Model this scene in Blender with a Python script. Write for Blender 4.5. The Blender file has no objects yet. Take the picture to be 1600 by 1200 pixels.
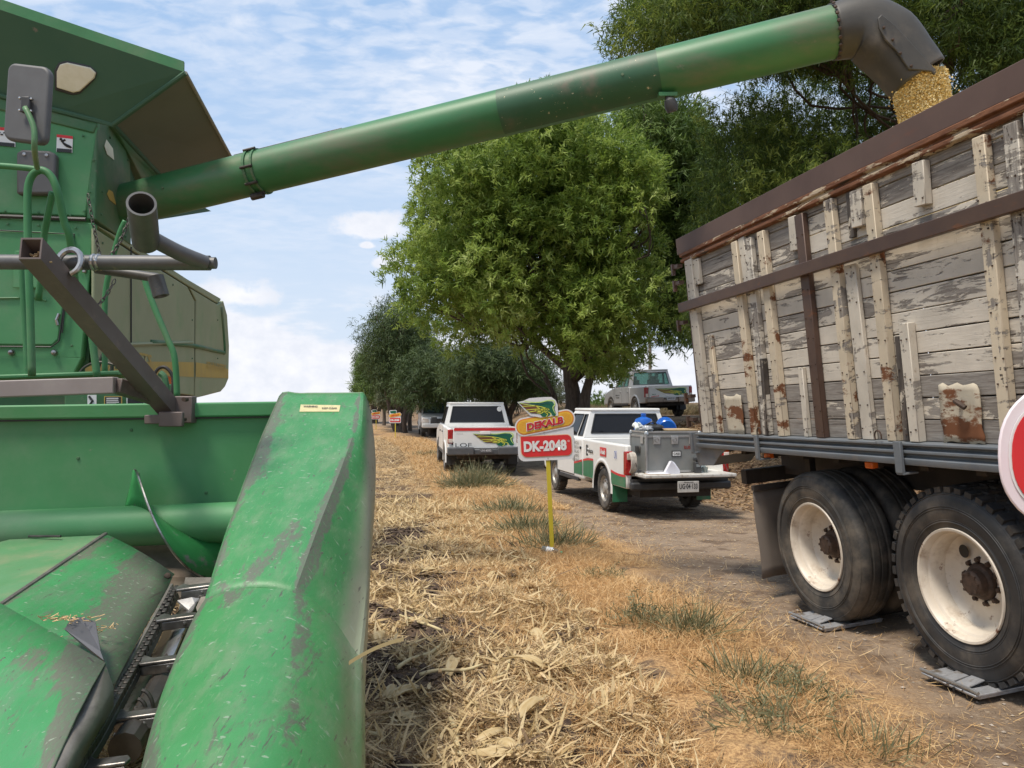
import bpy, math, random
import numpy as np
from mathutils import Vector, Matrix
random.seed(7); RNG = np.random.default_rng(11)
V = Vector
SC = bpy.context.scene; COL = SC.collection
# ------------------------------------------------------------------ camera, sky, sun
FPX, HOR, CZ = 1260.0, 628.0, 1.55
PITCH = math.atan((HOR - 600) / FPX)
cam_d = bpy.data.cameras.new('camera'); cam = bpy.data.objects.new('camera', cam_d); COL.objects.link(cam)
cam.location = (0, 0, CZ); cam.rotation_euler = (math.pi / 2 + PITCH, 0, 0)
cam_d.sensor_width = 36; cam_d.lens = 36 * FPX / 1600; cam_d.clip_start = .05; cam_d.clip_end = 3000
SC.camera = cam
SUN_EL, SUN_AZ = math.radians(66), math.radians(-132)     # azimuth from +Y, clockwise: high, behind the camera on the left
world = bpy.data.worlds.new('World'); SC.world = world; world.use_nodes = True
sun_d = bpy.data.lights.new('sun', 'SUN'); sun = bpy.data.objects.new('sun', sun_d); COL.objects.link(sun)
sun_d.energy = 2.1; sun_d.angle = math.radians(13); sun_d.color = (1, .92, .80)
sun_dir = V((math.sin(SUN_AZ) * math.cos(SUN_EL), math.cos(SUN_AZ) * math.cos(SUN_EL), math.sin(SUN_EL)))
sun.rotation_euler = sun_dir.to_track_quat('Z', 'Y').to_euler()
SC.view_settings.view_transform = 'Standard'; SC.view_settings.look = 'None'
SC.view_settings.exposure = 1.02; SC.view_settings.gamma = 1; SC.view_settings.use_curve_mapping = False
SC.cycles.max_bounces = 6; SC.cycles.transparent_max_bounces = 8

def build_sky():
    nt = world.node_tree; N = nt.nodes; L = nt.links; N.clear()
    def nd(t, **k):
        n = N.new(t)
        for a, b in k.items(): setattr(n, a, b)
        return n
    def val(x): return x if not isinstance(x, (int, float)) else None
    def mth(op, a, b=None, c=None, clamp=False):
        n = nd('ShaderNodeMath', operation=op, use_clamp=clamp)
        for i, x in enumerate((a, b, c)):
            if x is None: continue
            if isinstance(x, (int, float)): n.inputs[i].default_value = x
            else: L.new(x, n.inputs[i])
        return n.outputs[0]
    def ramp(x, a, b, c0=0, c1=1):
        n = nd('ShaderNodeMapRange', interpolation_type='SMOOTHSTEP'); L.new(x, n.inputs[0])
        n.inputs[1].default_value = a; n.inputs[2].default_value = b; n.inputs[3].default_value = c0; n.inputs[4].default_value = c1
        return n.outputs[0]
    def comb(x, y, z=0.0):
        n = nd('ShaderNodeCombineXYZ')
        for i, v in enumerate((x, y, z)):
            if isinstance(v, (int, float)): n.inputs[i].default_value = v
            else: L.new(v, n.inputs[i])
        return n.outputs[0]
    def noise(v, s, d=6, r=.55, dist=0.0):
        n = nd('ShaderNodeTexNoise'); n.inputs['Scale'].default_value = s; n.inputs['Detail'].default_value = d
        n.inputs['Roughness'].default_value = r; n.inputs['Distortion'].default_value = dist; L.new(v, n.inputs['Vector']); return n.outputs[0]
    sky = nd('ShaderNodeTexSky', sky_type='NISHITA'); sky.sun_disc = False
    sky.sun_elevation = SUN_EL; sky.sun_rotation = SUN_AZ; sky.air_density = 1.0; sky.dust_density = 1.2; sky.ozone_density = 1.5
    tc = nd('ShaderNodeTexCoord'); sp = nd('ShaderNodeSeparateXYZ'); L.new(tc.outputs['Generated'], sp.inputs[0])
    x, y, z = sp.outputs
    zc = mth('MAXIMUM', z, 0.0)
    az = mth('ARCTAN2', x, y); 
    # high thin cloud, on a flat layer overhead
    dn = mth('ADD', zc, .12); pl = comb(mth('DIVIDE', x, dn), mth('DIVIDE', y, dn))
    mp = nd('ShaderNodeMapping'); mp.inputs['Rotation'].default_value = (0, 0, .9); mp.inputs['Scale'].default_value = (1.3, 1.9, 1); L.new(pl, mp.inputs[0])
    big = ramp(noise(pl, .85, 3, .5), .30, .56)
    wisp = ramp(noise(mp.outputs[0], 2.1, 8, .62, .5), .40, .70)
    mp2 = nd('ShaderNodeMapping'); mp2.inputs['Rotation'].default_value = (0, 0, -.9); mp2.inputs['Scale'].default_value = (4.4, 7.0, 1); L.new(pl, mp2.inputs[0])
    rip = ramp(noise(mp2.outputs[0], 2.6, 4, .5, .3), .36, .62)
    hi = mth('MULTIPLY', big, mth('ADD', mth('MULTIPLY', wisp, .60), mth('MULTIPLY', rip, .52)))
    hi = mth('MULTIPLY', hi, ramp(z, .10, .34)); hi = mth('ADD', hi, mth('MULTIPLY', wisp, .16), clamp=True)
    # low cumulus bank, in angle space
    an = comb(mth('MULTIPLY', az, 6.0), mth('MULTIPLY', z, 17.0))
    cn = noise(an, 1.0, 7, .55, .15)
    lowf = mth('MULTIPLY', ramp(mth('ADD', cn, mth('MULTIPLY', ramp(z, .02, .17, 1, 0), .22)), .54, .66), ramp(z, .15, .11))
    # single puffs (azimuth, elevation sine, half width, half height)
    fac = lowf
    nb = noise(comb(mth('MULTIPLY', az, 26.0), mth('MULTIPLY', z, 34.0)), 1.0, 5, .6)
    for (a0, e0, ra, re_) in ((-.173, .207, .048, .024), (-.155, .168, .020, .011), (-.178, .188, .012, .006), (-.33, .123, .05, .022), (.62, .2, .09, .03), (-1.4, .25, .12, .05), (2.2, .22, .1, .04)):
        dx = mth('DIVIDE', mth('SUBTRACT', az, a0), ra); dz = mth('DIVIDE', mth('SUBTRACT', z, e0), re_)
        dz = mth('MULTIPLY', dz, ramp(dz, -.4, .1, 1.7, 1.0))
        r = mth('SQRT', mth('ADD', mth('MULTIPLY', dx, dx), mth('MULTIPLY', dz, dz)))
        r = mth('ADD', r, mth('MULTIPLY', mth('SUBTRACT', nb, .5), 1.9))
        fac = mth('MAXIMUM', fac, ramp(r, 1.1, .55))
    hz = ramp(z, 0.0, .50, .85, 0.0)
    def mix(f, a, b):
        n = nd('ShaderNodeMix', data_type='RGBA')
        for s, v in ((0, f), (6, a), (7, b)):
            if isinstance(v, tuple): n.inputs[s].default_value = v
            elif isinstance(v, (int, float)): n.inputs[s].default_value = v
            else: L.new(v, n.inputs[s])
        return n.outputs[2]
    c = mix(.75, sky.outputs[0], (2.25, 3.45, 5.2, 1))
    c = mix(hz, c, (4.2, 4.7, 5.4, 1))
    c = mix(hi, c, (4.6, 4.95, 5.6, 1))
    shade = ramp(nb, .3, .75)
    c = mix(fac, c, mix(shade, (4.7, 4.9, 5.4, 1), (5.6, 5.65, 5.9, 1)))
    bg = nd('ShaderNodeBackground'); bg.inputs[1].default_value = .088; L.new(c, bg.inputs[0])
    out = nd('ShaderNodeOutputWorld'); L.new(bg.outputs[0], out.inputs[0])
build_sky()

# ------------------------------------------------------------------ measuring helpers
cR = cam.rotation_euler.to_matrix()
def ray(px, py): return cR @ V(((px - 800) / FPX, (600 - py) / FPX, -1))
def at(px, py, Y):
    r = ray(px, py); return V((0, 0, CZ)) + r * (Y / r.y)
def onplane(px, py, P, n):
    r = ray(px, py); o = V((0, 0, CZ)); return o + r * ((P - o).dot(n) / r.dot(n))

def hash2(ix, iy, s):
    h = (ix * 374761393 + iy * 668265263 + s * 974634777) & 0xFFFFFFFF
    h = ((h ^ (h >> 13)) * 1274126177) & 0xFFFFFFFF
    return ((h ^ (h >> 16)) & 0xFFFF) / 65535.0
def vnoise(x, y, s=0):
    x = np.asarray(x, float); y = np.asarray(y, float)
    ix = np.floor(x).astype(np.int64); iy = np.floor(y).astype(np.int64); fx = x - ix; fy = y - iy
    fx = fx * fx * (3 - 2 * fx); fy = fy * fy * (3 - 2 * fy)
    a = hash2(ix, iy, s); b = hash2(ix + 1, iy, s); c = hash2(ix, iy + 1, s); d = hash2(ix + 1, iy + 1, s)
    return (a * (1 - fx) + b * fx) * (1 - fy) + (c * (1 - fx) + d * fx) * fy
def fbm(x, y, o=4, s=0):
    t = 0; a = .5
    for k in range(o): t = t + a * vnoise(x * 2**k, y * 2**k, s + k * 7); a *= .5
    return t
def sm(a, b, x): t = np.clip((x - a) / (b - a), 0, 1); return t * t * (3 - 2 * t)
def road_l(y): return np.interp(y, [-20, 0, 4.7, 9.7, 16.5, 24, 32, 60, 200, 900], [3.5, 2.1, 1.66, 1.0, -.1, -1.4, -2.8, -9.5, -60, -300])
def road_r(y): return np.interp(y, [-20, 0, 5, 13, 21, 25, 32, 60, 200, 900], [8, 6.9, 6.0, 4.25, 2.3, 1.6, .8, -4.5, -52, -290])
def gz0(x, y):
    base = np.interp(y, [0, 5, 13, 21, 45, 400], [0, 0, -.2, -.32, -.38, -.38])
    d = x - road_r(y); bank = 1.35 * sm(0, 3.8, d) * np.interp(y, [0, 8, 14, 30, 60, 120], [.55, .75, 1, 1, .9, .0])
    cam_ = .1 * np.clip(x - 2.44 + .219 * (y - 4.41), 0, 3.2) * sm(9, 6.5, y)
    dl = x - road_l(y)
    verge = .07 * np.exp(-((dl + .5) / .5) ** 2)
    fl = .05 * sm(-1, -2, dl)
    return base + bank + cam_ + verge + fl
def gz(x, y):
    x = np.asarray(x, float); y = np.asarray(y, float)
    dl = x - road_l(y); f = sm(-.3, -1.3, dl)
    near = np.interp(y, [0, 12, 30], [1, .8, .25])
    clod = (fbm(x * 2.6, y * 2.6, 4, 3) - .47) * .16 + np.abs(vnoise(x * 14, y * 14, 9) - .5) * .045 + np.maximum(vnoise(x * 6, y * 6, 5) - .62, 0) * .16
    rd = (fbm(x * 1.3, y * 1.3, 4, 21) - .47) * .05 + (vnoise(x * 16, y * 16, 4) - .5) * .008
    return gz0(x, y) + near * (clod * f + rd * (1 - f))
def gzf(x, y): return float(gz(x, y))

# ------------------------------------------------------------------ building helpers
def tag(o, label=None, cat=None, group=None, kind=None):
    if label: o['label'] = label
    if cat: o['category'] = cat
    if group: o['group'] = group
    if kind: o['kind'] = kind
    return o
def thing(name, loc, label, cat, group=None, rz=0, mat=None):
    o = bpy.data.objects.new(name, None); COL.objects.link(o); o.empty_display_size = .1
    if mat is not None: o.matrix_world = mat
    else: o.location = loc; o.rotation_euler = (0, 0, rz)
    return tag(o, label, cat, group)
def copy_tree(o, parent=None):
    c = o.copy(); COL.objects.link(c)
    if parent: c.parent = parent
    for ch in list(o.children): copy_tree(ch, c)
    return c
def root_loc(p):
    while p is not None and p.parent is not None: p = p.parent
    return V(p.location) if p is not None else V((0, 0, 0))
def frame_from(d, up=V((0, 0, 1))):
    d = d.normalized(); s = d.cross(up)
    if s.length < 1e-3: s = d.cross(V((1, 0, 0)))
    s.normalize(); return s, s.cross(d).normalized(), d
def cr(p0, p1, p2, p3, t):
    return .5 * ((2 * p1) + (p2 - p0) * t + (2 * p0 - 5 * p1 + 4 * p2 - p3) * t * t + (3 * p1 - p0 - 3 * p2 + p3) * t ** 3)
def spline(pts, n=6):
    pts = [V(p) for p in pts]
    if len(pts) < 3: return pts
    out = []
    for i in range(len(pts) - 1):
        a = pts[max(i - 1, 0)]; b = pts[i]; c = pts[i + 1]; d = pts[min(i + 2, len(pts) - 1)]
        for k in range(n): out.append(cr(a, b, c, d, k / n))
    out.append(pts[-1]); return out
class MB:
    def __init__(s): s.v = []; s.f = []
    def add(s, vs, fs):
        o = len(s.v); s.v += [tuple(v) for v in vs]; s.f += [tuple(i + o for i in f) for f in fs]; return s
    def box(s, c, size, X=(1, 0, 0), Y=(0, 1, 0), Z=(0, 0, 1)):
        X, Y, Z, c = V(X) * size[0] / 2, V(Y) * size[1] / 2, V(Z) * size[2] / 2, V(c)
        vs = [c + X * a + Y * b + Z * d for d in (-1, 1) for b in (-1, 1) for a in (-1, 1)]
        return s.add(vs, [(0, 2, 3, 1), (4, 5, 7, 6), (0, 1, 5, 4), (2, 6, 7, 3), (0, 4, 6, 2), (1, 3, 7, 5)])
    def prism(s, poly, ext):
        n = len(poly); ext = V(ext); a = [V(p) for p in poly]; b = [p + ext for p in a]
        nrm = V((0, 0, 0))
        for i in range(n): nrm += a[i].cross(a[(i + 1) % n])
        if nrm.dot(ext) > 0: bot, top = tuple(range(n))[::-1], tuple(range(n, 2 * n)); side = [(i, (i + 1) % n, (i + 1) % n + n, i + n) for i in range(n)]
        else: bot, top = tuple(range(n)), tuple(range(n, 2 * n))[::-1]; side = [(i, i + n, (i + 1) % n + n, (i + 1) % n) for i in range(n)]
        return s.add(a + b, [bot, top] + side)
    def tube(s, pts, r, seg=10, caps=True, hollow=0.0, smooth=0):
        pts = spline(pts, smooth) if smooth else [V(p) for p in pts]; n = len(pts)
        rs = r if isinstance(r, (list, tuple)) else [r] * n
        if len(rs) != n: rs = [rs[min(int(i * len(rs) / n), len(rs) - 1)] for i in range(n)]
        vs = []; up = V((.03, .02, 1))
        sd = None
        for i, p in enumerate(pts):
            d = (pts[min(i + 1, n - 1)] - pts[max(i - 1, 0)]).normalized()
            if sd is None: sd, u, _ = frame_from(d, up)
            else:
                sd = (sd - d * sd.dot(d)).normalized(); u = sd.cross(d).normalized()
            for k in range(seg):
                a = 2 * math.pi * k / seg; vs.append(p + sd * math.cos(a) * rs[i] + u * math.sin(a) * rs[i])
        fs = [(i * seg + k, i * seg + (k + 1) % seg, (i + 1) * seg + (k + 1) % seg, (i + 1) * seg + k) for i in range(n - 1) for k in range(seg)]
        if hollow:
            o = len(vs); 
            for i in (0, n - 1):
                for k in range(seg): vs.append(pts[i] + (V(vs[i * seg + k]) - pts[i]) * hollow)
            fs += [(o + k, o + (k + 1) % seg, (k + 1) % seg, k) for k in range(seg)]
            e = (n - 1) * seg; fs += [(e + k, e + (k + 1) % seg, o + seg + (k + 1) % seg, o + seg + k) for k in range(seg)]
            fs += [(o + seg + k, o + seg + (k + 1) % seg, o + (k + 1) % seg, o + k) for k in range(seg)]
        elif caps: fs += [tuple(range(seg))[::-1], tuple(range((n - 1) * seg, n * seg))]
        return s.add(vs, fs)
    def lathe(s, prof, O, ax, seg=32, close=False):
        sd, u, d = frame_from(V(ax)); O = V(O); n = len(prof)
        vs = [O + d * h + (sd * math.cos(2 * math.pi * k / seg) + u * math.sin(2 * math.pi * k / seg)) * r for (r, h) in prof for k in range(seg)]
        fs = [(i * seg + k, i * seg + (k + 1) % seg, (i + 1) * seg + (k + 1) % seg, (i + 1) * seg + k) for i in range(n - 1) for k in range(seg)]
        if close: fs += [((n - 1) * seg + k, (n - 1) * seg + (k + 1) % seg, (k + 1) % seg, k) for k in range(seg)]
        return s.add(vs, fs)
    def grid(s, rows):
        m = len(rows[0]); vs = [p for r in rows for p in r]
        return s.add(vs, [(i * m + j, i * m + j + 1, (i + 1) * m + j + 1, (i + 1) * m + j) for i in range(len(rows) - 1) for j in range(m - 1)])
    def build(s, name, mat, parent=None, smooth=False, bevel=0, seg=2, world=False, solid=0, angle=35, flip=False):
        me = bpy.data.meshes.new(name); off = root_loc(parent) if world else V((0, 0, 0))
        vs = [tuple(V(v) - off) for v in s.v] if world else s.v
        me.from_pydata(vs, [], s.f); me.materials.append(mat)
        if flip: me.flip_normals()
        me.update()
        o = bpy.data.objects.new(name, me); COL.objects.link(o); o.parent = parent
        if solid: m = o.modifiers.new('solid', 'SOLIDIFY'); m.thickness = solid; m.offset = -1
        if bevel:
            m = o.modifiers.new('bevel', 'BEVEL'); m.width = bevel; m.segments = seg; m.limit_method = 'ANGLE'; m.angle_limit = math.radians(40)
        if smooth or bevel:
            me.polygons.foreach_set('use_smooth', [True] * len(me.polygons))
            if not smooth or smooth != 'full':
                me.set_sharp_from_angle(angle=math.radians(angle))
        return o
def bx(name, mat, parent, c, size, bevel=0, **k):
    w = k.pop('world', False); return MB().box(c, size, **k).build(name, mat, parent, bevel=bevel, world=w)

# ------------------------------------------------------------------ materials
def mk(name, c1, c2=None, scale=4, rough=.6, metal=0, bump=0, bscale=40, stretch=(1, 1, 1), dust=None, dth=(.45, .65), dscale=3, spots=None, sth=(.6, .68), sscale=8, sstretch=(1, 1, 1), spec=.5, rnd=False, trans=0, detail=5, top=None, dstretch=(1, 1, 1), rot=(0, 0, 0), rough2=None):
    m = bpy.data.materials.new(name); m.use_nodes = True; nt = m.node_tree; N = nt.nodes; L = nt.links
    b = N['Principled BSDF']; out = N['Material Output']
    def rgba(c): return (c[0], c[1], c[2], 1)
    b.inputs['Roughness'].default_value = rough; b.inputs['Metallic'].default_value = metal
    b.inputs['Specular IOR Level'].default_value = spec
    tc = N.new('ShaderNodeTexCoord')
    oi = N.new('ShaderNodeObjectInfo') if rnd else None
    def vec(st):
        mp = N.new('ShaderNodeMapping'); mp.inputs['Scale'].default_value = st; mp.inputs['Rotation'].default_value = rot; L.new(tc.outputs['Object'], mp.inputs[0])
        if rnd:
            ad = N.new('ShaderNodeVectorMath'); ad.operation = 'MULTIPLY_ADD'; ad.inputs[1].default_value = (37, 51, 23)
            L.new(oi.outputs['Random'], ad.inputs[0]); L.new(mp.outputs[0], ad.inputs[2]); return ad.outputs[0]
        return mp.outputs[0]
    def noise(st, s, d=detail, r=.6):
        n = N.new('ShaderNodeTexNoise'); n.inputs['Scale'].default_value = s; n.inputs['Detail'].default_value = d; n.inputs['Roughness'].default_value = r
        L.new(vec(st), n.inputs['Vector']); return n.outputs[0]
    def rp(x, a, bb):
        n = N.new('ShaderNodeMapRange'); n.interpolation_type = 'SMOOTHSTEP'; L.new(x, n.inputs[0]); n.inputs[1].default_value = a; n.inputs[2].default_value = bb; return n.outputs[0]
    def mix(f, a, c):
        n = N.new('ShaderNodeMix'); n.data_type = 'RGBA'
        L.new(f, n.inputs[0])
        for i, q in ((6, a), (7, c)):
            if isinstance(q, tuple): n.inputs[i].default_value = q
            else: L.new(q, n.inputs[i])
        return n.outputs[2]
    col = None; f0 = noise(stretch, scale)
    col = mix(rp(f0, .3, .7), rgba(c1), rgba(c2)) if c2 else rgba(c1)
    sm_ = None
    if dust: col = mix(rp(noise(dstretch, dscale, 7, .65), *dth), col, rgba(dust))
    if spots:
        sm_ = rp(noise(sstretch, sscale, 8, .68), *sth); col = mix(sm_, col, rgba(spots))
    if isinstance(col, tuple): b.inputs['Base Color'].default_value = col
    else: L.new(col, b.inputs['Base Color'])
    if bump:
        bn = N.new('ShaderNodeBump'); bn.inputs['Strength'].default_value = min(bump, 1); bn.inputs['Distance'].default_value = .004 * max(1, bump)
        h = noise(stretch, bscale, 6)
        if sm_ is not None:
            a = N.new('ShaderNodeMath'); a.operation = 'MULTIPLY_ADD'; L.new(sm_, a.inputs[0]); a.inputs[1].default_value = -.6; L.new(h, a.inputs[2]); h = a.outputs[0]
        L.new(h, bn.inputs['Height']); L.new(bn.outputs[0], b.inputs['Normal'])
    if rough2 is not None:
        mr = N.new('ShaderNodeMapRange'); L.new(noise((1, 1, 1), dscale * 2, 5), mr.inputs[0]); mr.inputs[1].default_value = .3; mr.inputs[2].default_value = .7
        mr.inputs[3].default_value = rough; mr.inputs[4].default_value = rough2; L.new(mr.outputs[0], b.inputs['Roughness'])
    return m
def leafmat(name, ramp_cols, trans=.35, rough=.55, big=0.35, bigcol=None, spec=.3):
    """ribbons and leaves: colour from a per-piece random number"""
    m = bpy.data.materials.new(name); m.use_nodes = True; nt = m.node_tree; N = nt.nodes; L = nt.links; b = N['Principled BSDF']; out = N['Material Output']
    b.inputs['Roughness'].default_value = rough; b.inputs['Specular IOR Level'].default_value = spec
    at_ = N.new('ShaderNodeAttribute'); at_.attribute_name = 'rnd'
    cr_ = N.new('ShaderNodeValToRGB'); el = cr_.color_ramp.elements
    n = len(ramp_cols)
    while len(el) < n: el.new(.5)
    for i, c in enumerate(ramp_cols): el[i].position = i / (n - 1); el[i].color = (c[0], c[1], c[2], 1)
    L.new(at_.outputs['Fac'], cr_.inputs[0]); L.new(cr_.outputs[0], b.inputs['Base Color'])
    if trans:
        t = N.new('ShaderNodeBsdfTranslucent'); L.new(cr_.outputs[0], t.inputs[0]); mx = N.new('ShaderNodeMixShader'); mx.inputs[0].default_value = trans
        L.new(b.outputs[0], mx.inputs[1]); L.new(t.outputs[0], mx.inputs[2]); L.new(mx.outputs[0], out.inputs[0])
    return m
def glassmat(name, tint, trans):
    m = bpy.data.materials.new(name); m.use_nodes = True; nt = m.node_tree; N = nt.nodes; L = nt.links; b = N['Principled BSDF']; out = N['Material Output']
    b.inputs['Base Color'].default_value = (tint[0] * .3, tint[1] * .3, tint[2] * .3, 1); b.inputs['Roughness'].default_value = .06
    t = N.new('ShaderNodeBsdfTransparent'); t.inputs[0].default_value = (*tint, 1); mx = N.new('ShaderNodeMixShader'); mx.inputs[0].default_value = trans
    L.new(b.outputs[0], mx.inputs[1]); L.new(t.outputs[0], mx.inputs[2]); L.new(mx.outputs[0], out.inputs[0]); return m

# ribbons / leaves in bulk
def ribbons(name, mat, P, D, Wd, length, width, curl, rnd, parent=None, segs=2, taper=.35, origin=None):
    """P base, D direction (unit), Wd width direction (unit), curl = sideways/downward bend vector"""
    n = len(P); t = np.linspace(0, 1, segs + 1); k = segs + 1
    off = np.zeros(3) if origin is None else np.array(origin)
    cen = P[:, None, :] + D[:, None, :] * (length[:, None, None] * t[None, :, None]) + curl[:, None, :] * (t ** 2)[None, :, None]
    wt = (1 - (1 - taper) * np.abs(t * 2 - .8) ** 1.5).clip(.08, 1)
    w = Wd[:, None, :] * (width[:, None] * wt[None, :] * .5)[:, :, None]
    vs = np.stack([cen - w, cen + w], 2).reshape(-1, 3) - off
    base = (np.arange(n) * 2 * k)[:, None, None]; q = np.arange(segs)[None, :, None] * 2
    fs = (base + q + np.array([0, 1, 3, 2])[None, None, :]).reshape(-1)
    me = bpy.data.meshes.new(name); nv = len(vs); nf = n * segs
    me.vertices.add(nv); me.vertices.foreach_set('co', vs.astype(np.float32).ravel())
    me.loops.add(nf * 4); me.loops.foreach_set('vertex_index', fs.astype(np.int32))
    me.polygons.add(nf); me.polygons.foreach_set('loop_start', np.arange(0, nf * 4, 4, dtype=np.int32))
    me.update(calc_edges=True); me.materials.append(mat)
    a = me.attributes.new('rnd', 'FLOAT', 'POINT'); a.data.foreach_set('value', np.repeat(rnd, 2 * k).astype(np.float32))
    o = bpy.data.objects.new(name, me); COL.objects.link(o); o.parent = parent; return o
def unit(a): return a / np.maximum(np.linalg.norm(a, axis=1, keepdims=True), 1e-9)

def text_mesh(name, s, mat, parent, O, U, W_, nrm_off=.002, bold=.02, shear=0, spacing=1, world=True, ext=.0):
    """lettering that fills the parallelogram O + U (baseline) + W_ (height)"""
    cu = bpy.data.curves.new('t', 'FONT'); cu.body = s; cu.offset = bold; cu.shear = shear; cu.space_character = spacing; cu.resolution_u = 3
    to = bpy.data.objects.new('t', cu); COL.objects.link(to); dg = bpy.context.evaluated_depsgraph_get()
    me = bpy.data.meshes.new_from_object(to.evaluated_get(dg)); bpy.data.objects.remove(to)
    xs = [v.co.x for v in me.vertices]; ys = [v.co.y for v in me.vertices]; x0, x1, y0, y1 = min(xs), max(xs), min(ys), max(ys)
    U, W_, O = V(U), V(W_), V(O); nn = U.cross(W_).normalized(); off = root_loc(parent) if world else V((0, 0, 0))
    for v in me.vertices: v.co = O + U * ((v.co.x - x0) / (x1 - x0)) + W_ * ((v.co.y - y0) / (y1 - y0)) + nn * nrm_off - off
    me.materials.clear(); me.materials.append(mat); me.name = name
    o = bpy.data.objects.new(name, me); COL.objects.link(o); o.parent = parent; return o
# ------------------------------------------------------------------ material set
GREEN = mk('green_paint', (.034, .165, .052), (.046, .20, .070), 2.5, rough=.45, dust=(.13, .20, .105), dth=(.46, .82), dscale=1.7, spots=(.16, .16, .10), sth=(.64, .74), sscale=11, bump=.12, bscale=60, rough2=.6)
GREEN_PAN = mk('green_panel_lit_tone', (.055, .225, .080), (.070, .255, .10), 1.6, rough=.5, dust=(.15, .26, .145), dth=(.42, .8), dscale=1.3, spots=(.20, .22, .15), sth=(.66, .76), sscale=9, rough2=.65, bump=.1, bscale=40)  # paler copy of the green; brighter light on the panels put into the colour
GREEN_AUG = mk('auger_green', (.030, .150, .050), (.042, .18, .064), 1.3, rough=.46, dust=(.125, .145, .08), dth=(.44, .74), dscale=1.4, dstretch=(.6, 1, 1.6), spots=(.17, .17, .12), sth=(.63, .75), sscale=7, sstretch=(.5, 1, 1), bump=.15, bscale=8)
GREEN_DK = mk('green_paint_dusty', (.030, .13, .050), (.05, .15, .06), 2, rough=.6, dust=(.16, .17, .105), dth=(.40, .75), dscale=1.5, spots=(.2, .19, .14), sth=(.6, .75), sscale=9)
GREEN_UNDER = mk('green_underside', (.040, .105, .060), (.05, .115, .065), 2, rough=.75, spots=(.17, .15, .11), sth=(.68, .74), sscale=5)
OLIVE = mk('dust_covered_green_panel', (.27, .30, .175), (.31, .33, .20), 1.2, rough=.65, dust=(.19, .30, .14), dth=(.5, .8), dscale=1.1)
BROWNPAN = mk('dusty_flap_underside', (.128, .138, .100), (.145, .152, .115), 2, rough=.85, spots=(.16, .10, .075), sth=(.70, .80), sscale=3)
SNOUT = mk('scuffed_green_hood', (.045, .215, .085), (.060, .245, .105), 3, rough=.5, dust=(.14, .24, .15), dth=(.42, .68), dscale=5, spots=(.105, .10, .085), sth=(.545, .66), sscale=3.2, sstretch=(2.2, .8, 1.2), rot=(0, 0, .17), bump=.3, bscale=90, detail=9)
SNOUTPOLY = mk('worn_green_plastic', (.045, .225, .085), (.07, .25, .11), 3, rough=.52, dust=(.15, .23, .15), dth=(.40, .66), dscale=7, spots=(.12, .105, .085), sth=(.52, .66), sscale=2.6, sstretch=(2.4, .75, 1.5), rot=(0, 0, -.35), bump=.35, bscale=110, detail=9)
HOODSCUF = mk('heavily_worn_hood', (.038, .22, .068), (.050, .25, .08), 3, rough=.4, dust=(.12, .19, .10), dth=(.44, .66), dscale=5, spots=(.115, .10, .08), sth=(.50, .60), sscale=2.2, bump=.3, bscale=90, detail=9, metal=0)
SCUFFM = mk('bare_scuffed_metal', (.13, .115, .10), (.20, .18, .155), 14, rough=.5, metal=.3, dust=(.05, .15, .06), dth=(.58, .72), dscale=9, bump=.3)
STEEL = mk('worn_steel', (.32, .31, .30), (.45, .44, .43), 9, rough=.32, metal=.9, spots=(.09, .07, .055), sth=(.52, .66), sscale=14)
DSTEEL = mk('dark_chain_steel', (.05, .045, .04), (.09, .08, .07), 9, rough=.5, metal=.6)
RSTEEL = mk('primer_brown_steel', (.115, .085, .075), (.15, .12, .11), 3, rough=.55, metal=.15, spots=(.19, .14, .12), sth=(.55, .7), sscale=7)
GPIPE = mk('grey_pipe_steel', (.085, .085, .085), (.13, .128, .125), 6, rough=.5, metal=.3, spots=(.28, .22, .14), sth=(.6, .75), sscale=10)
BLACKP = mk('black_plastic', (.035, .035, .036), (.055, .055, .056), 8, rough=.55)
MIRROR = mk('grey_mirror_shell', (.085, .083, .083), (.10, .10, .10), 5, rough=.55, dust=(.14, .13, .12), dth=(.5, .8), dscale=3)
BOOT = mk('worn_black_rubber_boot', (.042, .039, .034), (.065, .058, .048), 3, rough=.55, dust=(.12, .10, .078), dth=(.5, .78), dscale=2.5, bump=.3, bscale=12)
CREAM = mk('cream_lens', (.72, .68, .50), (.80, .76, .60), 12, rough=.35, spots=(.4, .34, .2), sth=(.68, .74), sscale=20)
YELLOW = mk('yellow_stripe', (.48, .34, .07), (.42, .30, .09), 4, rough=.55)
WHITE = mk('white_print', (.75, .75, .73), rough=.5)
BLACK = mk('black_print', (.02, .02, .02), rough=.5)
ORANGE = mk('orange_lamp', (.75, .16, .02), (.6, .11, .015), 20, rough=.25)
REDP = mk('red_print', (.62, .022, .025), rough=.4)
REDL = mk('red_lens', (.26, .008, .010), (.40, .02, .02), 30, rough=.18)
WOODP = None
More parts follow.
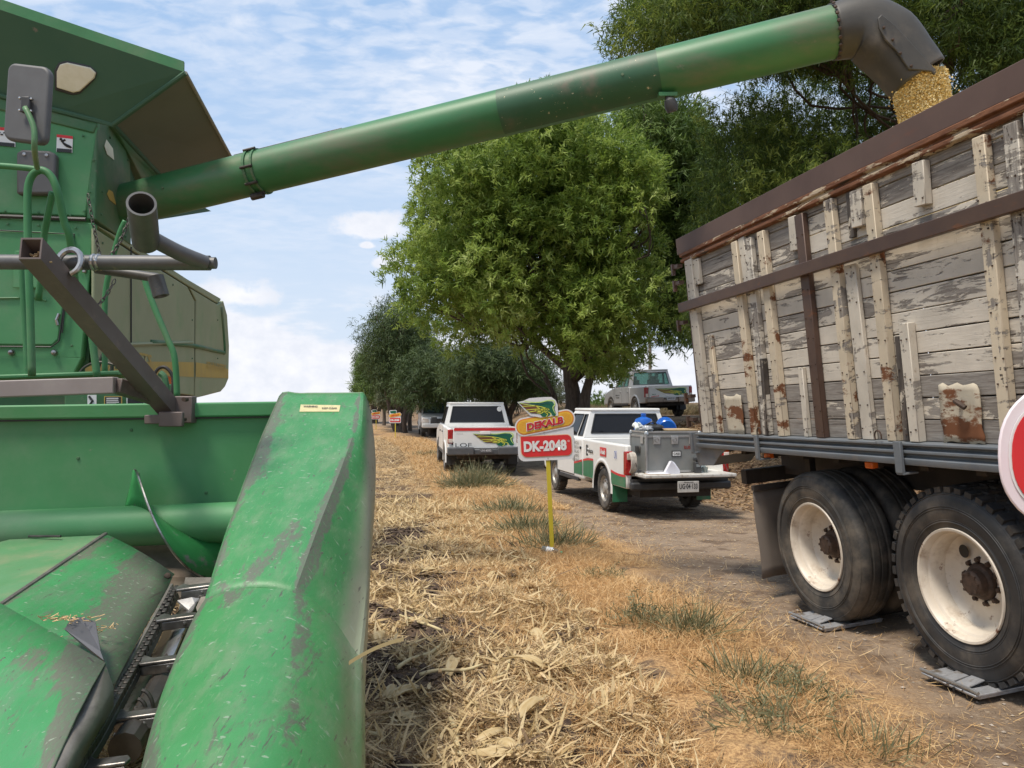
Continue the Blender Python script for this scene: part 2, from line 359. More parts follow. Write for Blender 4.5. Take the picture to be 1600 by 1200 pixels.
def plankmat(name, amt, seed, cream=(.60, .545, .455), wood=((.17, .145, .125), (.33, .30, .265)), ax=(1, .55, 6.5), grime=.3, rust=0):
    """flaking cream paint over grey weathered wood, grain along local Y"""
    m = bpy.data.materials.new(name); m.use_nodes = True; nt = m.node_tree; N = nt.nodes; L = nt.links; b = N['Principled BSDF']
    tc = N.new('ShaderNodeTexCoord'); oi = N.new('ShaderNodeObjectInfo')
    def vec(st, off=0):
        mp = N.new('ShaderNodeMapping'); mp.inputs['Scale'].default_value = st; mp.inputs['Location'].default_value = (off, off * 1.7, off * .6); L.new(tc.outputs['Object'], mp.inputs[0])
        ad = N.new('ShaderNodeVectorMath'); ad.operation = 'MULTIPLY_ADD'; ad.inputs[1].default_value = (9, 13, 11); L.new(oi.outputs['Random'], ad.inputs[0]); L.new(mp.outputs[0], ad.inputs[2]); return ad.outputs[0]
    def noise(st, s, d=6, r=.6, off=0, dist=0):
        n = N.new('ShaderNodeTexNoise'); n.inputs['Scale'].default_value = s; n.inputs['Detail'].default_value = d; n.inputs['Roughness'].default_value = r; n.inputs['Distortion'].default_value = dist
        L.new(vec(st, off), n.inputs['Vector']); return n.outputs[0]
    def rp(x, a, bb, c=0, e=1):
        n = N.new('ShaderNodeMapRange'); n.interpolation_type = 'SMOOTHSTEP'; L.new(x, n.inputs[0]); n.inputs[1].default_value = a; n.inputs[2].default_value = bb; n.inputs[3].default_value = c; n.inputs[4].default_value = e; return n.outputs[0]
    def mix(f, a, c):
        n = N.new('ShaderNodeMix'); n.data_type = 'RGBA'; L.new(f, n.inputs[0])
        for i, q in ((6, a), (7, c)):
            if isinstance(q, tuple): n.inputs[i].default_value = (*q, 1) if len(q) == 3 else q
            else: L.new(q, n.inputs[i])
        return n.outputs[2]
    def mm(op, a, c):
        n = N.new('ShaderNodeMath'); n.operation = op
        for i, q in enumerate((a, c)):
            if isinstance(q, (int, float)): n.inputs[i].default_value = q
            else: L.new(q, n.inputs[i])
        return n.outputs[0]
    grain = noise(ax, 9, 8, .7, seed, .4)
    woodc = mix(rp(grain, .33, .68), wood[0], wood[1])
    crack = rp(noise((ax[0], ax[1] * .5, ax[2] * 2.0), 7, 4, .6, seed + 3), .60, .66)
    woodc = mix(crack, woodc, (.07, .055, .045))
    pn = mm('ADD', mm('MULTIPLY', noise((1, .7, 3.2), 3.4, 9, .72, seed + 5, .6), .62), mm('MULTIPLY', noise(ax, 4, 6, .7, seed + 8), .38))
    rb = mm('MULTIPLY', mm('SUBTRACT', oi.outputs['Random'], .5), .07)
    mask = rp(mm('ADD', pn, rb), .5 - amt, .5 - amt + .022)
    cr_ = mix(rp(noise((1, 1, 1), 3, 5, .6, seed + 11), .35, .75), cream, tuple(c * .80 for c in cream))
    cr_ = mix(rp(noise((2, 3, 1), 16, 4, .6, seed + 2), .60, .75, 0, grime), cr_, (.30, .22, .15))
    if rust: cr_ = mix(rp(noise((1, 1, .45) if ax[2] > 2 else (1, .4, 1), 5, 8, .7, seed + 14), .60 - rust, .66 - rust), cr_, (.16, .065, .03))
    col = mix(mask, woodc, cr_)
    L.new(col, b.inputs['Base Color']); b.inputs['Roughness'].default_value = .8; b.inputs['Specular IOR Level'].default_value = .25
    bn = N.new('ShaderNodeBump'); bn.inputs['Strength'].default_value = .8; bn.inputs['Distance'].default_value = .004
    L.new(mm('ADD', mm('MULTIPLY', mask, .8), mm('MULTIPLY', grain, .7)), bn.inputs['Height']); L.new(bn.outputs[0], b.inputs['Normal'])
    return m
PLANK_W = plankmat('flaking_paint_on_planks', .055, 0, cream=(.62, .56, .475))
PLANK_M = plankmat('half_bare_planks', -.015, 4, cream=(.66, .59, .49))
PLANK_B = plankmat('bare_grey_planks', -.125, 9, wood=((.19, .165, .145), (.31, .285, .255)))
BATTEN = plankmat('cream_batten_paint', .07, 2, cream=(.58, .525, .44), ax=(1, 6, .6), grime=.6, rust=.0)
BATTEN2 = plankmat('rust_stained_batten_paint', .07, 6, cream=(.60, .51, .38), ax=(1, 6, .6), grime=.8, rust=.06)
BATTENW = plankmat('weathered_wood_batten', -.0, 3, cream=(.6, .55, .47), ax=(1, 6, .6))
RUSTPL = plankmat('rusty_patch_plate', .09, 12, cream=(.50, .44, .34), wood=((.13, .06, .035), (.22, .11, .06)), ax=(1, 1.4, 1.6), grime=.9, rust=.10)
RUSTRAIL = plankmat('rusty_painted_rail', -.01, 7, cream=(.50, .40, .28), wood=((.13, .055, .03), (.24, .11, .06)), ax=(1, .8, 5), grime=.7)
BROWNB = mk('brown_painted_board', (.085, .05, .040), (.115, .07, .055), 2, rough=.65, spots=(.14, .06, .04), sth=(.62, .78), sscale=3, sstretch=(1, .5, 2), rnd=True)
BROWNR = mk('brown_steel_rail', (.075, .045, .036), (.11, .065, .045), 3, rough=.5, metal=.2, spots=(.19, .075, .03), sth=(.56, .70), sscale=4, sstretch=(1, 1, 3), rnd=True)
GREYST = mk('blue_grey_painted_steel', (.12, .135, .15), (.155, .17, .185), 4, rough=.5, dust=(.18, .165, .15), dth=(.5, .8), dscale=5)
CHASSIS = mk('dark_greasy_chassis', (.025, .02, .017), (.055, .042, .034), 5, rough=.75)
TYRE = mk('worn_tyre_rubber', (.028, .027, .026), (.042, .040, .037), 6, rough=.72, dust=(.125, .105, .082), dth=(.38, .68), dscale=5, bump=.3, bscale=70)
TYREB = mk('black_new_tyre_rubber', (.020, .020, .021), (.030, .030, .031), 6, rough=.6, dust=(.11, .093, .075), dth=(.42, .74), dscale=4, bump=.2, bscale=60)
RIMW = mk('chipped_cream_rim', (.58, .51, .42), (.67, .60, .50), 5, rough=.5, dust=(.33, .24, .16), dth=(.50, .8), dscale=6, spots=(.16, .07, .04), sth=(.575, .66), sscale=9, sstretch=(1, 1, 1), bump=.2)
HUBM = mk('greasy_rusty_hub', (.045, .03, .022), (.09, .055, .038), 25, rough=.7, metal=.2, bump=.5)
FLAP = mk('dusty_rubber_flap', (.085, .075, .065), (.115, .10, .085), 2, rough=.8, dust=(.15, .12, .09), dth=(.5, .8), dscale=1.6)
KERNEL = leafmat('maize_kernels', [(.78, .56, .20), (.86, .69, .33), (.90, .77, .46), (.74, .52, .18)], trans=0, rough=.5)
CARW = mk('white_car_paint', (.74, .73, .70), (.78, .77, .74), 3, rough=.28, dust=(.52, .46, .38), dth=(.56, .9), dscale=1.6)
CARS = mk('silver_car_paint', (.50, .50, .49), (.55, .54, .53), 3, rough=.3, metal=.35, dust=(.38, .33, .27), dth=(.5, .85), dscale=1.4)
CARG = mk('green_car_paint', (.02, .16, .075), (.03, .18, .09), 3, rough=.35, dust=(.2, .2, .13), dth=(.55, .85), dscale=2)
TRIM = mk('black_car_trim', (.022, .022, .023), (.04, .04, .04), 6, rough=.5)
BUMPG = mk('dark_grey_bumper', (.07, .075, .08), (.10, .10, .105), 6, rough=.4)
CHROME = mk('dull_chrome', (.55, .53, .50), rough=.22, metal=1)
RIMS = mk('dusty_steel_wheel', (.33, .31, .28), (.42, .40, .36), 8, rough=.45, metal=.4, dust=(.25, .19, .14), dth=(.5, .8), dscale=9)
GLASSD = glassmat('dark_tinted_glass', (.10, .10, .11), .45)
GLASSC = glassmat('clear_car_glass', (.62, .80, .76), .72)
SEAT = mk('dark_seat_cloth', (.03, .03, .032), rough=.9)
CASEM = mk('grey_flight_case_panel', (.17, .175, .165), (.20, .205, .195), 3, rough=.5, dust=(.24, .22, .19), dth=(.5, .8), dscale=3)
ALU = mk('aluminium_edge', (.42, .42, .41), (.5, .5, .49), 10, rough=.35, metal=.8)
BLUE = mk('blue_jug_plastic', (.01, .09, .42), (.015, .13, .5), 3, rough=.25)
BAGW = mk('white_plastic_bag', (.72, .74, .72), (.62, .68, .64), 8, rough=.4, bump=.8, bscale=15)
PAPER = mk('white_paper', (.78, .78, .84), rough=.7)
TANW = mk('tan_board', (.50, .36, .20), (.42, .29, .16), 6, rough=.7)
SIGNW = mk('white_sign_board', (.72, .72, .73), (.68, .68, .69), 3, rough=.4)
SIGNR = mk('red_sign_field', (.68, .028, .03), (.62, .022, .026), 4, rough=.42)
SIGNY = mk('yellow_sign_field', (.78, .44, .035), (.80, .50, .05), 9, rough=.4)
SIGNO = mk('orange_sign_border', (.72, .25, .03), rough=.4)
POSTY = mk('yellow_painted_post', (.62, .50, .03), (.55, .44, .035), 5, rough=.5, dust=(.4, .32, .12), dth=(.55, .8), dscale=6)
WGREEN = mk('emblem_dark_green', (.006, .12, .058), rough=.45)
WBROWN = mk('emblem_brown', (.16, .065, .03), rough=.45)
WYELL = mk('emblem_yellow', (.72, .72, .08), rough=.45)
CLEARB = glassmat('clear_bottle_plastic', (.85, .9, .88), .55)
CAPG = mk('green_bottle_cap', (.01, .28, .12), rough=.4)
PADM = mk('scuffed_aluminium_pad', (.40, .40, .41), (.52, .52, .53), 12, rough=.42, metal=.55, dust=(.22, .17, .12), dth=(.48, .7), dscale=9, bump=.3)
BARK = mk('bark', (.055, .04, .03), (.12, .09, .068), 3, rough=.9, stretch=(6, 6, 1.2), bump=1, bscale=8)
POLEW = mk('utility_pole_wood', (.14, .11, .09), (.2, .16, .13), 3, rough=.85, stretch=(5, 5, .5))
LEAF_A = leafmat('leaf_mid_green', [(.045, .085, .016), (.11, .18, .030), (.20, .29, .050), (.33, .42, .09), (.46, .53, .20)], trans=.45)
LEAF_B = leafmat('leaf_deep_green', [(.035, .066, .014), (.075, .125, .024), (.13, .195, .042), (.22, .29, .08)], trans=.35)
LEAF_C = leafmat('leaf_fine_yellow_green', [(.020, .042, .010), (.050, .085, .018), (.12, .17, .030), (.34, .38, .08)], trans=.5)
LEAF_E = leafmat('leaf_dark_row', [(.022, .042, .012), (.045, .072, .022), (.075, .11, .034), (.12, .16, .06)], trans=.25)  # darker leaf tones for the far tree row
LEAF_D = leafmat('leaf_dusty_olive', [(.045, .06, .025), (.075, .09, .04), (.11, .12, .06), (.16, .15, .09)], trans=.3)
WEEDM = leafmat('weed_grey_green', [(.11, .12, .06), (.17, .18, .09), (.26, .26, .15), (.46, .38, .22)], trans=.3)
STRAWM = leafmat('corn_straw', [(.10, .065, .04), (.22, .145, .08), (.46, .32, .165), (.67, .50, .275), (.80, .65, .42)], trans=.2, rough=.6)
DRYG = leafmat('orange_dry_grass', [(.28, .15, .065), (.50, .30, .13), (.68, .45, .21), (.80, .60, .34)], trans=.25, rough=.65)
HUSK = leafmat('pale_corn_husk', [(.50, .36, .17), (.64, .49, .26), (.74, .60, .36), (.58, .40, .19)], trans=.3, rough=.55)

# ------------------------------------------------------------------ the ground
def groundmat():
    m = bpy.data.materials.new('soil_and_road'); m.use_nodes = True; nt = m.node_tree; N = nt.nodes; L = nt.links; b = N['Principled BSDF']
    tc = N.new('ShaderNodeTexCoord'); at_ = N.new('ShaderNodeAttribute'); at_.attribute_name = 'zone'
    sp = N.new('ShaderNodeSeparateColor'); L.new(at_.outputs['Color'], sp.inputs[0])
    def noise(s, d=7, r=.62, st=(1, 1, 1)):
        n = N.new('ShaderNodeTexNoise'); n.inputs['Scale'].default_value = s; n.inputs['Detail'].default_value = d; n.inputs['Roughness'].default_value = r
        mp = N.new('ShaderNodeMapping'); mp.inputs['Scale'].default_value = st; L.new(tc.outputs['Object'], mp.inputs[0]); L.new(mp.outputs[0], n.inputs['Vector']); return n.outputs[0]
    def rp(x, a, bb):
        n = N.new('ShaderNodeMapRange'); n.interpolation_type = 'SMOOTHSTEP'; L.new(x, n.inputs[0]); n.inputs[1].default_value = a; n.inputs[2].default_value = bb; return n.outputs[0]
    def mix(f, a, c):
        n = N.new('ShaderNodeMix'); n.data_type = 'RGBA'
        if isinstance(f, float): n.inputs[0].default_value = f
        else: L.new(f, n.inputs[0])
        for i, q in ((6, a), (7, c)):
            if isinstance(q, tuple): n.inputs[i].default_value = (*q, 1)
            else: L.new(q, n.inputs[i])
        return n.outputs[2]
    road = mix(rp(noise(.9), .3, .7), (.20, .145, .10), (.30, .225, .16))
    road = mix(rp(noise(26, 5), .52, .72), road, (.36, .28, .20))
    road = mix(rp(noise(60, 3), .62, .70), road, (.09, .065, .05))
    road = mix(rp(noise(3.5, 8), .46, .64), road, (.145, .10, .07))
    aS = N.new('ShaderNodeAttribute'); aS.attribute_name = 'soil'
    soil = mix(rp(noise(5), .3, .7), (.075, .050, .036), (.15, .105, .075))
    fine = mix(rp(noise(55, 6, .7, (1, 2.6, 1)), .38, .62), (.24, .145, .07), (.66, .47, .24))
    sn = N.new('ShaderNodeMath'); sn.operation = 'MULTIPLY_ADD'; L.new(noise(14, 8, .75), sn.inputs[0]); sn.inputs[1].default_value = .34; L.new(aS.outputs['Fac'], sn.inputs[2])
    field = mix(rp(sn.outputs[0], .62, .70), soil, fine)
    ver = mix(rp(noise(60, 6, .7), .36, .62), (.27, .15, .07), (.62, .39, .18))
    ver = mix(rp(noise(3.2, 9, .75), .50, .62), ver, mix(rp(noise(40, 5), .4, .6), soil, (.22, .14, .08)))
    dry = mix(rp(noise(.6, 8), .35, .65), (.24, .17, .10), (.17, .10, .06))
    c = mix(sp.outputs[0], road, field); c = mix(sp.outputs[1], c, ver); c = mix(sp.outputs[2], c, dry)
    L.new(c, b.inputs['Base Color']); b.inputs['Roughness'].default_value = .95; b.inputs['Specular IOR Level'].default_value = .15
    bn = N.new('ShaderNodeBump'); bn.inputs['Strength'].default_value = .9; bn.inputs['Distance'].default_value = .02; L.new(noise(24, 8, .7), bn.inputs['Height']); L.new(bn.outputs[0], b.inputs['Normal'])
    return m
GROUND = groundmat()
def ground_sheet():
    xs = np.unique(np.concatenate([-np.geomspace(4, 1500, 60), np.arange(-4, -1.6, .12), np.arange(-1.6, 4.0, .035), np.arange(4.0, 9, .12), np.geomspace(9, 1500, 60)]))
    ys = np.unique(np.concatenate([[-300, -100, -40, -15, -6, -3, 0], np.arange(.6, 9, .035), np.arange(9, 24, .12), np.geomspace(24, 2200, 90)]))
    X, Y = np.meshgrid(xs, ys); Z = gz(X, Y)
    n, m = len(ys), len(xs); vs = np.stack([X, Y, Z], -1).reshape(-1, 3)
    i, j = np.meshgrid(np.arange(n - 1), np.arange(m - 1), indexing='ij'); k = (i * m + j).ravel()
    fs = np.stack([k, k + 1, k + m + 1, k + m], 1)
    me = bpy.data.meshes.new('ground'); me.vertices.add(len(vs)); me.vertices.foreach_set('co', vs.astype(np.float32).ravel())
    me.loops.add(fs.size); me.loops.foreach_set('vertex_index', fs.ravel().astype(np.int32)); me.polygons.add(len(fs)); me.polygons.foreach_set('loop_start', np.arange(0, fs.size, 4, dtype=np.int32))
    me.update(calc_edges=True); me.polygons.foreach_set('use_smooth', [True] * len(fs)); me.materials.append(GROUND)
    x, y = vs[:, 0], vs[:, 1]; dl = x - road_l(y); wob = (fbm(x * .9, y * .9, 4, 50) - .47) * 1.3; dw = dl + wob
    field = sm(-.9, -1.5, dw); verge = sm(-2.0, -1.3, dw) * sm(.35, -.25, dw) * (1 - .0 * field)
    bank = sm(-.3, .7, x - road_r(y) + wob)
    a = me.color_attributes.new('zone', 'FLOAT_COLOR', 'POINT'); a.data.foreach_set('color', np.stack([field, verge * .85, bank, np.ones_like(x)], 1).astype(np.float32).ravel())
    a = me.attributes.new('soil', 'FLOAT', 'POINT'); a.data.foreach_set('value', fbm(x * 2.3, y * 2.3, 5, 61).astype(np.float32))
    o = bpy.data.objects.new('ground', me); COL.objects.link(o); tag(o, kind='structure')
ground_sheet()
# ------------------------------------------------------------------ the grain truck (local frame: X away from the camera, Y to its rear, Z up)
T_a = ray(524, 651).normalized()
up0 = cR @ V((-.10, 1, -.03)); T_c = (up0 - T_a * up0.dot(T_a)).normalized(); T_b = T_a.cross(T_c).normalized()
T_hub = at(1497, 915, 4.41)
T_o = T_hub - T_c * .525
T_R = Matrix((T_b, T_a, T_c)).transposed()
truck = thing('grain_truck', None, 'old grain truck with tall flaking cream plank sides under the unloading spout', 'truck', mat=Matrix.Translation(T_o) @ T_R.to_4x4())
def TS(px, py, x0=-.03):
    p = onplane(px, py, T_o + T_b * x0, T_b) - T_o; return p.dot(T_a), p.dot(T_c)
def build_truck():
    s0, hb = TS(1088, 675); _, hb2 = TS(1564, 695); hb = (hb + hb2) / 2          # box bottom = rail top
    sA, hA = TS(1062, 395); sB, hB = TS(1600, 155)                                # lower edge of the brown top board
    _, hT1 = TS(1062, 371); _, hT2 = TS(1600, 100)
    hTop = (hA + hB) / 2; hBoard = (hT1 + hT2) / 2
    s_end = TS(1081, 520)[0]; s_front = -4.2; W = 2.42; x0 = -.03
    h_mid = (TS(1075, 480)[1] + TS(1600, 317)[1]) / 2
    # planks: 13 courses, butted at hidden posts
    n = 13; H = (hTop - .02 - hb); ph = H / n
    cuts = [s_end - .03, TS(1265, 500)[0], TS(1555, 500)[0], -1.6, -2.9, s_front]
    meshes = {}
    for r in range(n):
        for k in range(len(cuts) - 1):
            a, b_ = cuts[k], cuts[k + 1]
            mat_ = PLANK_W
            if r < 3: mat_ = PLANK_B if (k != 1 or r != 1) else PLANK_M
            elif k == 0 and r >= 10: mat_ = PLANK_B if r != 10 else PLANK_M
            elif r in (9, 11, 12) or (k == 2 and r in (3, 10)): mat_ = PLANK_M
            key = (k, mat_.name, r % 3)
            if key not in meshes:
                g = .005 + .003 * random.random(); L = abs(a - b_) - .006
                o = MB().box((0, 0, 0), (.026, L, ph - g)).build('plank', mat_, truck, bevel=.003, seg=1); meshes[key] = o
            else:
                s = meshes[key]; o = s.copy(); COL.objects.link(o); o.parent = truck
            o.location = (x0 + .013 + random.uniform(0, .006), (a + b_) / 2, hb + ph * (r + .5)); o.rotation_euler = (random.uniform(-.0015, .0015), 0, 0)
    # far side, tail and front walls
    bx('far_side_wall', PLANK_M, truck, (W, (s_end + s_front) / 2, (hb + hTop) / 2), (.05, s_end - s_front, hTop - hb))
    bx('tail_wall', BROWNB, truck, (W / 2, s_end + .0, (hb + hTop) / 2 + .1), (W - .1, .04, hTop - hb + .15))
    bx('head_wall', PLANK_M, truck, (W / 2, s_front, (hb + hTop) / 2), (W - .1, .05, hTop - hb))
    bx('box_floor', BROWNB, truck, (W / 2, (s_end + s_front) / 2, hb - .03), (W - .1, s_end - s_front - .1, .05))
    bx('top_board', BROWNB, truck, (x0 - .012, (s_end + s_front) / 2 + .03, (hTop + hBoard) / 2), (.035, s_end - s_front + .1, hBoard - hTop), bevel=.004)
    bx('top_board', BROWNB, truck, (W, (s_end + s_front) / 2 + .03, (hTop + hBoard) / 2), (.035, s_end - s_front + .1, hBoard - hTop), bevel=.004)
    # ribbed rusty rail below it
    rr = MB(); th = .085
    prof = [(-.03, 0), (-.052, .008), (-.052, .03), (-.034, .038), (-.034, .05), (-.058, .056), (-.058, th), (-.03, th + .004), (0, th), (0, 0)]
    rr.prism([(x0 + .01 + p[0], s_front, hTop - th - .005 + p[1]) for p in prof], (0, s_end - s_front, 0)); rr.build('top_rail', RUSTRAIL, truck, bevel=.004)
    mr = MB(); mr.box((x0 - .075, (s_end + s_front) / 2 + .02, h_mid), (.022, s_end - s_front + .06, .082)); mr.box((x0 - .06, (s_end + s_front) / 2 + .02, h_mid + .036), (.04, s_end - s_front + .06, .01)); mr.box((x0 - .06, (s_end + s_front) / 2 + .02, h_mid - .036), (.04, s_end - s_front + .06, .01))
    mr.build('middle_rail', BROWNR, truck, bevel=.004)
    # battens and posts: (top px, bottom px, width px at middle, material, proud)
    bat = [((1073, 403), (1104, 672), 11, BATTEN, .045), ((1086, 405), (1090, 445), 9, BATTEN, .03), ((1107, 524), (1124, 671), 6, BATTEN2, .03),
           ((1145, 378), (1178, 675), 8.5, BATTEN2, .045), ((1156, 372), (1167, 441), 9, BATTEN, .03), ((1168, 372), (1196, 675), 10, BATTENW, .04), ((1190, 560), (1195, 672), 4, BLACKWOOD, .048), ((1186, 362), (1221, 675), 10, BATTEN2, .05),
           ((1237, 338), (1240, 392), 12, BATTEN, .04), ((1247, 335), (1281, 680), 13, BROWNR, .042), ((1250, 574), (1259, 677), 7, BATTEN, .03),
           ((1292, 312), (1330, 682), 13, BATTEN2, .045), ((1336, 297), (1338, 355), 18, BATTEN, .05), ((1326, 300), (1330, 372), 9, BLACKWOOD, .02), ((1326, 414), (1357, 682), 18, BATTEN, .03), ((1355, 288), (1392, 682), 15, BATTEN2, .048),
           ((1434, 252), (1436, 322), 19, BATTEN, .045), ((1411, 505), (1428, 686), 15, BATTEN, .05), ((1403, 525), (1414, 684), 9, BLACKWOOD, .03), ((1530, 212), (1570, 690), 20, BATTEN2, .045), ((1582, 190), (1616, 690), 24, BATTENW, .045), ((1612, 170), (1640, 690), 16, BATTEN, .03)]
    nail = MB()
    def batten(s, h0, h1, w, m, pr, ls=0):
        o = MB().box((0, 0, 0), (pr, w, h1 - h0)).build('batten', m, truck, bevel=.004, seg=1)
        o.location = (x0 - pr / 2 - .001, s, (h0 + h1) / 2); o.rotation_euler = (ls, 0, 0)
        h = h0 + .05
        while h < h1 - .03:
            for sx in (-.3, .3) if w > .05 else (0,):
                nail.box((x0 - pr - .003, s + w * sx + random.uniform(-.004, .004), h + random.uniform(-.02, .02)), (.006, .008, .008))
            h += random.uniform(.12, .24)
    for (t, b_, w, m, pr) in bat:
        s1, h1 = TS(*t, x0 - pr); s2, h2 = TS(*b_, x0 - pr); mid = ((t[0] + b_[0]) / 2, (t[1] + b_[1]) / 2)
        ww = abs(TS(mid[0] - w / 2, mid[1], x0 - pr)[0] - TS(mid[0] + w / 2, mid[1], x0 - pr)[0])
        h1 = min(h1, hTop - th); 
        if m is BROWNR and b_[1] > 670: h2 = hb
        if b_[1] > 668: h2 = hb + .002
        batten((s1 + s2) / 2, h2, h1, ww, m, pr, math.atan2(s2 - s1, h1 - h2) * .5)
    for s in np.arange(-1.35, s_front, -.33): batten(float(s), hb, hTop - th, random.choice([.07, .09, .05]), random.choice([BATTEN, BATTEN2, BATTENW]), .045)
    nail.build('nail_heads', HUBM, truck)['kind'] = 'stuff'
    for (p, q, w) in (((1149, 618), (1152, 674), 26), ((1500, 600), (1512, 694), 62)):
        s1, h1 = TS(*p); s2, h2 = TS(*q); ww = abs(TS(p[0] - w / 2, 640)[0] - TS(p[0] + w / 2, 640)[0])
        m = MB(); nx, nz = 8, 8; rows = []
        for i in range(nz + 1):
            row = []
            for j in range(nx + 1):
                e = (1 if j in (0, nx) else 0) * random.uniform(-.008, .008); f = (1 if i in (0, nz) else 0) * random.uniform(-.012, .012)
                row.append((x0 - .018 - random.random() * .008, (s1 + s2) / 2 + ww * (.5 - j / nx) + e, hb + .004 + (h1 - hb) * i / nz + f))
            rows.append(row)
        m.grid(rows); m.build('rusty_patch_plate', RUSTPL, truck, smooth='full', solid=.006)
        if w > 40:
            m = MB(); m.tube([(x0 - .03, s1 - .02, h1 - .1), (x0 - .065, s1 - .03, h1 - .085), (x0 - .055, s1 - .08, h1 - .12)], .014, 8, smooth=4); m.build('bent_lug', HUBM, truck)
    # grey ribbed bed rail with clamps and rings
    rl = MB(); z0, z1 = TS(1564, 736)[1], hb
    hh = z1 - z0; pf = [(-.02, 0), (-.055, .0), (-.06, .15), (-.06, .28), (-.03, .36), (-.03, .44), (-.06, .52), (-.06, .64), (-.03, .72), (-.03, .80), (-.065, .86), (-.065, .97), (-.02, 1.0), (.03, 1.0), (.03, 0)]
    rl.prism([(x0 + p[0], s_front, z0 + p[1] * hh) for p in pf], (0, s_end + .02 - s_front, 0)); rl.build('bed_rail', GREYST, truck, bevel=.003)
    for (px, w) in ((1093, .045), (1196, .045), (1420, .06), (1700, .06)):
        s, _ = TS(px, 690); m = MB(); m.box((x0 - .075, s, (z0 + z1) / 2 - .02), (.02, w, hh + .05)); m.box((x0 - .03, s, z0 - .05), (.10, w, .012)); m.build('rail_clamp', GREYST, truck, bevel=.003)
    for px in (1200, 1388):
        s, _ = TS(px, 680); m = MB(); m.tube([(x0 - .07, s + .03 * math.cos(a), z1 + .03 + .035 * math.sin(a)) for a in np.linspace(-.6, 3.6, 12)], .005, 6); m.build('tie_ring', HUBM, truck)
    for px, py in ((1128, 702), (1196, 712), (1355, 727)):
        s, h = TS(px, py); k = bx('marker_lamp', ORANGE, truck, (x0 + .03, s, h), (.05, .075, .045), bevel=.01); bx('lamp_base', CHASSIS, k, (x0 + .065, s, h + .004), (.03, .09, .055))
    # sheet bracket at the tail
    P = [TS(1083, 676), TS(1146, 694), TS(1128, 712), TS(1118, 727), TS(1096, 727)]
    m = MB().prism([(x0 - .02, p[0] + .01, p[1]) for p in P], (.01, 0, 0)); m.prism([(x0 - .02, P[2][0], P[2][1]), (x0 - .02, P[3][0], P[3][1]), (x0 + .35, P[3][0] + .02, P[3][1]), (x0 + .35, P[2][0] + .02, P[2][1])], (0, .008, 0)); m.build('tail_bracket', GREYST, truck)
    m = MB(); m.box((x0 + .05, s_end + .04, (hb + hTop) / 2 - .12), (.06, .045, hTop - hb - .24)); m.build('corner_post', BROWNR, truck, bevel=.005)
    for h in (hb + .12, hb + .33, hb + 1.0, hTop - .25, hTop - .1):
        m = MB(); m.box((x0 - .03, s_end + .10, h), (.05, .12, .03)); m.box((x0 - .05, s_end + .15, h - .02), (.03, .03, .1)); m.build('tail_hinge', BROWNR, truck)
    # chassis
    c = MB(); zc = z0
    for x in (.62, 1.62): c.box((x, (s_end + s_front) / 2 - .1, zc - .16), (.09, s_end - s_front - .3, .26))
    c.build('chassis_beam', CHASSIS, truck)
    cx = MB()
    for s in np.arange(s_end - .15, s_front, -.42): cx.box((1.2, float(s), zc - .0), (2.3, .07, .10))
    cx.build('cross_member', CHASSIS, truck)
    sp = MB(); sp.box((.75, .67, .62), (.12, 1.5, .14)); sp.box((1.55, .67, .62), (.12, 1.5, .14)); sp.tube([(.2, 0, .52), (2.2, 0, .52)], .11, 10); sp.tube([(.2, 1.34, .52), (2.2, 1.34, .52)], .11, 10); sp.build('axle', CHASSIS, truck)
    bx('under_crossbar', CHASSIS, truck, (1.2, s_end - .25, zc - .28), (2.0, .09, .12))
    for x in (.3,): bx('hanger_post', CHASSIS, truck, (x, TS(1205, 730)[0], zc - .12), (.05, .06, .36))
    # wheels
    def tyre(w, R, tread, mat_):
        pr = [(.298, .02), (.32, .002), (.40, -.012), (.47, -.006), (.505, .012), (R - .008, .028), (R, .05)]
        pr += [(R, .065), (R - .012, .07), (R - .012, .082), (R, .087), (R + .001, w / 2 - .006), (R - .012, w / 2), ]
        pr += [(R - .012, w / 2 + .006), (R, w / 2 + .012), (R, w - .09), (R - .012, w - .085), (R - .012, w - .072), (R, w - .066), (R, w - .05), (R - .008, w - .028), (.505, w - .012), (.47, w + .006), (.40, w + .012), (.32, w - .002), (.298, w - .02), (.292, w / 2)]
        m = MB(); m.lathe(pr, (0, 0, 0), (1, 0, 0), 72, close=True)
        return m
    def side_ring(m, r, w, x):
        for (rr, hh) in ((r, .0025), (r + .012, .002)):
            m.lathe([(rr - w, x + .001), (rr, x - hh), (rr + w, x + .001)], (0, 0, 0), (1, 0, 0), 72)
    def rim(mats):
        m = MB(); m.lathe([(.300, .016), (.312, .004), (.308, -.004), (.296, -.002), (.285, .016), (.283, .045), (.270, .055), (.262, .075), (.262, .145), (.250, .158), (.236, .17), (.205, .178), (.13, .165), (.12, .155), (.105, .155), (.10, .175)], (0, 0, 0), (1, 0, 0), 56)
        return m
    proto = {}
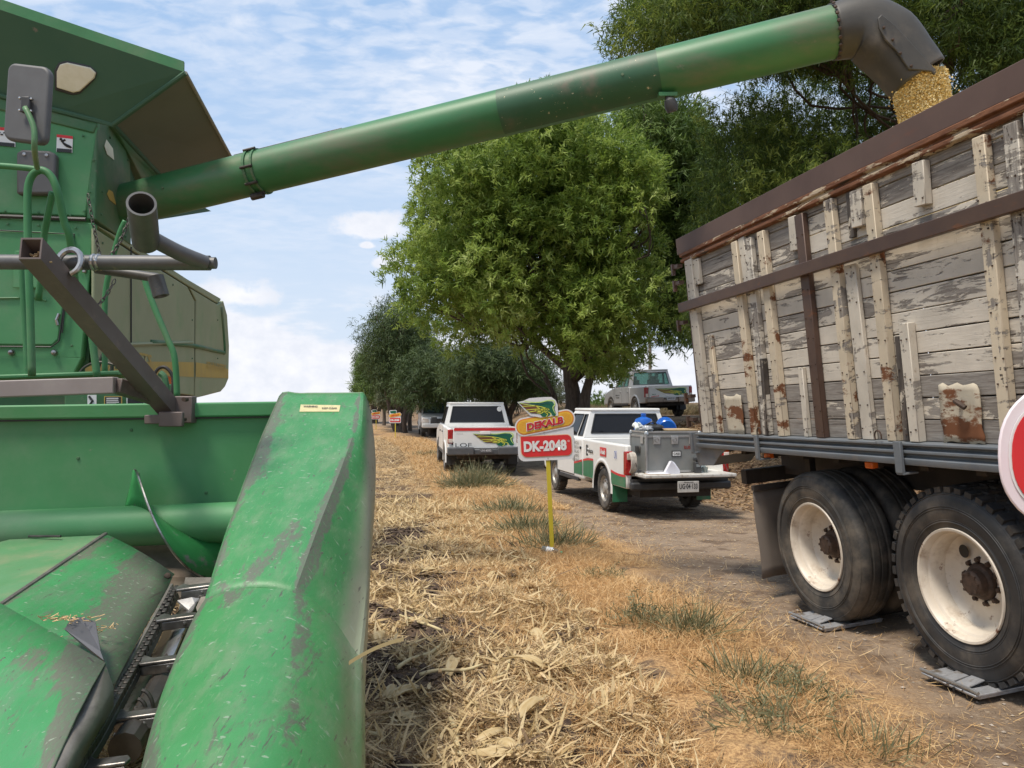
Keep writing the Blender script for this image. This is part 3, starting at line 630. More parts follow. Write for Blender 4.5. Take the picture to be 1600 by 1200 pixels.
    def wheel(kind, x, y, flip):
        key = (kind, flip)
        R = .525
        if key not in proto:
            m = tyre(.27, R, kind, None)
            if kind == 'lug':
                for k in range(44):
                    a = 2 * math.pi * k / 44; 
                    for (xa, xb, da) in ((.004, .075, .0), (.195, .266, .07)):
                        a2 = a + da; c_, s_ = math.cos(a2), math.sin(a2); O = V(((xa + xb) / 2, c_ * (R - .004), s_ * (R - .004)))
                        m.box(O, (xb - xa, .046, .03), X=(1, 0, 0), Y=(0, -s_, c_), Z=(0, c_, s_))
                    a3 = a + .035; c_, s_ = math.cos(a3), math.sin(a3); m.box((.135, c_ * (R + .002), s_ * (R + .002)), (.085, .03, .02), Y=(.5 if k % 2 else -.5, -s_, c_), X=(1, 0, 0), Z=(0, c_, s_))
            side_ring(m, .485, .004, .005); side_ring(m, .345, .005, -.004); side_ring(m, .42, .003, -.0125)
            if flip: m.v = [(-v[0] + .27, v[1], v[2]) for v in m.v]; m.f = [f[::-1] for f in m.f]
            o = m.build('tyre', TYREB if kind == 'lug' else TYRE, None, smooth=True, angle=32); COL.objects.unlink(o); proto[key] = o.data
            r = rim(None)
            if flip: r.v = [(-v[0] + .27, v[1], v[2]) for v in r.v]; r.f = [f[::-1] for f in r.f]
            proto[('rim', flip)] = r
        w = bpy.data.objects.new('tyre', proto[key]); COL.objects.link(w); w.parent = truck; w.location = (x, y, .525); w.rotation_euler = (random.random() * 6, 0, 0)
        rm = proto[('rim', flip)].build('rim', RIMW, truck, smooth=True, angle=28); rm.location = (x, y, .525)
        return w
    for y, kind in ((0, 'lug'), (1.34, 'rib')):
        for x, fl in ((.0, False), (.31, True), (1.87, False), (2.18, True)): 
            wheel(kind, x, y, fl)
        h = MB(); h.lathe([(.02, .07), (.055, .072), (.07, .085), (.075, .125), (.095, .135), (.10, .15), (.10, .18)], (0, 0, 0), (1, 0, 0), 24); h.lathe([(.0, .07), (.02, .07)], (0, 0, 0), (1, 0, 0), 12)
        hub = h.build('wheel_hub', HUBM, truck, smooth=True); hub.location = (0, y, .525)
        for k in range(10):
            a = 2 * math.pi * k / 10 + .2; m = MB(); m.lathe([(.0, .022), (.013, .024), (.014, .038), (.018, .04), (.018, .056)], (.115, math.cos(a) * .118, math.sin(a) * .118), (1, 0, 0), 8)
            n_ = m.build('wheel_nut', HUBM, hub)
        for k in range(8):
            a = 2 * math.pi * k / 8; MB().box((.078, math.cos(a) * .054, math.sin(a) * .054), (.022, .014, .014)).build('hub_bolt', HUBM, hub)
        for a in ((2.35, .0) if kind == 'lug' else ()):
            if a == 0: continue
            m = MB(); m.lathe([(0, 0), (.037, 0)], (.150, .105, .15), (1, 0, 0), 20); hole = m.build('hand_hole', BLACK, hub); hole.location = (.0, 0, 0)
    # mud flap behind the rear wheel
    y = TS(1176, 800)[0]; m = MB(); rows = []
    for i in range(9):
        rows.append([(x0 + .02 + .62 * j / 6, y + .02 * math.sin(i * .7) * (i / 8) + .008 * math.sin(j * 1.7 + i), .86 - .70 * i / 8 - (.012 if j == 0 else 0)) for j in range(7)])
    m.grid(rows); m.build('mud_flap', FLAP2, truck, smooth='full', solid=.012)
    bx('flap_bar', CHASSIS, truck, (x0 + .34, y - .02, .875), (.66, .04, .04))
    # load: heap of maize inside
    m = MB(); rows = []
    for i in range(25):
        s = s_end - .06 + (s_front + .1 - s_end) * i / 24
        rows.append([(.03 + 2.33 * j / 12, s, hTop - .55 + .5 * math.exp(-((s - .9) / 1.1) ** 2 - ((j / 12 - .5) / .38) ** 2)) for j in range(13)])
    m.grid(rows); m.build('grain_load', mk('maize_heap', (.55, .38, .12), (.70, .52, .22), 60, rough=.7, bump=.8, bscale=120), truck, smooth='full')
    return s_end, hTop
FLAP2 = mk('brown_dusty_flap', (.14, .115, .095), (.17, .14, .115), 2, rough=.85, dust=(.21, .17, .13), dth=(.5, .8), dscale=2)
BLACKWOOD = mk('dark_stained_strip', (.04, .033, .028), (.11, .09, .075), 8, rough=.8, stretch=(1, 3, .5), spots=(.5, .44, .35), sth=(.56, .64), sscale=9)
T_info = build_truck()

# portable wheel scales under the two near wheels
def weigh_pad(y, label):
    M = Matrix.Translation(T_o + T_a * y + T_b * .02 - T_c * .012) @ T_R.to_4x4()
    t = thing('weigh_pad', None, label, 'wheel scale', 'portable wheel scales under the grain truck', mat=M)
    m = MB(); m.prism([(-.17, -.32, .008), (-.17, .32, .008), (.36, .32, .008), (.36, -.32, .008)], (0, 0, .018)); t.scale = (.85, .58, 1)
    m.build('base_plate', PADM, t, bevel=.004)
    for s in (-1, 1):
        q = MB(); q.prism([(-.20, s * .19, .026), (-.20, s * .34, .026), (.36, s * .34, .026), (.36, s * .19, .026)], (0, 0, .012)); q.build('platform', PADM, t, bevel=.004)
    q = MB(); q.prism([(-.20, -.17, .028), (-.20, -.02, .028), (-.02, -.02, .055), (-.02, -.17, .055)], (0, 0, .008)); q.prism([(-.20, .02, .028), (-.20, .17, .028), (-.02, .17, .045), (-.02, .02, .045)], (0, 0, .008)); q.build('ramp_plate', PADM, t, bevel=.003)
    q = MB(); q.tube([(-.19, -.36, .05), (-.19, -.26, .055), (-.19, .36, .05)], .01, 8); q.build('carry_handle', ALU, t)
    q = MB(); q.tube([(-.205, -.1, .03), (-.215, -.1, .03)], .012, 10); q.build('cable_socket', BLACK, t)
    return t
weigh_pad(-.02, 'scuffed aluminium wheel scale pad under the chunky treaded near tyre')
weigh_pad(1.32, 'scuffed aluminium wheel scale pad under the smooth worn tyre beside the mud flap')
# ------------------------------------------------------------------ the combine harvester
H_base = V((-4.2, 8.5, 0))
comb = thing('combine_harvester', H_base, 'green combine harvester with corn header and raised unloading auger, dusty side panels', 'combine harvester')
ph_ = math.radians(10); Hu = V((math.cos(ph_), math.sin(ph_), 0)); Hw = V((-math.sin(ph_), math.cos(ph_), 0)); UP = V((0, 0, 1))
def hb_(m, name, mat_, parent=None, **k): return m.build(name, mat_, parent or comb, world=True, **k)
P_front = at(147, 590, 7.0); P_side = P_front
def FR(px, py, off=0): return onplane(px, py, P_front - Hw * off, Hw)        # on the front face, off metres towards the camera
def SD(px, py, off=0): return onplane(px, py, P_side + Hu * off, Hu)        # on the left flank
def slab(name, mat_, pts, n, th, parent=None, bevel=.012, **k):
    return hb_(MB().prism(pts, n * -th), name, mat_, parent, bevel=bevel, **k)
def decal_lines(par, P0, U, W_, n, mat_=BLACK):
    for i in range(n):
        a = P0 + W_ * (i / n); l = .75 + .25 * random.random()
        hb_(MB().prism([a, a + U * l, a + U * l + W_ * (.45 / n), a + W_ * (.45 / n)], U.cross(W_).normalized() * .001), 'print_line', mat_, par)
def build_body():
    n = -Hw
    # core of the machine
    zt = at(177, 195, 7).z
    a = P_front + Hw * .12 - Hu * .08
    core = MB(); core.prism([V((*(a - Hu * 3.0).xy, .9)), V((*a.xy, .9)), V((*a.xy, 2.95)), V((*(a - Hu * 3.0).xy, 2.95))], Hw * 2.4)
    hb_(core, 'machine_core', GREEN_DK)
    # lower front panel with the service door
    slab('front_panel', GREEN_PAN, [FR(-420, 560), FR(128, 560), FR(147, 348), FR(-420, 318)], n, .1)
    slab('service_door', GREEN_PAN, [FR(-60, 358, .02), FR(70, 361, .02), FR(116, 366, .02), FR(92, 530, .02), FR(82, 540, .02), FR(-60, 539, .02)], n, .03, bevel=.015)
    sd = hb_(MB().tube([FR(-20, 466, .03), FR(60, 465, .03), FR(72, 470, .03)], .008, 6), 'door_crease', GREEN)
    hb_(MB().tube([FR(92, 490, .03), FR(88, 500, .035), FR(90, 508, .03)], .012, 6), 'door_latch', STEEL)
    for px in (18, 85): 
        p = FR(px, 551, .01); hb_(MB().lathe([(0, .03), (.02, .025), (.028, 0)], p, n, 10), 'panel_bolt', STEEL, smooth=True)
    slab('lower_sill', GREEN_PAN, [FR(-420, 595), FR(112, 592), FR(128, 558), FR(70, 556), FR(-420, 562)], n, .12)
    slab('lower_front_plate', GREEN_DK, [FR(-300, 700, -.3), FR(270, 700, -.3), FR(270, 600, -.3), FR(-300, 600, -.3)], n, .05)
    slab('dark_opening', CHASSIS, [FR(-100, 640, -.26), FR(105, 640, -.26), FR(95, 622, -.26), FR(-100, 618, -.26)], n, .03)
    # grain tank front, in a lighter upper panel
    slab('tank_front', GREEN_PAN, [FR(-420, 318), FR(134, 338), FR(152, 196), FR(152, 188), FR(90, 172), FR(0, 149), FR(-420, 44)], n, .08)
    slab('tank_front_header', GREEN_DK, [FR(-420, 78, .015), FR(0, 172, .015), FR(146, 208, .015), FR(152, 194, .015), FR(92, 176, .015), FR(0, 152, .015), FR(-420, 48, .015)], n, .05)
    hb_(MB().tube([FR(-420, 322, .02), FR(134, 343, .02)], .018, 6), 'panel_gap', BLACK)
    # flank of the tank
    hb_(MB().prism([SD(150, 343), SD(205, 383), SD(204, 270), SD(204, 226), SD(182, 192), SD(152, 186)], Hu * -.08), 'tank_side', GREEN_DK, bevel=.012)
    hb_(MB().prism([SD(166, 218, .004), SD(176, 232, .004), SD(178, 250, .004), SD(167, 241, .004), SD(163, 228, .004)], Hu * .003), 'worn_patch', CREAM)
    hb_(MB().prism([SD(170, 296, .004), SD(176, 300, .004), SD(181, 320, .004), SD(171, 312, .004), SD(167, 303, .004)], Hu * .003), 'leaping_animal_emblem', YELLOW)
    # long dusty side panels
    top = [(130, 345), (203, 380), (287, 432), (348, 468)]
    def sidepan(name, pts, m, off=0, th=.1): return hb_(MB().prism([SD(*p, off) for p in pts], Hu * -th), name, m, bevel=.012)
    sidepan('side_panel', [(148, 590), (148, 356), (203, 392), (293, 448), (304, 470), (303, 618), (200, 604)], OLIVE, 0, .03)
    sidepan('rear_side_panel', [(305, 622), (307, 470), (297, 450), (340, 476), (349, 470), (355, 492), (358, 540), (357, 592), (352, 604), (345, 612), (318, 619)], OLIVE, 0)
    sidepan('upper_side_panel', [(149, 350), (205, 380), (250, 408), (293, 436), (346, 467), (340, 474), (290, 444), (203, 389)], OLIVE, -.01)
    sidepan('side_backing', [(175, 602), (175, 380), (203, 395), (346, 470), (352, 600), (300, 620)], CHASSIS, -.06, .3)
    sidepan('lower_side_panel', [(200, 605), (280, 618), (280, 700), (140, 700), (140, 595)], GREEN_DK, -.05)
    # raised moulding and yellow stripe
    hb_(MB().tube([SD(235, 535, .0), SD(300, 540, .0), SD(345, 550, .0), SD(350, 545, .0), SD(345, 480, .0)], .03, 8, smooth=5), 'panel_moulding', GREEN_DK, smooth='full')
    st = MB(); T_ = [(133, 576), (140, 569), (180, 566), (240, 565), (303, 566)]; B_ = [(133, 583), (140, 584), (180, 584), (240, 586), (303, 589)]
    st.grid([[SD(*p, .004) for p in T_], [SD(*p, .004) for p in B_]]); hb_(st, 'yellow_stripe', YELLOW)
    st = MB(); st.grid([[SD(*p, .004) for p in ((306, 566), (330, 570), (357, 577))], [SD(*p, .004) for p in ((306, 589), (330, 590), (357, 591))]]); hb_(st, 'yellow_stripe', YELLOW)
    text_mesh('side_lettering', '9650STS', YELLOW, comb, SD(186, 562, .003), SD(237, 572, .003) - SD(186, 562, .003), SD(186, 542, .003) - SD(186, 562, .003), bold=.03)
    text_mesh('side_lettering', 'JOHN DEERE', YELLOW, comb, SD(322, 580, .005), SD(353, 584, .005) - SD(322, 580, .005), SD(322, 564, .005) - SD(322, 580, .005), bold=.04)
    hb_(MB().prism([SD(262, 588, .006), SD(272, 590, .006), SD(272, 612, .006), SD(262, 606, .006)], Hu * .01), 'side_reflector', ORANGE)
    # rear bulk beyond the side
    rr = MB(); e = SD(352, 500); rr.prism([V((e.x, e.y, 1.9)) - Hu * .05, V((e.x, e.y, 3.2)) - Hu * .05, V((e.x, e.y, 3.2)) - Hu * 2.6, V((e.x, e.y, 1.9)) - Hu * 2.6], Hw * .3); hb_(rr, 'rear_hood', OLIVE, bevel=.1)
    # stickers
    def sticker(pts, off=.006, man=False):
        q = [FR(*p, off) for p in pts]; s = hb_(MB().prism(q, n * .002), 'warning_sticker', WHITE)
        U = q[1] - q[0]; W_ = q[3] - q[0]
        band = MB().prism([q[3] - W_ * .16, q[2] - W_ * .16, q[2], q[3]], n * .004); hb_(band, 'sticker_band', REDP, s)
        hb_(MB().prism([q[0] + U * .03, q[1] - U * .03, q[1] - U * .03 + W_ * .2, q[0] + U * .03 + W_ * .2], n * .004), 'sticker_text_band', BLACK, s)
        g = MB()
        if man: 
            for a, b in (((.25, .8), (.45, .5)), ((.45, .5), (.9, .34)), ((.3, .6), (.55, .72)), ((.45, .5), (.6, .38)), ((.2, .72), (.35, .72)), ((.62, .36), (.95, .30))):
                g.tube([q[0] + U * a[0] + W_ * a[1] + n * .005, q[0] + U * b[0] + W_ * b[1] + n * .005], .008, 5)
        else:
            for k in range(6): x, y = .15 + .14 * k, .45 + .3 * random.random(); g.tube([q[0] + U * x + W_ * y + n * .005, q[0] + U * (x + .12) + W_ * (y + .12 * random.uniform(-1, 1)) + n * .005], .006, 5)
        hb_(g, 'sticker_figure', BLACK, s)
    sticker([(88, 237), (113, 239), (114, 213), (89, 210)], man=True); sticker([(-8, 227), (24, 230), (24, 201), (-8, 198)])
    # black air box below the mirror
    ab = slab('air_grille_box', MIRROR, [FR(25, 303, .09), FR(86, 303, .09), FR(87, 240, .09), FR(76, 235, .09), FR(34, 233, .09), FR(25, 238, .09)], n, .09, bevel=.02)
    for px in (38, 73): hb_(MB().lathe([(0, .012), (.014, .01), (.018, 0)], FR(px, 241 - (38 - px) * .05, .09), n, 8), 'box_bolt', STEEL, ab)
    # flared grain tank extension
    Zt = P_front
    A = [FR(-420, 45, 0), FR(0, 150), FR(90, 173), FR(177, 195)]
    B = [at(-420, -125, 5.95), at(0, 15, 6.55), at(150, 66, 6.7), at(287, 112, 6.8)]
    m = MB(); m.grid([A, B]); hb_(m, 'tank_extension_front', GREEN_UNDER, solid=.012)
    m = MB()
    for a, b in zip(B[:-1], B[1:]): m.prism([a + UP * -.0, b + UP * -.0, b + UP * .09 , a + UP * .09], Hw * .03)
    hb_(m, 'extension_front_lip', GREEN)
    c0 = FR(177, 195); c1 = SD(256, 280, .17); d0 = at(290, 114, 6.8); d1 = at(362, 247, 9.1)
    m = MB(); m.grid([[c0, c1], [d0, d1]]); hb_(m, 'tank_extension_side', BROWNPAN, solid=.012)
    hb_(MB().tube([d0, d1], .016, 8), 'extension_side_lip', mk('pale_worn_edge', (.25, .24, .20), rough=.6))
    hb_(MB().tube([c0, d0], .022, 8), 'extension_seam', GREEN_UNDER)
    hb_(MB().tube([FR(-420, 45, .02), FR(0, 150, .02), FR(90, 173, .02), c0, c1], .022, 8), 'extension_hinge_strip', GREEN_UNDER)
    hb_(MB().prism([SD(178, 196, .05), SD(256, 280, .12), SD(270, 300, .10), SD(228, 290, .08), SD(200, 236, .02)], Hu * -.1), 'tank_side_upper', GREEN_DK, bevel=.01)
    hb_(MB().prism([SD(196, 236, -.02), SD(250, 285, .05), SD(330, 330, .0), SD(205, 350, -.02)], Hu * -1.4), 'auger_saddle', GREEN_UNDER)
    # work lamp set in the flap
    n2 = (B[1] - A[1]).cross(A[3] - A[1]).normalized(); 
    if n2.dot(-A[1]) < 0: n2 = -n2
    def FL(px, py, o=.01): return onplane(px, py, A[3] + n2 * o, n2)
    lp = slab('work_lamp_lens', CREAM, [FL(*p, .03) for p in ((88, 112), (93, 101), (104, 98), (140, 106), (149, 114), (147, 122), (124, 143), (114, 145), (88, 137))], n2, .03, bevel=.008)
    slab('lamp_bezel', BLACKP, [FL(*p, .012) for p in ((84, 110), (91, 98), (103, 95), (141, 103), (153, 113), (150, 124), (125, 147), (113, 149), (85, 141))], n2, .02, lp)
build_body()
def body_fittings():
    n = -Hw; G = GREEN_PAN
    def bolt(p, ax_, r=.012, m=STEEL, name='panel_bolt'): hb_(MB().lathe([(0, r * .8), (r * .8, r * .7), (r, 0)], p, ax_, 8), name, m, smooth=True)
    for (x, y) in ((8, 330), (60, 332), (110, 336), (12, 350), (60, 352), (118, 356), (124, 420), (122, 480), (112, 540), (140, 300), (146, 250), (132, 330), (20, 190), (75, 200), (130, 212)): bolt(FR(x, y, .015), n, .011, GREEN_DK)
    for (x, y) in ((160, 300), (158, 335), (196, 370), (200, 250), (172, 215), (230, 420), (270, 445), (300, 500), (300, 560), (340, 500), (340, 560), (215, 600), (255, 612), (160, 380), (158, 500)): bolt(SD(x, y, .004), Hu, .012, GREEN_DK)
    for y in (395, 505): hb_(MB().tube([FR(-30, y, .03), FR(-30, y + 16, .03)], .016, 8), 'door_hinge', GREEN)
    hb_(MB().tube([FR(112, 374, .035), FR(104, 452, .035), FR(97, 520, .035)], .006, 6), 'door_seal', BLACK)
    hb_(MB().tube([FR(-60, 541, .03), FR(80, 542, .03), FR(92, 533, .03), FR(116, 366, .03), FR(-60, 357, .03)], .0065, 6), 'door_gap', BLACK)
    for k, (r_, pts) in enumerate(((.014, [(150, 590), (158, 560), (170, 545), (176, 560), (172, 600)]), (.010, [(118, 596), (132, 574), (160, 566), (200, 580), (212, 604)]), (.012, [(232, 610), (244, 580), (258, 574), (270, 590), (268, 620)]))):
        hb_(MB().tube([at(x, y, 6.0 - .2 * k) for x, y in pts], r_, 8, smooth=6), 'hydraulic_hose', DSTEEL, smooth='full')
    hb_(MB().prism([FR(20, 450, .055), FR(70, 450, .055), FR(66, 392, .055), FR(24, 392, .055)], n * .012), 'pressed_door_panel', G, bevel=.012)
    for x in (-150, -60, 40, 150, 250, 350): pass
    hb_(MB().tube([SD(205, 386, .01), SD(205, 600, .01)], .007, 6), 'side_panel_gap', BLACK); hb_(MB().tube([SD(150, 540, .01), SD(300, 535, .01)], .02, 6), 'side_crease', OLIVE)
    for (x, y) in ((140, 420), (146, 470)): hb_(MB().box(FR(x - 8, y, .02), (.03, .03, .07)), 'latch_block', STEEL, bevel=.006)
body_fittings()

def build_auger():
    a0 = at(205, 318, 7.75); c1 = at(395, 285, 7.35); c2 = at(805, 173, 6.85); c3 = at(1032, 113, 6.55); c4 = at(1303, 50, 6.3)
    r1 = 34 / FPX * 7.35; r2 = 37 / FPX * 6.85; r3 = 38 / FPX * 6.4
    ax = (c4 - a0).normalized(); L = (c4 - a0).length
    def P(t): return a0 + ax * t
    t1 = (c1 - a0).dot(ax); t2 = (c2 - a0).dot(ax); t3 = (c3 - a0).dot(ax)
    r1 = .198; r2 = .197; r3 = .201
    tube_ = hb_(MB().tube([P(-.6), P(t1), P(t1 + .01), P(t2), P(t3), P(L)], [r1, r1, r2, r2, r2, r2], 40, caps=False), 'unloading_auger', GREEN_AUG, smooth='full')
    sec = hb_(MB().tube([P(t3 - .01), P(t3 + .01), P(L - .01)], [r3 + .004] * 3, 40, caps=False), 'outer_tube_section', GREEN_AUG, tube_, smooth='full')
    # dark wrapped patch (half shell facing the camera)
    m = MB(); sd, u, d = frame_from(ax); rows = []
    for i in range(13):
        th = math.radians(-78 + 128 * i / 12); dirv = (-V((0, 1, 0)) + ax * ax.y).normalized(); upv = ax.cross(dirv).normalized()
        if upv.z < 0: upv = -upv
        rows.append([P(t) + (dirv * math.cos(th) + upv * math.sin(th)) * (r2 + .007) for t in (t2 - .12, t2 + .4, t3)])
    m.grid(rows); hb_(m, 'wear_sheet', mk('dark_green_wrap', (.018, .085, .035), (.028, .10, .045), 2, rough=.5, dust=(.12, .11, .07), dth=(.5, .75), dscale=2.5, spots=(.5, .45, .28), sth=(.64, .68), sscale=24), tube_, smooth='full')
    # clamp collar
    col = hb_(MB().tube([P(t1 - .03), P(t1 - .005)], r1 + .016, 36), 'clamp_collar', GREEN_DK, tube_); 
    hb_(MB().tube([P(t1 + .05), P(t1 + .07)], r1 + .014, 36), 'clamp_collar', GREEN_DK, tube_)
    for th in (60, 0, -40, -75):
        t_ = math.radians(th); dirv = (-V((0, 1, 0)) + ax * ax.y).normalized(); upv = ax.cross(dirv).normalized(); upv = upv if upv.z > 0 else -upv
        o = P(t1 + .02) + (dirv * math.cos(t_) + upv * math.sin(t_)) * (r1 + .02); MBx = MB().tube([o - ax * .06, o + ax * .06], .014, 8); hb_(MBx, 'clamp_bolt', DSTEEL, tube_)
    hb_(MB().tube([P(t1 + .02) + UP * -(r1 + .035) + V((0, -.05, 0)) - ax * .05, P(t1 + .02) + UP * -(r1 + .035) + V((0, -.05, 0)) + ax * .07], .032, 10), 'pivot_lug', DSTEEL, tube_)
    hb_(MB().tube([P(t1 - .2) + upv * (r1 + .012), P(t1 + .9) + upv * (r2 + .012)], .008, 6), 'hydraulic_line', DSTEEL, tube_)
    for t, o_ in ((.5, 20), (t3 - .3, -20)):
        hb_(MB().tube([P(t) + dirv * r2, P(t) + dirv * (r2 + .012)], .012, 8), 'tube_rivet', GREEN_DK, tube_)
    # lamp hanging below
    q = at(1043, 160, 6.5); lp = hb_(MB().box(q + UP * .055, (.14, .06, .03)).build and MB().box(q + UP * .06, (.15, .06, .03)), 'lamp_bracket', GREEN, tube_)
    hb_(MB().tube([q + UP * .05, q - UP * .01], .02, 8), 'lamp_stem', DSTEEL, tube_); hb_(MB().lathe([(0, .05), (.045, .045), (.055, 0), (.045, -.05), (.02, -.07), (0, -.07)], q - UP * .03 + V((.03, 0, 0)), V((.3, .2, -1)), 14), 'auger_lamp', BLACKP, tube_, smooth=True)
    # rubber discharge boot: square-ish elbow
    e = MB(); m1 = at(1436, 128, 6.2); secs = []
    path = [P(L - .02), at(1345, 44, 6.28), at(1382, 64, 6.25), at(1411, 96, 6.22), at(1433, 124, 6.2)]
    rad = [.215, .228, .235, .215, .205]
    sp_ = spline(path, 5); rr = []
    for i in range(len(sp_)): t = i / (len(sp_) - 1) * (len(rad) - 1); k = min(int(t), len(rad) - 2); rr.append(rad[k] + (rad[k + 1] - rad[k]) * (t - k))
    n = len(sp_); seg = 32; vs = []
    for i, p in enumerate(sp_):
        d = (sp_[min(i + 1, n - 1)] - sp_[max(i - 1, 0)]).normalized(); s_ = V((0, 1, 0)); s_ = (s_ - d * s_.dot(d)).normalized(); u_ = d.cross(s_).normalized(); u_ = u_ if u_.z > 0 or u_.x > 0 else -u_
        e_ = .5 + .5 * (1 - min(1, i / (n * .5)))
        for k in range(seg):
            a = 2 * math.pi * k / seg; c_, z_ = math.cos(a), math.sin(a); pw = 1 - .35 * min(1, i / (n * .5)); c2 = math.copysign(abs(c_) ** pw, c_); z2 = math.copysign(abs(z_) ** pw, z_)
            vs.append(p + s_ * c2 * rr[i] * .95 + u_ * z2 * rr[i])
    e.add(vs, [(i * seg + k, i * seg + (k + 1) % seg, (i + 1) * seg + (k + 1) % seg, (i + 1) * seg + k) for i in range(n - 1) for k in range(seg)])
    boot = hb_(e, 'discharge_boot', BOOT, tube_, smooth='full', solid=.012)
    d0 = sp_[-7]; 
    # bolts round the joint
    for k in range(10):
        a = math.radians(-80 + 16 * k); o = P(L - .0) + (dirv * math.cos(a) + upv * math.sin(a)) * .222; hb_(MB().lathe([(0, .012), (.012, .01), (.015, 0)], o, dirv * math.cos(a) + upv * math.sin(a), 8), 'boot_bolt', HUBM, tube_)
    # stiffening flap on the outer side of the elbow with its rivets
    S = [(1372, 28), (1378, 22), (1400, 40), (1464, 110), (1461, 117), (1455, 111), (1420, 108), (1400, 78), (1384, 62), (1374, 44)]
    hb_(MB().prism([at(x, y, 6.0) for x, y in S], V((0, .02, 0))), 'boot_flap', BOOT, tube_, bevel=.006)
    for (x, y) in ((1381, 43), (1395, 62), (1407, 83), (1424, 103)): hb_(MB().lathe([(0, .012), (.009, .01), (.012, 0)], at(x, y, 5.995), V((0, -1, 0)), 8), 'flap_rivet', HUBM, tube_)
    return tube_
auger = build_auger()

def build_header():
    n = -Hw
    Pb = at(440, 700, 4.62); 
    def BW(px, py, off=0): return onplane(px, py, Pb - Hw * off, Hw)
    # back wall, top beam, trough
    slab('header_back_wall', GREEN_PAN, [BW(-600, 850), BW(470, 850), BW(470, 650), BW(-600, 668)], n, .03, bevel=.004)
    slab('header_top_beam', GREEN_PAN, [BW(-600, 664, .035), BW(455, 650, .035), BW(455, 627, .035), BW(-600, 642, .035)], n, .14, bevel=.01)
    hb_(MB().prism([BW(-600, 668, .01), BW(455, 652, .01), BW(455, 649, .01), BW(-600, 663, .01)], n * .01), 'beam_shade_strip', BLACK)  # black strip paints the shade under the top beam
    for (x, y) in ((215, 740), (322, 770), (205, 672), (122, 716)): hb_(MB().lathe([(0, .006), (.008, .005), (.01, 0)], BW(x, y), n, 8), 'wall_rivet', GREEN_DK)
    a = BW(-600, 850); b = BW(470, 850)
    m = MB(); m.grid([[a, b], [a - Hw * .25 - UP * .14, b - Hw * .25 - UP * .14], [a - Hw * .62 - UP * .16, b - Hw * .62 - UP * .16], [a - Hw * .8 - UP * .12, b - Hw * .8 - UP * .12]]); hb_(m, 'trough_floor', mk('dirty_trough_steel', (.16, .12, .09), (.28, .23, .18), 6, rough=.6, metal=.3), solid=.01)
    # cross auger
    c = at(0, 830, 4.30); c2 = at(400, 814, 4.30 + .10); ax = (c2 - c).normalized(); c_l = c - ax * 3.0; c_r = c + ax * 1.62
    tub = hb_(MB().tube([c_l, c_r], .108, 36), 'cross_auger', GREEN_PAN, smooth=True)
    def hel(t0, t1, th0, th1, R=.30, name='flighting'):
        rows = []; N_ = 40
        for i in range(N_ + 1):
            t = t0 + (t1 - t0) * i / N_; th = th0 + (th1 - th0) * i / N_; d = -V((0, 1, 0)); d = (d - ax * d.dot(ax)).normalized(); u = V((0, 0, 1)); u = (u - ax * u.dot(ax)).normalized()
            e = d * math.cos(th) + u * math.sin(th); rr = [.10, .16, .22, R]
            fade = min(1, i / 3, (N_ - i) / 3) if name == 'flighting' else 1
            rows.append([c + ax * t + e * (.10 + (r - .10) * (.25 + .75 * fade)) for r in rr])
        f = hb_(MB().grid(rows), name, GREEN_LIT, tub, smooth='full', solid=.006)
        hb_(MB().tube([r[-1] for r in rows], .006, 6), 'flight_edge', STEEL, f)
    # the visible part winds from the top, round the front, to the bottom right
    dx = (at(215, 830, 4.3) - c).dot(ax); dx2 = (at(330, 830, 4.3) - c).dot(ax)
    hel(dx - .10, dx2 + .12, math.radians(118), math.radians(-118))
    for k in range(4): hel(dx - .95 - .5 * k - .35, dx - .95 - .5 * k + .1, math.radians(118), math.radians(-118))
    # end divider: lofted hood
    def drop(px, py, Y): return at(px, py, Y)
    S = {
     4.52: [(437, 830), (436, 700), (437, 622), (470, 617), (520, 616.5), (562, 616), (569, 619), (578, 650), (585, 735), (575, 830)],
     4.0:  [(411, 880), (409, 760), (411, 682), (445, 675), (500, 674), (553, 674), (566, 684), (578, 730), (583, 790), (573, 900)],
     3.5:  [(384, 950), (382, 830), (385, 750), (420, 741), (480, 738), (530, 739), (556, 772), (574, 800), (578, 850), (570, 990)],
     3.0:  [(352, 1040), (350, 930), (354, 838), (390, 826), (450, 822), (496, 826), (532, 878), (560, 930), (572, 960), (566, 1080)],
     2.6:  [(318, 1150), (314, 1030), (320, 950), (362, 926), (415, 921), (458, 930), (508, 985), (546, 1035), (564, 1060), (562, 1180)]}
    P_ = {  # nose of softer plastic, slightly proud
     2.72: [(330, 1150), (322, 1020), (326, 935), (365, 904), (415, 897), (458, 906), (508, 952), (546, 1003), (566, 1040), (562, 1160)],
     2.5:  [(298, 1230), (290, 1080), (300, 980), (345, 950), (410, 944), (466, 956), (518, 1000), (548, 1050), (566, 1090), (562, 1250)],
     2.1:  [(240, 1400), (232, 1240), (248, 1115), (300, 1062), (380, 1048), (455, 1064), (515, 1120), (546, 1180), (566, 1240), (558, 1400)],
     1.7:  [(215, 1640), (205, 1440), (225, 1270), (285, 1200), (365, 1185), (440, 1205), (505, 1275), (540, 1350), (560, 1430), (550, 1620)],
     1.3:  [(250, 2040), (235, 1800), (255, 1600), (305, 1510), (370, 1490), (430, 1515), (480, 1600), (515, 1700), (530, 1800), (520, 2020)],
     .98:  [(370, 2300), (366, 2270), (372, 2230), (385, 2200), (400, 2195), (415, 2205), (428, 2235), (436, 2260), (440, 2280), (436, 2310)]}
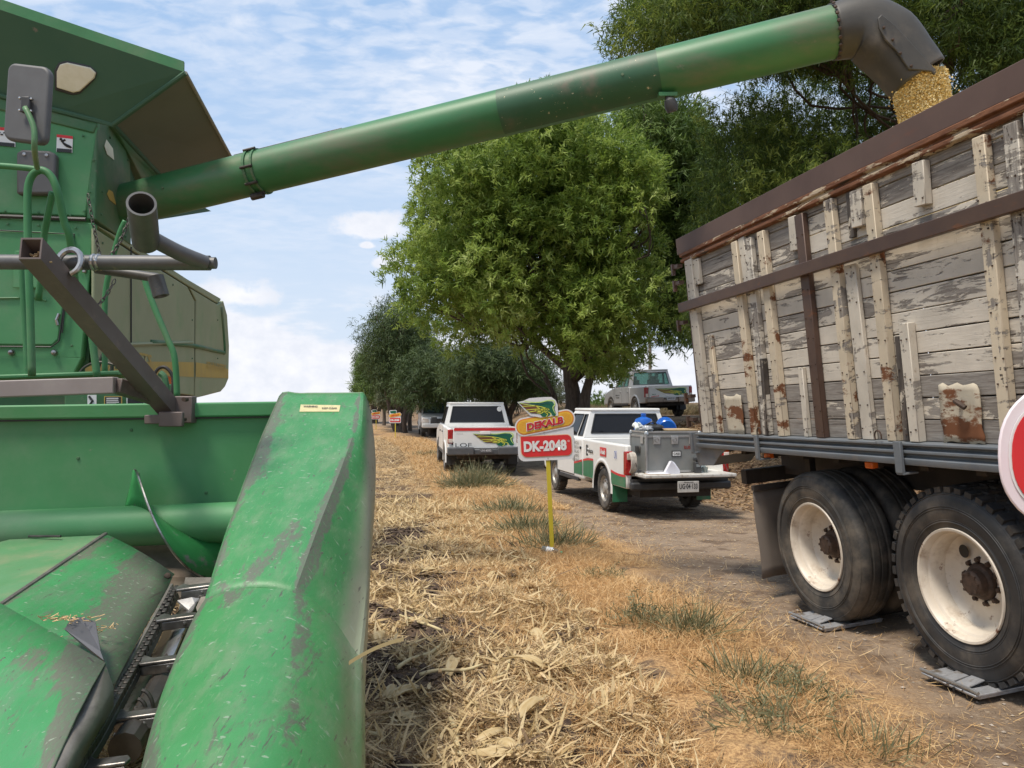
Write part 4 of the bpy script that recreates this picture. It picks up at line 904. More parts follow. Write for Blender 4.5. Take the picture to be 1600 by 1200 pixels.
    def loft(S, name, mat_, parent=None, nu=5, nv=4):
        ys = sorted(S, reverse=True); rows = [[at(x, y, Y) for x, y in S[Y]] for Y in ys]
        rows = [spline(r[:6], nv)[:-1] + spline(r[5:], nv) for r in rows] if name != 'divider_nose' else [spline(r, nv) for r in rows]; cols = list(zip(*rows)); cols = [spline(list(c_), nu) for c_ in cols]
        g = [[cols[j][i] for j in range(len(cols))] for i in range(len(cols[0]))]
        o = hb_(MB().grid(g), name, mat_, parent, smooth=True, angle=20, solid=.008); wear = []; dus = []
        nj = len(g[0]); ni = len(g)
        for i in range(ni):
            for j in range(nj):
                c_ = j / nv; u = i / (ni - 1)
                w_ = .24 * math.exp(-((c_ - 5.1) / .22) ** 2) * (1 if name != 'divider_nose' else .35) + .22 * math.exp(-((c_ - 2.2) / .35) ** 2) * (.5 + .5 * math.sin(u * 9 + 1)) + .26 * math.exp(-((c_ - 2.35) / .30) ** 2) * math.exp(-((u - .42) / .22) ** 2) * (name != 'divider_nose') + (.06 * math.exp(-((u - .93) / .10) ** 2) if name != 'divider_nose' else .05 * math.exp(-((u - .12) / .12) ** 2))
                if name == 'divider_nose': w_ += .01 + .10 * math.exp(-((c_ - 2.0) / .5) ** 2) + .06 * math.exp(-((c_ - 4.6) / .5) ** 2) * math.exp(-((u - .2) / .15) ** 2)
                wear.append(w_); dus.append(float(sm(5.4, 7.2, c_)) * (.95 if name != 'divider_nose' else .55))
        a = o.data.attributes.new('wear', 'FLOAT', 'POINT'); a.data.foreach_set('value', wear); a = o.data.attributes.new('dusty', 'FLOAT', 'POINT'); a.data.foreach_set('value', dus)
        return o, g
    hood, g = loft(S, 'end_divider_hood', WEARM)
    nose, g2 = loft(P_, 'divider_nose', WEARN, hood)
    hb_(MB().tube(g2[0], .0035, 6, smooth=0), 'nose_edge', SCUFFM, nose)
    # closing cap at the rear top, side skirt folds
    r0 = g[0]; cap = MB(); cen = [p - UP * .0 for p in r0]; cap.add(r0 + [V((p.x, p.y, r0[0].z - .3)) for p in (r0[0], r0[-1])], [tuple(range(len(r0))) + (len(r0) + 1, len(r0))]); hb_(cap, 'hood_rear_cap', GREEN, hood)
    lip = [p + UP * .004 for p in r0[8:26]]; hb_(MB().tube(lip, .008, 6), 'hood_rear_lip', GREEN, hood)
    for (x, y, Y) in ((563, 780, 3.9), (566, 812, 3.75), (565, 870, 3.5), (564, 900, 3.35)): hb_(MB().lathe([(0, .008), (.006, .006), (.008, 0)], at(x, y, Y) + V((.02, -.0, 0)), V((.7, -.7, 0)), 8), 'skirt_rivet', BLACK, hood)
    q = [at(468, 646, 4.238), at(530, 646, 4.238), at(532, 636, 4.33), at(470, 635, 4.33)]; q = [p + UP * .007 for p in q]
    st = hb_(MB().prism(q, V((0, -.002, .003))), 'hood_sticker', mk('pale_yellow_sticker', (.62, .55, .28), (.5, .44, .24), 40, rough=.5), hood)
    q2 = [q[0] + (q[1] - q[0]) * .04, q[0] + (q[1] - q[0]) * .48, q[3] + (q[2] - q[3]) * .48, q[3] + (q[2] - q[3]) * .04]
    text_mesh('sticker_text', 'WARNING', BLACK, st, q[0] + (q[1] - q[0]) * .08 + (q[3] - q[0]) * .55, (q[1] - q[0]) * .36, (q[3] - q[0]) * .25, nrm_off=.006)
    text_mesh('sticker_text', 'KEEP CLEAR', BLACK, st, q[0] + (q[1] - q[0]) * .56 + (q[3] - q[0]) * .3, (q[1] - q[0]) * .38, (q[3] - q[0]) * .25, nrm_off=.006)
    # row divider: folded sheet hoods
    def R(px, py, Y): return at(px, py, Y)
    tl, tr, rr_ = R(15, 843, 3.95), R(165, 836, 3.95), R(271, 898, 3.75)
    tl0 = R(-130, 880, 3.7)
    f0, fl = R(0, 948, 3.05), R(-260, 1010, 2.8)
    low = [R(271, 898, 3.75), R(262, 920, 3.62), R(230, 975, 3.2), R(200, 1030, 2.85), R(178, 1072, 2.65)]
    m = MB(); m.add([tl0, tl, tr, f0, fl], [(0, 4, 3, 2, 1)]); hb_(m, 'row_divider_top', ROWTOP, solid=.006)
    m = MB(); ap = R(100, 990, 2.86); rows_a = [tr, tr + (f0 - tr) * .33, tr + (f0 - tr) * .66, f0, R(60, 1010, 2.7)]
    m.grid([[a_ + (b_ - a_) * t + UP * .012 * math.sin(t * math.pi) for t in (0, .2, .4, .6, .8, 1)] for a_, b_ in zip(rows_a, low)]); div = hb_(m, 'row_divider_side', WEARD, smooth='full', solid=.006); aw = div.data.attributes.new('wear', 'FLOAT', 'POINT'); aw.data.foreach_set('value', [(.04, .0, .02, .20, .36, .42)[j % 6] * (1, .95, .8, .6, .35)[j // 6] + (.12 if j % 6 == 0 else 0) for j in range(30)])
    hb_(MB().tube([tr + UP * .004, f0 + UP * .004], .011, 8), 'divider_ridge', SCUFFM, div)
    hb_(MB().tube([tr, rr_], .006, 6), 'divider_rear_edge', GREEN, div); hb_(MB().tube([R(45, 838, 3.95), R(95, 838, 3.9)], .006, 6), 'latch_rod', DSTEEL, div); hb_(MB().tube([R(-10, 895, 3.5), R(32, 892, 3.5)], .007, 6), 'latch_rod', DSTEEL, div)
    hb_(MB().lathe([(0, .012), (.012, .01), (.016, 0)], R(246, 906, 3.68), V((.4, -.8, .4)), 10), 'divider_bolt', STEEL, div); hb_(MB().lathe([(0, .012), (.012, .01), (.016, 0)], R(262, 900, 3.7), V((.4, -.8, .4)), 10), 'divider_bolt', HUBM, div)
    # front hood over it
    A = [R(-260, 1000, 2.75), R(0, 944, 2.95), R(100, 1000, 2.72), R(165, 1038, 2.58)]
    B = [R(-260, 1500, 1.75), R(-20, 1500, 1.7), R(10, 1400, 1.75), R(60, 1260, 1.9)]
    m = MB(); m.grid([[a_ + (b_ - a_) * t + UP * .02 * math.sin(t * math.pi) for a_, b_ in zip(A, B)] for t in (0, .25, .5, .75, 1)]); fh = hb_(m, 'front_hood_top', WEARD, smooth='full', solid=.006); aw = fh.data.attributes.new('wear', 'FLOAT', 'POINT'); aw.data.foreach_set('value', [(0, .02, .06, .38)[j % 4] for j in range(20)])
    C = [R(178, 1074, 2.5), R(150, 1118, 2.3), R(122, 1165, 2.15), R(90, 1215, 2.0), R(60, 1290, 1.9)]; Dd = [R(165, 1038, 2.58), R(138, 1085, 2.4), R(110, 1135, 2.2), R(78, 1190, 2.05), R(30, 1280, 1.92)]
    m = MB(); m.grid([Dd, C, [c_ - UP * .06 for c_ in C]]); hb_(m, 'front_hood_side', SCUFFM, fh, smooth='full', solid=.006)
    hb_(MB().prism([R(102, 985, 2.76), R(112, 968, 2.84), R(130, 966, 2.86), R(150, 974, 2.8), R(158, 1020, 2.64), R(163, 1034, 2.6), R(140, 1018, 2.66)], V((0, -.004, .006))), 'reflection_patch', mk('grey_reflection_tone', (.09, .088, .095), (.11, .108, .115), 5, rough=.45, metal=.3), fh)  # grey patch holds a reflection on the hood in its colour
    hb_(MB().tube([R(137, 1032, 2.6), R(146, 1040, 2.57)], .012, 8), 'hood_pin', DSTEEL, fh); hb_(MB().tube([R(7, 1030, 2.62), R(9, 1039, 2.6)], .009, 8), 'hood_pin', DSTEEL, fh)
    # gathering chain along the slot
    ch = [R(272, 925, 3.55), R(245, 980, 3.22), R(213, 1040, 2.9), R(180, 1100, 2.6), R(150, 1155, 2.38), R(110, 1215, 2.15)]
    rail = hb_(MB().tube([p - UP * .02 for p in ch], .022, 8, smooth=4), 'gathering_rail', DSTEEL); 
    m = MB(); sp_ = spline(ch, 14)
    for i, p in enumerate(sp_[:-1]):
        d = (sp_[i + 1] - p).normalized(); s, u, _ = frame_from(d); m.box(p + s * .015 * (1 if i % 2 else -1) * .5 + UP * .012, (.016, .034, .026), X=s, Y=d, Z=u)
    hb_(m, 'chain_links', DSTEEL, rail, bevel=.003)
    hb_(MB().tube([R(268, 915, 3.62), R(186, 1064, 2.74), R(176, 1090, 2.62)], .010, 6), 'chain_guard_edge', SCUFFM, rail)
    for (x, y, Y, L) in ((277, 922, 3.5, .15), (246, 970, 3.22, .15), (213, 1038, 2.9, .16), (172, 1124, 2.56, .15), (120, 1200, 2.25, .14)):
        p = R(x, y, Y); d = V((1, -.02, .12)).normalized(); f_ = V((.25, -.95, -.1)).normalized()
        m = MB(); m.prism([p + f_ * .0 - d * .01, p + d * .02 - f_ * .05, p + d * L * .35 - f_ * .018, p + d * L - f_ * .02, p + d * (L + .012), p + d * L + f_ * .022, p + d * L * .4 + f_ * .026, p + d * .0 + f_ * .03], UP * .012)
        m.prism([p + d * .02 + f_ * .026, p + d * L + f_ * .022, p + d * L + f_ * .022 - UP * .035, p + d * .02 + f_ * .026 - UP * .035], -f_ * .008)
        pd = hb_(m, 'chain_paddle', PADDLE, rail, bevel=.005); hb_(MB().lathe([(0, .006), (.006, .005), (.008, 0)], p + d * L * .75 + f_ * .0225 - UP * .015, f_, 8), 'paddle_rivet', STEEL, pd)
    # deck plates and knife below the slot
    D1 = [R(318, 905, 3.55), R(292, 960, 3.25), R(262, 1030, 2.95), R(238, 1080, 2.75), R(215, 1150, 2.55)]; D0 = [R(262, 960, 3.5), R(240, 1010, 3.2), R(205, 1060, 2.9), R(185, 1110, 2.7), R(170, 1160, 2.5)]
    m = MB(); m.grid([[p - UP * .03 for p in D0], [p - UP * .035 for p in D1]]); hb_(m, 'deck_plate', STEEL, solid=.008, smooth='full')
    m = MB(); m.grid([[R(290, 905, 3.9), R(380, 905, 3.9)], [R(270, 1000, 3.4), R(350, 1010, 3.4)]]); hb_(m, 'row_unit_floor', mk('dusty_steel_floor', (.2, .17, .14), (.32, .28, .24), 9, rough=.6, metal=.3), solid=.01)
    m = MB(); m.prism([R(277, 941, 3.45), R(300, 936, 3.45), R(312, 938, 3.43), R(304, 945, 3.43), R(308, 958, 3.4), R(298, 959, 3.4)], UP * .008); hb_(m, 'stripper_tip', mk('shiny_steel', (.34, .33, .32), (.22, .21, .2), 40, rough=.4, metal=.3), None)
    for k, r_ in enumerate((.075, .055, .035)): 
        q0 = R(222 - 6 * k, 1115 + 4 * k, 2.62); hb_(MB().tube([q0 + V((math.cos(a_) * r_ * .5, 0, math.sin(a_) * r_)) for a_ in np.linspace(-2, 1.6, 14)], .006, 6), 'roll_flute', DSTEEL)
    hb_(MB().tube([R(285, 1010, 3.3), R(235, 1110, 2.7), R(195, 1170, 2.45)], .05, 12), 'stalk_roll', DSTEEL)
    # welded steel rack on the header: square tubes and round pipes
    def sq(a_, b_, w, name, mat_, par=None, roll=0, open_=False, flat=False):
        d = (b_ - a_).normalized(); s, u, _ = frame_from(d)
        if flat: s, u = V((1, 0, .0)), V((0, .15, 1))
        if roll: q = Matrix.Rotation(roll, 3, d); s, u = q @ s, q @ u
        if not open_: return hb_(MB().box((a_ + b_) / 2, (w, (b_ - a_).length, w), X=s, Y=d, Z=u), name, mat_, par, bevel=.006)
        h = w / 2; t = h * .84; A_ = [a_ + s * x * h + u * y * h for x, y in ((-1, -1), (1, -1), (1, 1), (-1, 1))]; I_ = [a_ + s * x * t + u * y * t for x, y in ((-1, -1), (1, -1), (1, 1), (-1, 1))]
        vs = A_ + [p + (b_ - a_) for p in A_] + I_ + [p + d * .25 for p in I_]
        fs = [(i, (i + 1) % 4, 4 + (i + 1) % 4, 4 + i) for i in range(4)] + [(4, 5, 6, 7)] + [(i, 8 + i, 8 + (i + 1) % 4, (i + 1) % 4) for i in range(4)] + [(8 + i, 12 + i, 12 + (i + 1) % 4, 8 + (i + 1) % 4) for i in range(4)] + [(12, 15, 14, 13)]
        return hb_(MB().add(vs, fs), name, mat_, par)
    top = at(48, 388, 3.35); bot = at(270, 645, 4.52); br = sq(top, bot, .092, 'rack_strut', RSTEEL, open_=True, flat=True)
    g_ = MB()
    for k in range(16): o = top + (bot - top).normalized() * .03 + V((random.uniform(-.035, .035), random.uniform(0, .03), random.uniform(-.04, .0))); g_.tube([o, o + V((random.uniform(-.04, .04), .01, random.uniform(-.015, .015)))], .004, 4)
    hb_(g_, 'straw_in_tube', HUSK2, br)
    ba = sq(at(-500, 625, 3.9), at(182, 602, 4.15), .085, 'rack_beam', RSTEEL2); sq(at(180, 602, 4.15), at(262, 628, 4.5), .075, 'rack_beam_end', RSTEEL)
    hb_(MB().box(at(290, 640, 4.5), (.10, .07, .15)), 'rack_foot', RSTEEL, bevel=.006); hb_(MB().box(at(252, 655, 4.42), (.16, .07, .05), Y=(.2, 1, 0), X=(1, -.2, .02)), 'rack_foot', RSTEEL, bevel=.006); hb_(MB().box(at(268, 655, 4.34), (.13, .03, .08)), 'foot_gusset', RSTEEL, bevel=.006)
    for (x, y, Y, L) in ((292, 624, 4.42, .045), (289, 655, 4.42, .05)): hb_(MB().tube([at(x, y, Y), at(x, y, Y) + V((0, -L, 0))], .012, 8), 'foot_bolt', HUBM)
    hb_(MB().tube([at(-500, 407, 3.62), at(328, 411, 3.62)], .034, 20), 'rack_pipe', GPIPE, smooth=True); hb_(MB().tube([at(322, 411, 3.62), at(337, 411, 3.62)], .027, 16), 'pipe_plug', GPIPE, smooth=True)
    pp = MB().tube([at(221, 318, 3.16), at(228, 378, 3.42)], .056, 24, hollow=.84); hb_(pp, 'pipe_socket', GPIPE, smooth=True)
    hb_(MB().tube([at(236, 372, 3.42), at(280, 395, 3.5), at(320, 411, 3.6)], .034, 18, smooth=4), 'pipe_arm', GPIPE, smooth=True)
    hb_(MB().tube([at(150, 420, 3.72), at(245, 434, 3.72), at(249, 437, 3.72)], .022, 16), 'pipe_arm', GPIPE, smooth=True); hb_(MB().tube([at(243, 432, 3.7), at(252, 463, 3.7)], .036, 18, hollow=.8), 'pipe_socket', GPIPE, smooth=True)
    cl = MB(); 
    cl.tube([at(108, 410, 3.55) + V((math.cos(a_) * .052, math.sin(a_) * .02, math.sin(a_) * .06)) for a_ in np.linspace(-1.2, 3.6, 18)], .014, 8); hb_(cl, 'pipe_clamp', STEEL, smooth=True)
    for dx_ in (0, .012): hb_(MB().lathe([(.034, 0), (.038, .004), (.040, .010), (.038, .015), (.034, .018)], at(148 + dx_ * 600, 410, 3.62) - V((.012, 0, 0)), V((1, 0, 0)), 16), 'weld_bead', STEEL)
def wearmat(name, base, c_dust, scuff, st=(1, 1, 1), k=1.0):
    m = bpy.data.materials.new(name); m.use_nodes = True; nt = m.node_tree; N = nt.nodes; L = nt.links; b = N['Principled BSDF']
    tc = N.new('ShaderNodeTexCoord')
    def att(n): a = N.new('ShaderNodeAttribute'); a.attribute_name = n; return a.outputs['Fac']
    def noise(s, d=7, r=.62, st=(1, 1, 1), dist=0):
        n = N.new('ShaderNodeTexNoise'); n.inputs['Scale'].default_value = s; n.inputs['Detail'].default_value = d; n.inputs['Roughness'].default_value = r; n.inputs['Distortion'].default_value = dist
        mp = N.new('ShaderNodeMapping'); mp.inputs['Scale'].default_value = st; mp.inputs['Rotation'].default_value = (0, 0, .25); L.new(tc.outputs['Object'], mp.inputs[0]); L.new(mp.outputs[0], n.inputs['Vector']); return n.outputs[0]
    def rp(x, a, bb, c=0, e=1):
        n = N.new('ShaderNodeMapRange'); n.interpolation_type = 'SMOOTHSTEP'; L.new(x, n.inputs[0]); n.inputs[1].default_value = a; n.inputs[2].default_value = bb; n.inputs[3].default_value = c; n.inputs[4].default_value = e; return n.outputs[0]
    def mm(op, a, c):
        n = N.new('ShaderNodeMath'); n.operation = op
        for i, q in enumerate((a, c)):
            if isinstance(q, (int, float)): n.inputs[i].default_value = q
            else: L.new(q, n.inputs[i])
        return n.outputs[0]
    def mix(f, a, c):
        n = N.new('ShaderNodeMix'); n.data_type = 'RGBA'; L.new(f, n.inputs[0])
        for i, q in ((6, a), (7, c)):
            if isinstance(q, tuple): n.inputs[i].default_value = (*q, 1)
            else: L.new(q, n.inputs[i])
        return n.outputs[2]
    col = mix(rp(noise(3), .3, .7), base[0], base[1])
    col = mix(rp(noise(6, 9, .7, (2, .7, 1.4)), .42, .70, 0, .75), col, c_dust)
    scr = rp(noise(30, 8, .75, (3, .35, 1)), .56, .66, 0, .5); col = mix(scr, col, tuple(v * 1.35 for v in c_dust))
    dn = rp(mm('ADD', mm('MULTIPLY', att('dusty'), .55), mm('MULTIPLY', noise(2.5, 6, .6, (1, .5, 2)), .6)), .38, .85, 0, .95); col = mix(dn, col, (.27, .29, .20))
    big = noise(2.6, 5, .6, (2.0, .7, 1.2), .6); fine = noise(55, 6, .75, (1.6, .7, 1))
    sc = rp(mm('ADD', mm('ADD', mm('MULTIPLY', big, .55), mm('MULTIPLY', noise(13, 8, .75, (2.4, .6, 1.2), .4), .48)), mm('MULTIPLY', att('wear'), k)), .590, .665, 0, .82)
    sc = mm('MULTIPLY', sc, rp(fine, .30, .52, .35, 1)); col = mix(sc, col, scuff)
    sp = rp(noise(1, 5, .6, (85, 5.5, 60)), .64, .67, 0, .85); col = mix(sp, col, tuple(v * .7 for v in scuff)); sp2 = rp(noise(1, 4, .5, (30, 60, 14)), .67, .69, 0, .6); col = mix(sp2, col, (.30, .36, .27)); blot = rp(noise(22, 8, .8, (1.5, .6, 1)), .60, .64, 0, .7); col = mix(mm('MULTIPLY', blot, rp(big, .45, .60)), col, tuple(v * .9 for v in scuff))
    L.new(col, b.inputs['Base Color']); L.new(rp(sc, 0, 1, .46, .62), b.inputs['Roughness'])
    bn = N.new('ShaderNodeBump'); bn.inputs['Strength'].default_value = .45; bn.inputs['Distance'].default_value = .004; L.new(mm('ADD', mm('MULTIPLY', fine, .5), mm('MULTIPLY', noise(7, 4, .5), 1.4)), bn.inputs['Height']); L.new(bn.outputs[0], b.inputs['Normal'])
    return m
WEARM = wearmat('scuffed_green_hood', ((.036, .20, .058), (.050, .24, .076)), (.125, .24, .115), (.12, .108, .095))
WEARN = wearmat('worn_green_nose', ((.038, .205, .058), (.055, .24, .076)), (.135, .225, .115), (.105, .09, .078), k=1.1)
WEARD = wearmat('worn_row_divider', ((.035, .215, .065), (.05, .245, .085)), (.10, .19, .10), (.12, .10, .085), k=1.0)
PADDLE = mk('worn_paddle_steel', (.11, .10, .09), (.26, .245, .23), 12, rough=.36, metal=.75, bump=.3)
GREEN_LIT = mk('green_flighting', (.035, .21, .06), (.04, .24, .075), 4, rough=.38, spots=(.2, .19, .18), sth=(.58, .7), sscale=8)
HOODSCUF2 = mk('scuffed_front_hood', (.035, .23, .055), (.045, .26, .07), 3, rough=.4, dust=(.10, .15, .09), dth=(.50, .66), dscale=4, spots=(.10, .085, .07), sth=(.585, .66), sscale=2.4, bump=.3, bscale=90, detail=9)
ROWTOP = mk('dusty_green_hood_top', (.08, .22, .085), (.10, .24, .11), 3, rough=.5, dust=(.2, .24, .13), dth=(.45, .75), dscale=4, bump=.2, bscale=90)
RSTEEL2 = mk('primer_brown_beam', (.24, .20, .19), (.29, .245, .235), 3, rough=.5, spots=(.30, .26, .24), sth=(.55, .75), sscale=6)
HUSK2 = mk('dry_straw_bits', (.42, .27, .13), (.6, .42, .22), 30, rough=.8)
build_header()
def chips():
    m = MB(); rs = random.Random(3)
    for cx_, cy_, Y_, n_, sp_ in ((104, 978, 2.80, 60, .05), (160, 992, 2.92, 22, .03), (30, 1010, 2.72, 10, .08)):
        c_ = at(cx_, cy_, Y_) + UP * .02
        for _ in range(n_):
            a = c_ + V((rs.gauss(0, sp_), rs.gauss(0, sp_ * .5), rs.uniform(0, .012))); d_ = V((rs.uniform(-1, 1), rs.uniform(-1, 1), rs.uniform(-.2, .3))).normalized() * rs.uniform(.008, .028); m.tube([a, a + d_], .0018, 3)
    hb_(m, 'straw_chips', HUSK2)['kind'] = 'stuff'
chips()

def build_rails():
    G = GREEN
    def rail(pts, r=.019, name='handrail', sm_=5): return hb_(MB().tube([at(*p) for p in pts], r, 12, smooth=sm_), name, G, smooth='full')
    Y = 5.2
    rail([(-300, 240, Y), (-60, 256, Y), (0, 259, Y), (45, 263, Y), (60, 266, Y)], .020)
    rail([(50, 588, Y), (47, 480, Y), (44, 400, Y), (43, 330, Y), (44, 292, Y), (52, 272, Y), (66, 266, Y), (80, 276, Y), (90, 300, Y), (100, 345, Y + .05), (110, 378, Y + .1), (120, 470, Y + .3)], .024)
    rail([(82, 300, Y + .05), (74, 340, Y + .1), (68, 378, Y + .15), (60, 470, Y + .2)], .022)
    rail([(33, 400, Y + .3), (36, 460, Y + .3), (42, 560, Y + .3), (44, 590, Y + .3)], .020)
    rail([(196, 345, 5.6), (186, 368, 5.6), (172, 420, 5.6), (164, 470, 5.6), (164, 590, 5.6)], .019)
    rail([(140, 480, 5.3), (143, 520, 5.3), (152, 590, 5.3)], .024)
    rail([(226, 432, 4.9), (230, 450, 4.9), (245, 490, 4.9), (262, 530, 4.9), (273, 560, 4.9), (277, 622, 4.9)], .019)
    slab('platform_edge', G, [at(-200, 600, 5.3), at(205, 586, 5.6), at(205, 578, 5.6), at(-200, 592, 5.3)], -Hw, .5)
    hb_(MB().tube([at(181, 574, 5.4), at(188, 574, 5.4), at(188, 585, 5.4)], .012, 8), 'platform_hook', G)
    hb_(MB().tube([at(250, 583, 5), at(258, 592, 5), at(262, 625, 5)], .02, 8, smooth=4), 'hose_loop', GREEN_DK)
    # decals seen below the beam
    for i, (x0_, x1_, y0_, y1_) in enumerate(((137, 151, 617, 640), (163, 191, 619, 640), (198, 226, 618, 634))):
        p = [at(x0_, y1_, 5.5), at(x1_, y1_, 5.5), at(x1_, y0_, 5.5), at(x0_, y0_, 5.5)]; s = hb_(MB().prism(p, V((0, -.003, 0))), 'platform_decal', (WHITE, YELLOW, WHITE)[i])
        U, W_ = (p[1] - p[0]), (p[3] - p[0])
        if i: hb_(MB().prism([p[0] + U * .06 + W_ * .05, p[1] - U * .06 + W_ * .05, p[2] - U * .06 - W_ * .05, p[3] + U * .06 - W_ * .05], V((0, -.005, 0))), 'decal_field', BLACK, s)
        if i == 1: decal_lines(s, p[0] + U * .15 + W_ * .1 + V((0, -.007, 0)), U * .7, W_ * .85, 6, WHITE)
        if i == 0: hb_(MB().tube([p[0] + U * .2 + W_ * .9 + V((0, -.006, 0)), p[0] + U * .6 + W_ * .6 + V((0, -.006, 0)), p[0] + U * .3 + W_ * .35 + V((0, -.006, 0)), p[0] + U * .8 + W_ * .1 + V((0, -.006, 0))], .008, 6), 'decal_figure', BLACK, s)
    slab('platform_front', GREEN_DK, [at(100, 700, 5.55), at(240, 700, 5.55), at(240, 612, 5.55), at(100, 612, 5.55)], -Hw, .05)
    # chains
    def chain(a, b, sag):
        a, b = at(*a), at(*b); m = MB(); n = int((b - a).length / .034); pts = [a + (b - a) * t + V((0, 0, -sag * 4 * t * (1 - t))) for t in np.linspace(0, 1, n + 1)]
        for i in range(n):
            p, q = pts[i], pts[i + 1]; d = (q - p).normalized(); s, u, _ = frame_from(d); k = s if i % 2 else u
            m.tube([(p + q) / 2 + d * .024 * math.cos(t) + k * .011 * math.sin(t) for t in np.linspace(0, 2 * math.pi, 9)], .0038, 4, caps=False)
        hb_(m, 'safety_chain', DSTEEL)
    chain((137, 303, 5.35), (156, 398, 5.3), .015); chain((203, 338, 5.5), (174, 398, 5.4), .03); chain((180, 436, 5.4), (153, 476, 5.3), .02)
    # mirror
    Y = 4.95; c = at(50, 166, Y)
    fx = V((1, -.15, -.17)).normalized(); fy = V((0.02, .05, 1)).normalized(); nn = fx.cross(fy).normalized()
    w, h = .148, .245
    pts = []
    for (sx, sy, k) in ((1, 1, 0), (-1, 1, 1), (-1, -1, 2), (1, -1, 3)):
        rx = .055
        for a_ in np.linspace(0, math.pi / 2, 6):
            t = a_ + k * math.pi / 2; pts.append(c + fx * (sx * (w - rx) + rx * math.cos(t)) + fy * (sy * (h - rx) + rx * math.sin(t)))
    mir = hb_(MB().prism(pts, -nn * .0 + nn * .05), 'mirror_shell', MIRROR, bevel=.018, seg=3)
    br = c + nn * .055 - fy * .02
    sgn = 1 if nn.y < 0 else -1
    br = c + V((.01, -.075, -.02)); 
    hb_(MB().box(br, (.055, .03, .10)), 'mirror_bracket', BLACKP, mir, bevel=.008)
    for (a_, b_) in ((-.035, .04), (.035, .035), (-.035, -.035), (.035, -.04)): hb_(MB().lathe([(0, .02), (.007, .018), (.009, 0)], br + V((a_, .005, b_)), V((0, -1, 0)), 8), 'bracket_bolt', CHROME, mir)
    hb_(MB().tube([br + V((.0, -.01, -.02)), at(53, 200, Y - .11), at(54, 235, Y - .10), at(58, 262, Y + .15)], .017, 10, smooth=4), 'mirror_arm', mk('faded_green_arm', (.05, .17, .06), (.22, .24, .14), 3, rough=.5, stretch=(1, 1, .8)), mir, smooth='full')
build_rails()
# low underside so the machine stands on wheels behind the header
for k, (x, y, r, w) in enumerate(((-3.4, 8.0, .68, .5), (-5.3, 7.6, .68, .5))):
    t = MB().lathe([(r * .5, -w / 2), (r * .92, -w / 2), (r, -w * .38), (r, w * .38), (r * .92, w / 2), (r * .5, w / 2)], V((x, y, r)), Hu, 40)
    for q in range(22):
        a = 2 * math.pi * q / 22; e = Hw * math.cos(a) + UP * math.sin(a); f = -Hw * math.sin(a) + UP * math.cos(a)
        for s in (-1, 1): t.box(V((x, y, r)) + Hu * s * w * .24 + e * (r + .01) + f * (.05 * s), (w * .5, .07, .07), X=(Hu + f * .5 * s).normalized(), Y=f, Z=e)
    hb_(t, 'drive_tyre', TYRE, smooth=True); hb_(MB().lathe([(0, .12), (.2, .12), (.3, .02), (r * .48, .06), (r * .52, .28)], V((x, y, r)), Hu, 28), 'drive_wheel_rim', YELLOW, smooth=True)
# ------------------------------------------------------------------ pickups (local frame: X right, Y forward, Z up, origin under the rear axle)
def cells(quad, us, vs, win, th, frame, par, mat_f, mat_g, nrm):
    """a wall given by four corners, cut into cells; window cells get a pane, the rest is sheet"""
    a, b, c, d = [V(p) for p in quad]; n = V(nrm).normalized()
    def P(u, v): return (a * (1 - u) + b * u) * (1 - v) + (d * (1 - u) + c * u) * v
    m = MB()
    for i in range(len(us) - 1):
        for j in range(len(vs) - 1):
            q = [P(us[i], vs[j]), P(us[i + 1], vs[j]), P(us[i + 1], vs[j + 1]), P(us[i], vs[j + 1])]
            if (i, j) in win:
                k = (q[0] + q[1] + q[2] + q[3]) / 4; q2 = [p + (p - k) * .015 for p in q]
                e = [q2[0].lerp(q2[1], .06), q2[0].lerp(q2[1], .94), q2[1].lerp(q2[2], .1), q2[1].lerp(q2[2], .9), q2[2].lerp(q2[3], .06), q2[2].lerp(q2[3], .94), q2[3].lerp(q2[0], .1), q2[3].lerp(q2[0], .9)]
                MB().prism([p - n * .006 for p in e], -n * .004).build('window', mat_g, par)
                MBg = MB(); 
                for s, t in zip(q, q[1:] + q[:1]): MBg.tube([s + n * .001, t + n * .001], .011, 6)
                MBg.build('window_seal', TRIM, par)
            else: m.prism(q, -n * th)
    return m.build(frame, mat_f, par, bevel=.0)
def arch_poly(y0, y1, zlo, zhi, cy, R, front=None):
    """side outline from y0 to y1 with one wheel arch centred on cy"""
    pts = [(y0, zlo)] ; a0 = math.asin(max(-1, min(1, (zlo - .33) / R)))
    for k in range(15):
        t = math.pi - a0 + (2 * a0 - math.pi) * k / 14 if False else (math.pi - a0) + (a0 - (math.pi - a0)) * k / 14
        pts.append((cy + R * math.cos(t), .33 + R * math.sin(t)))
    pts.append((y1, zlo)); return pts
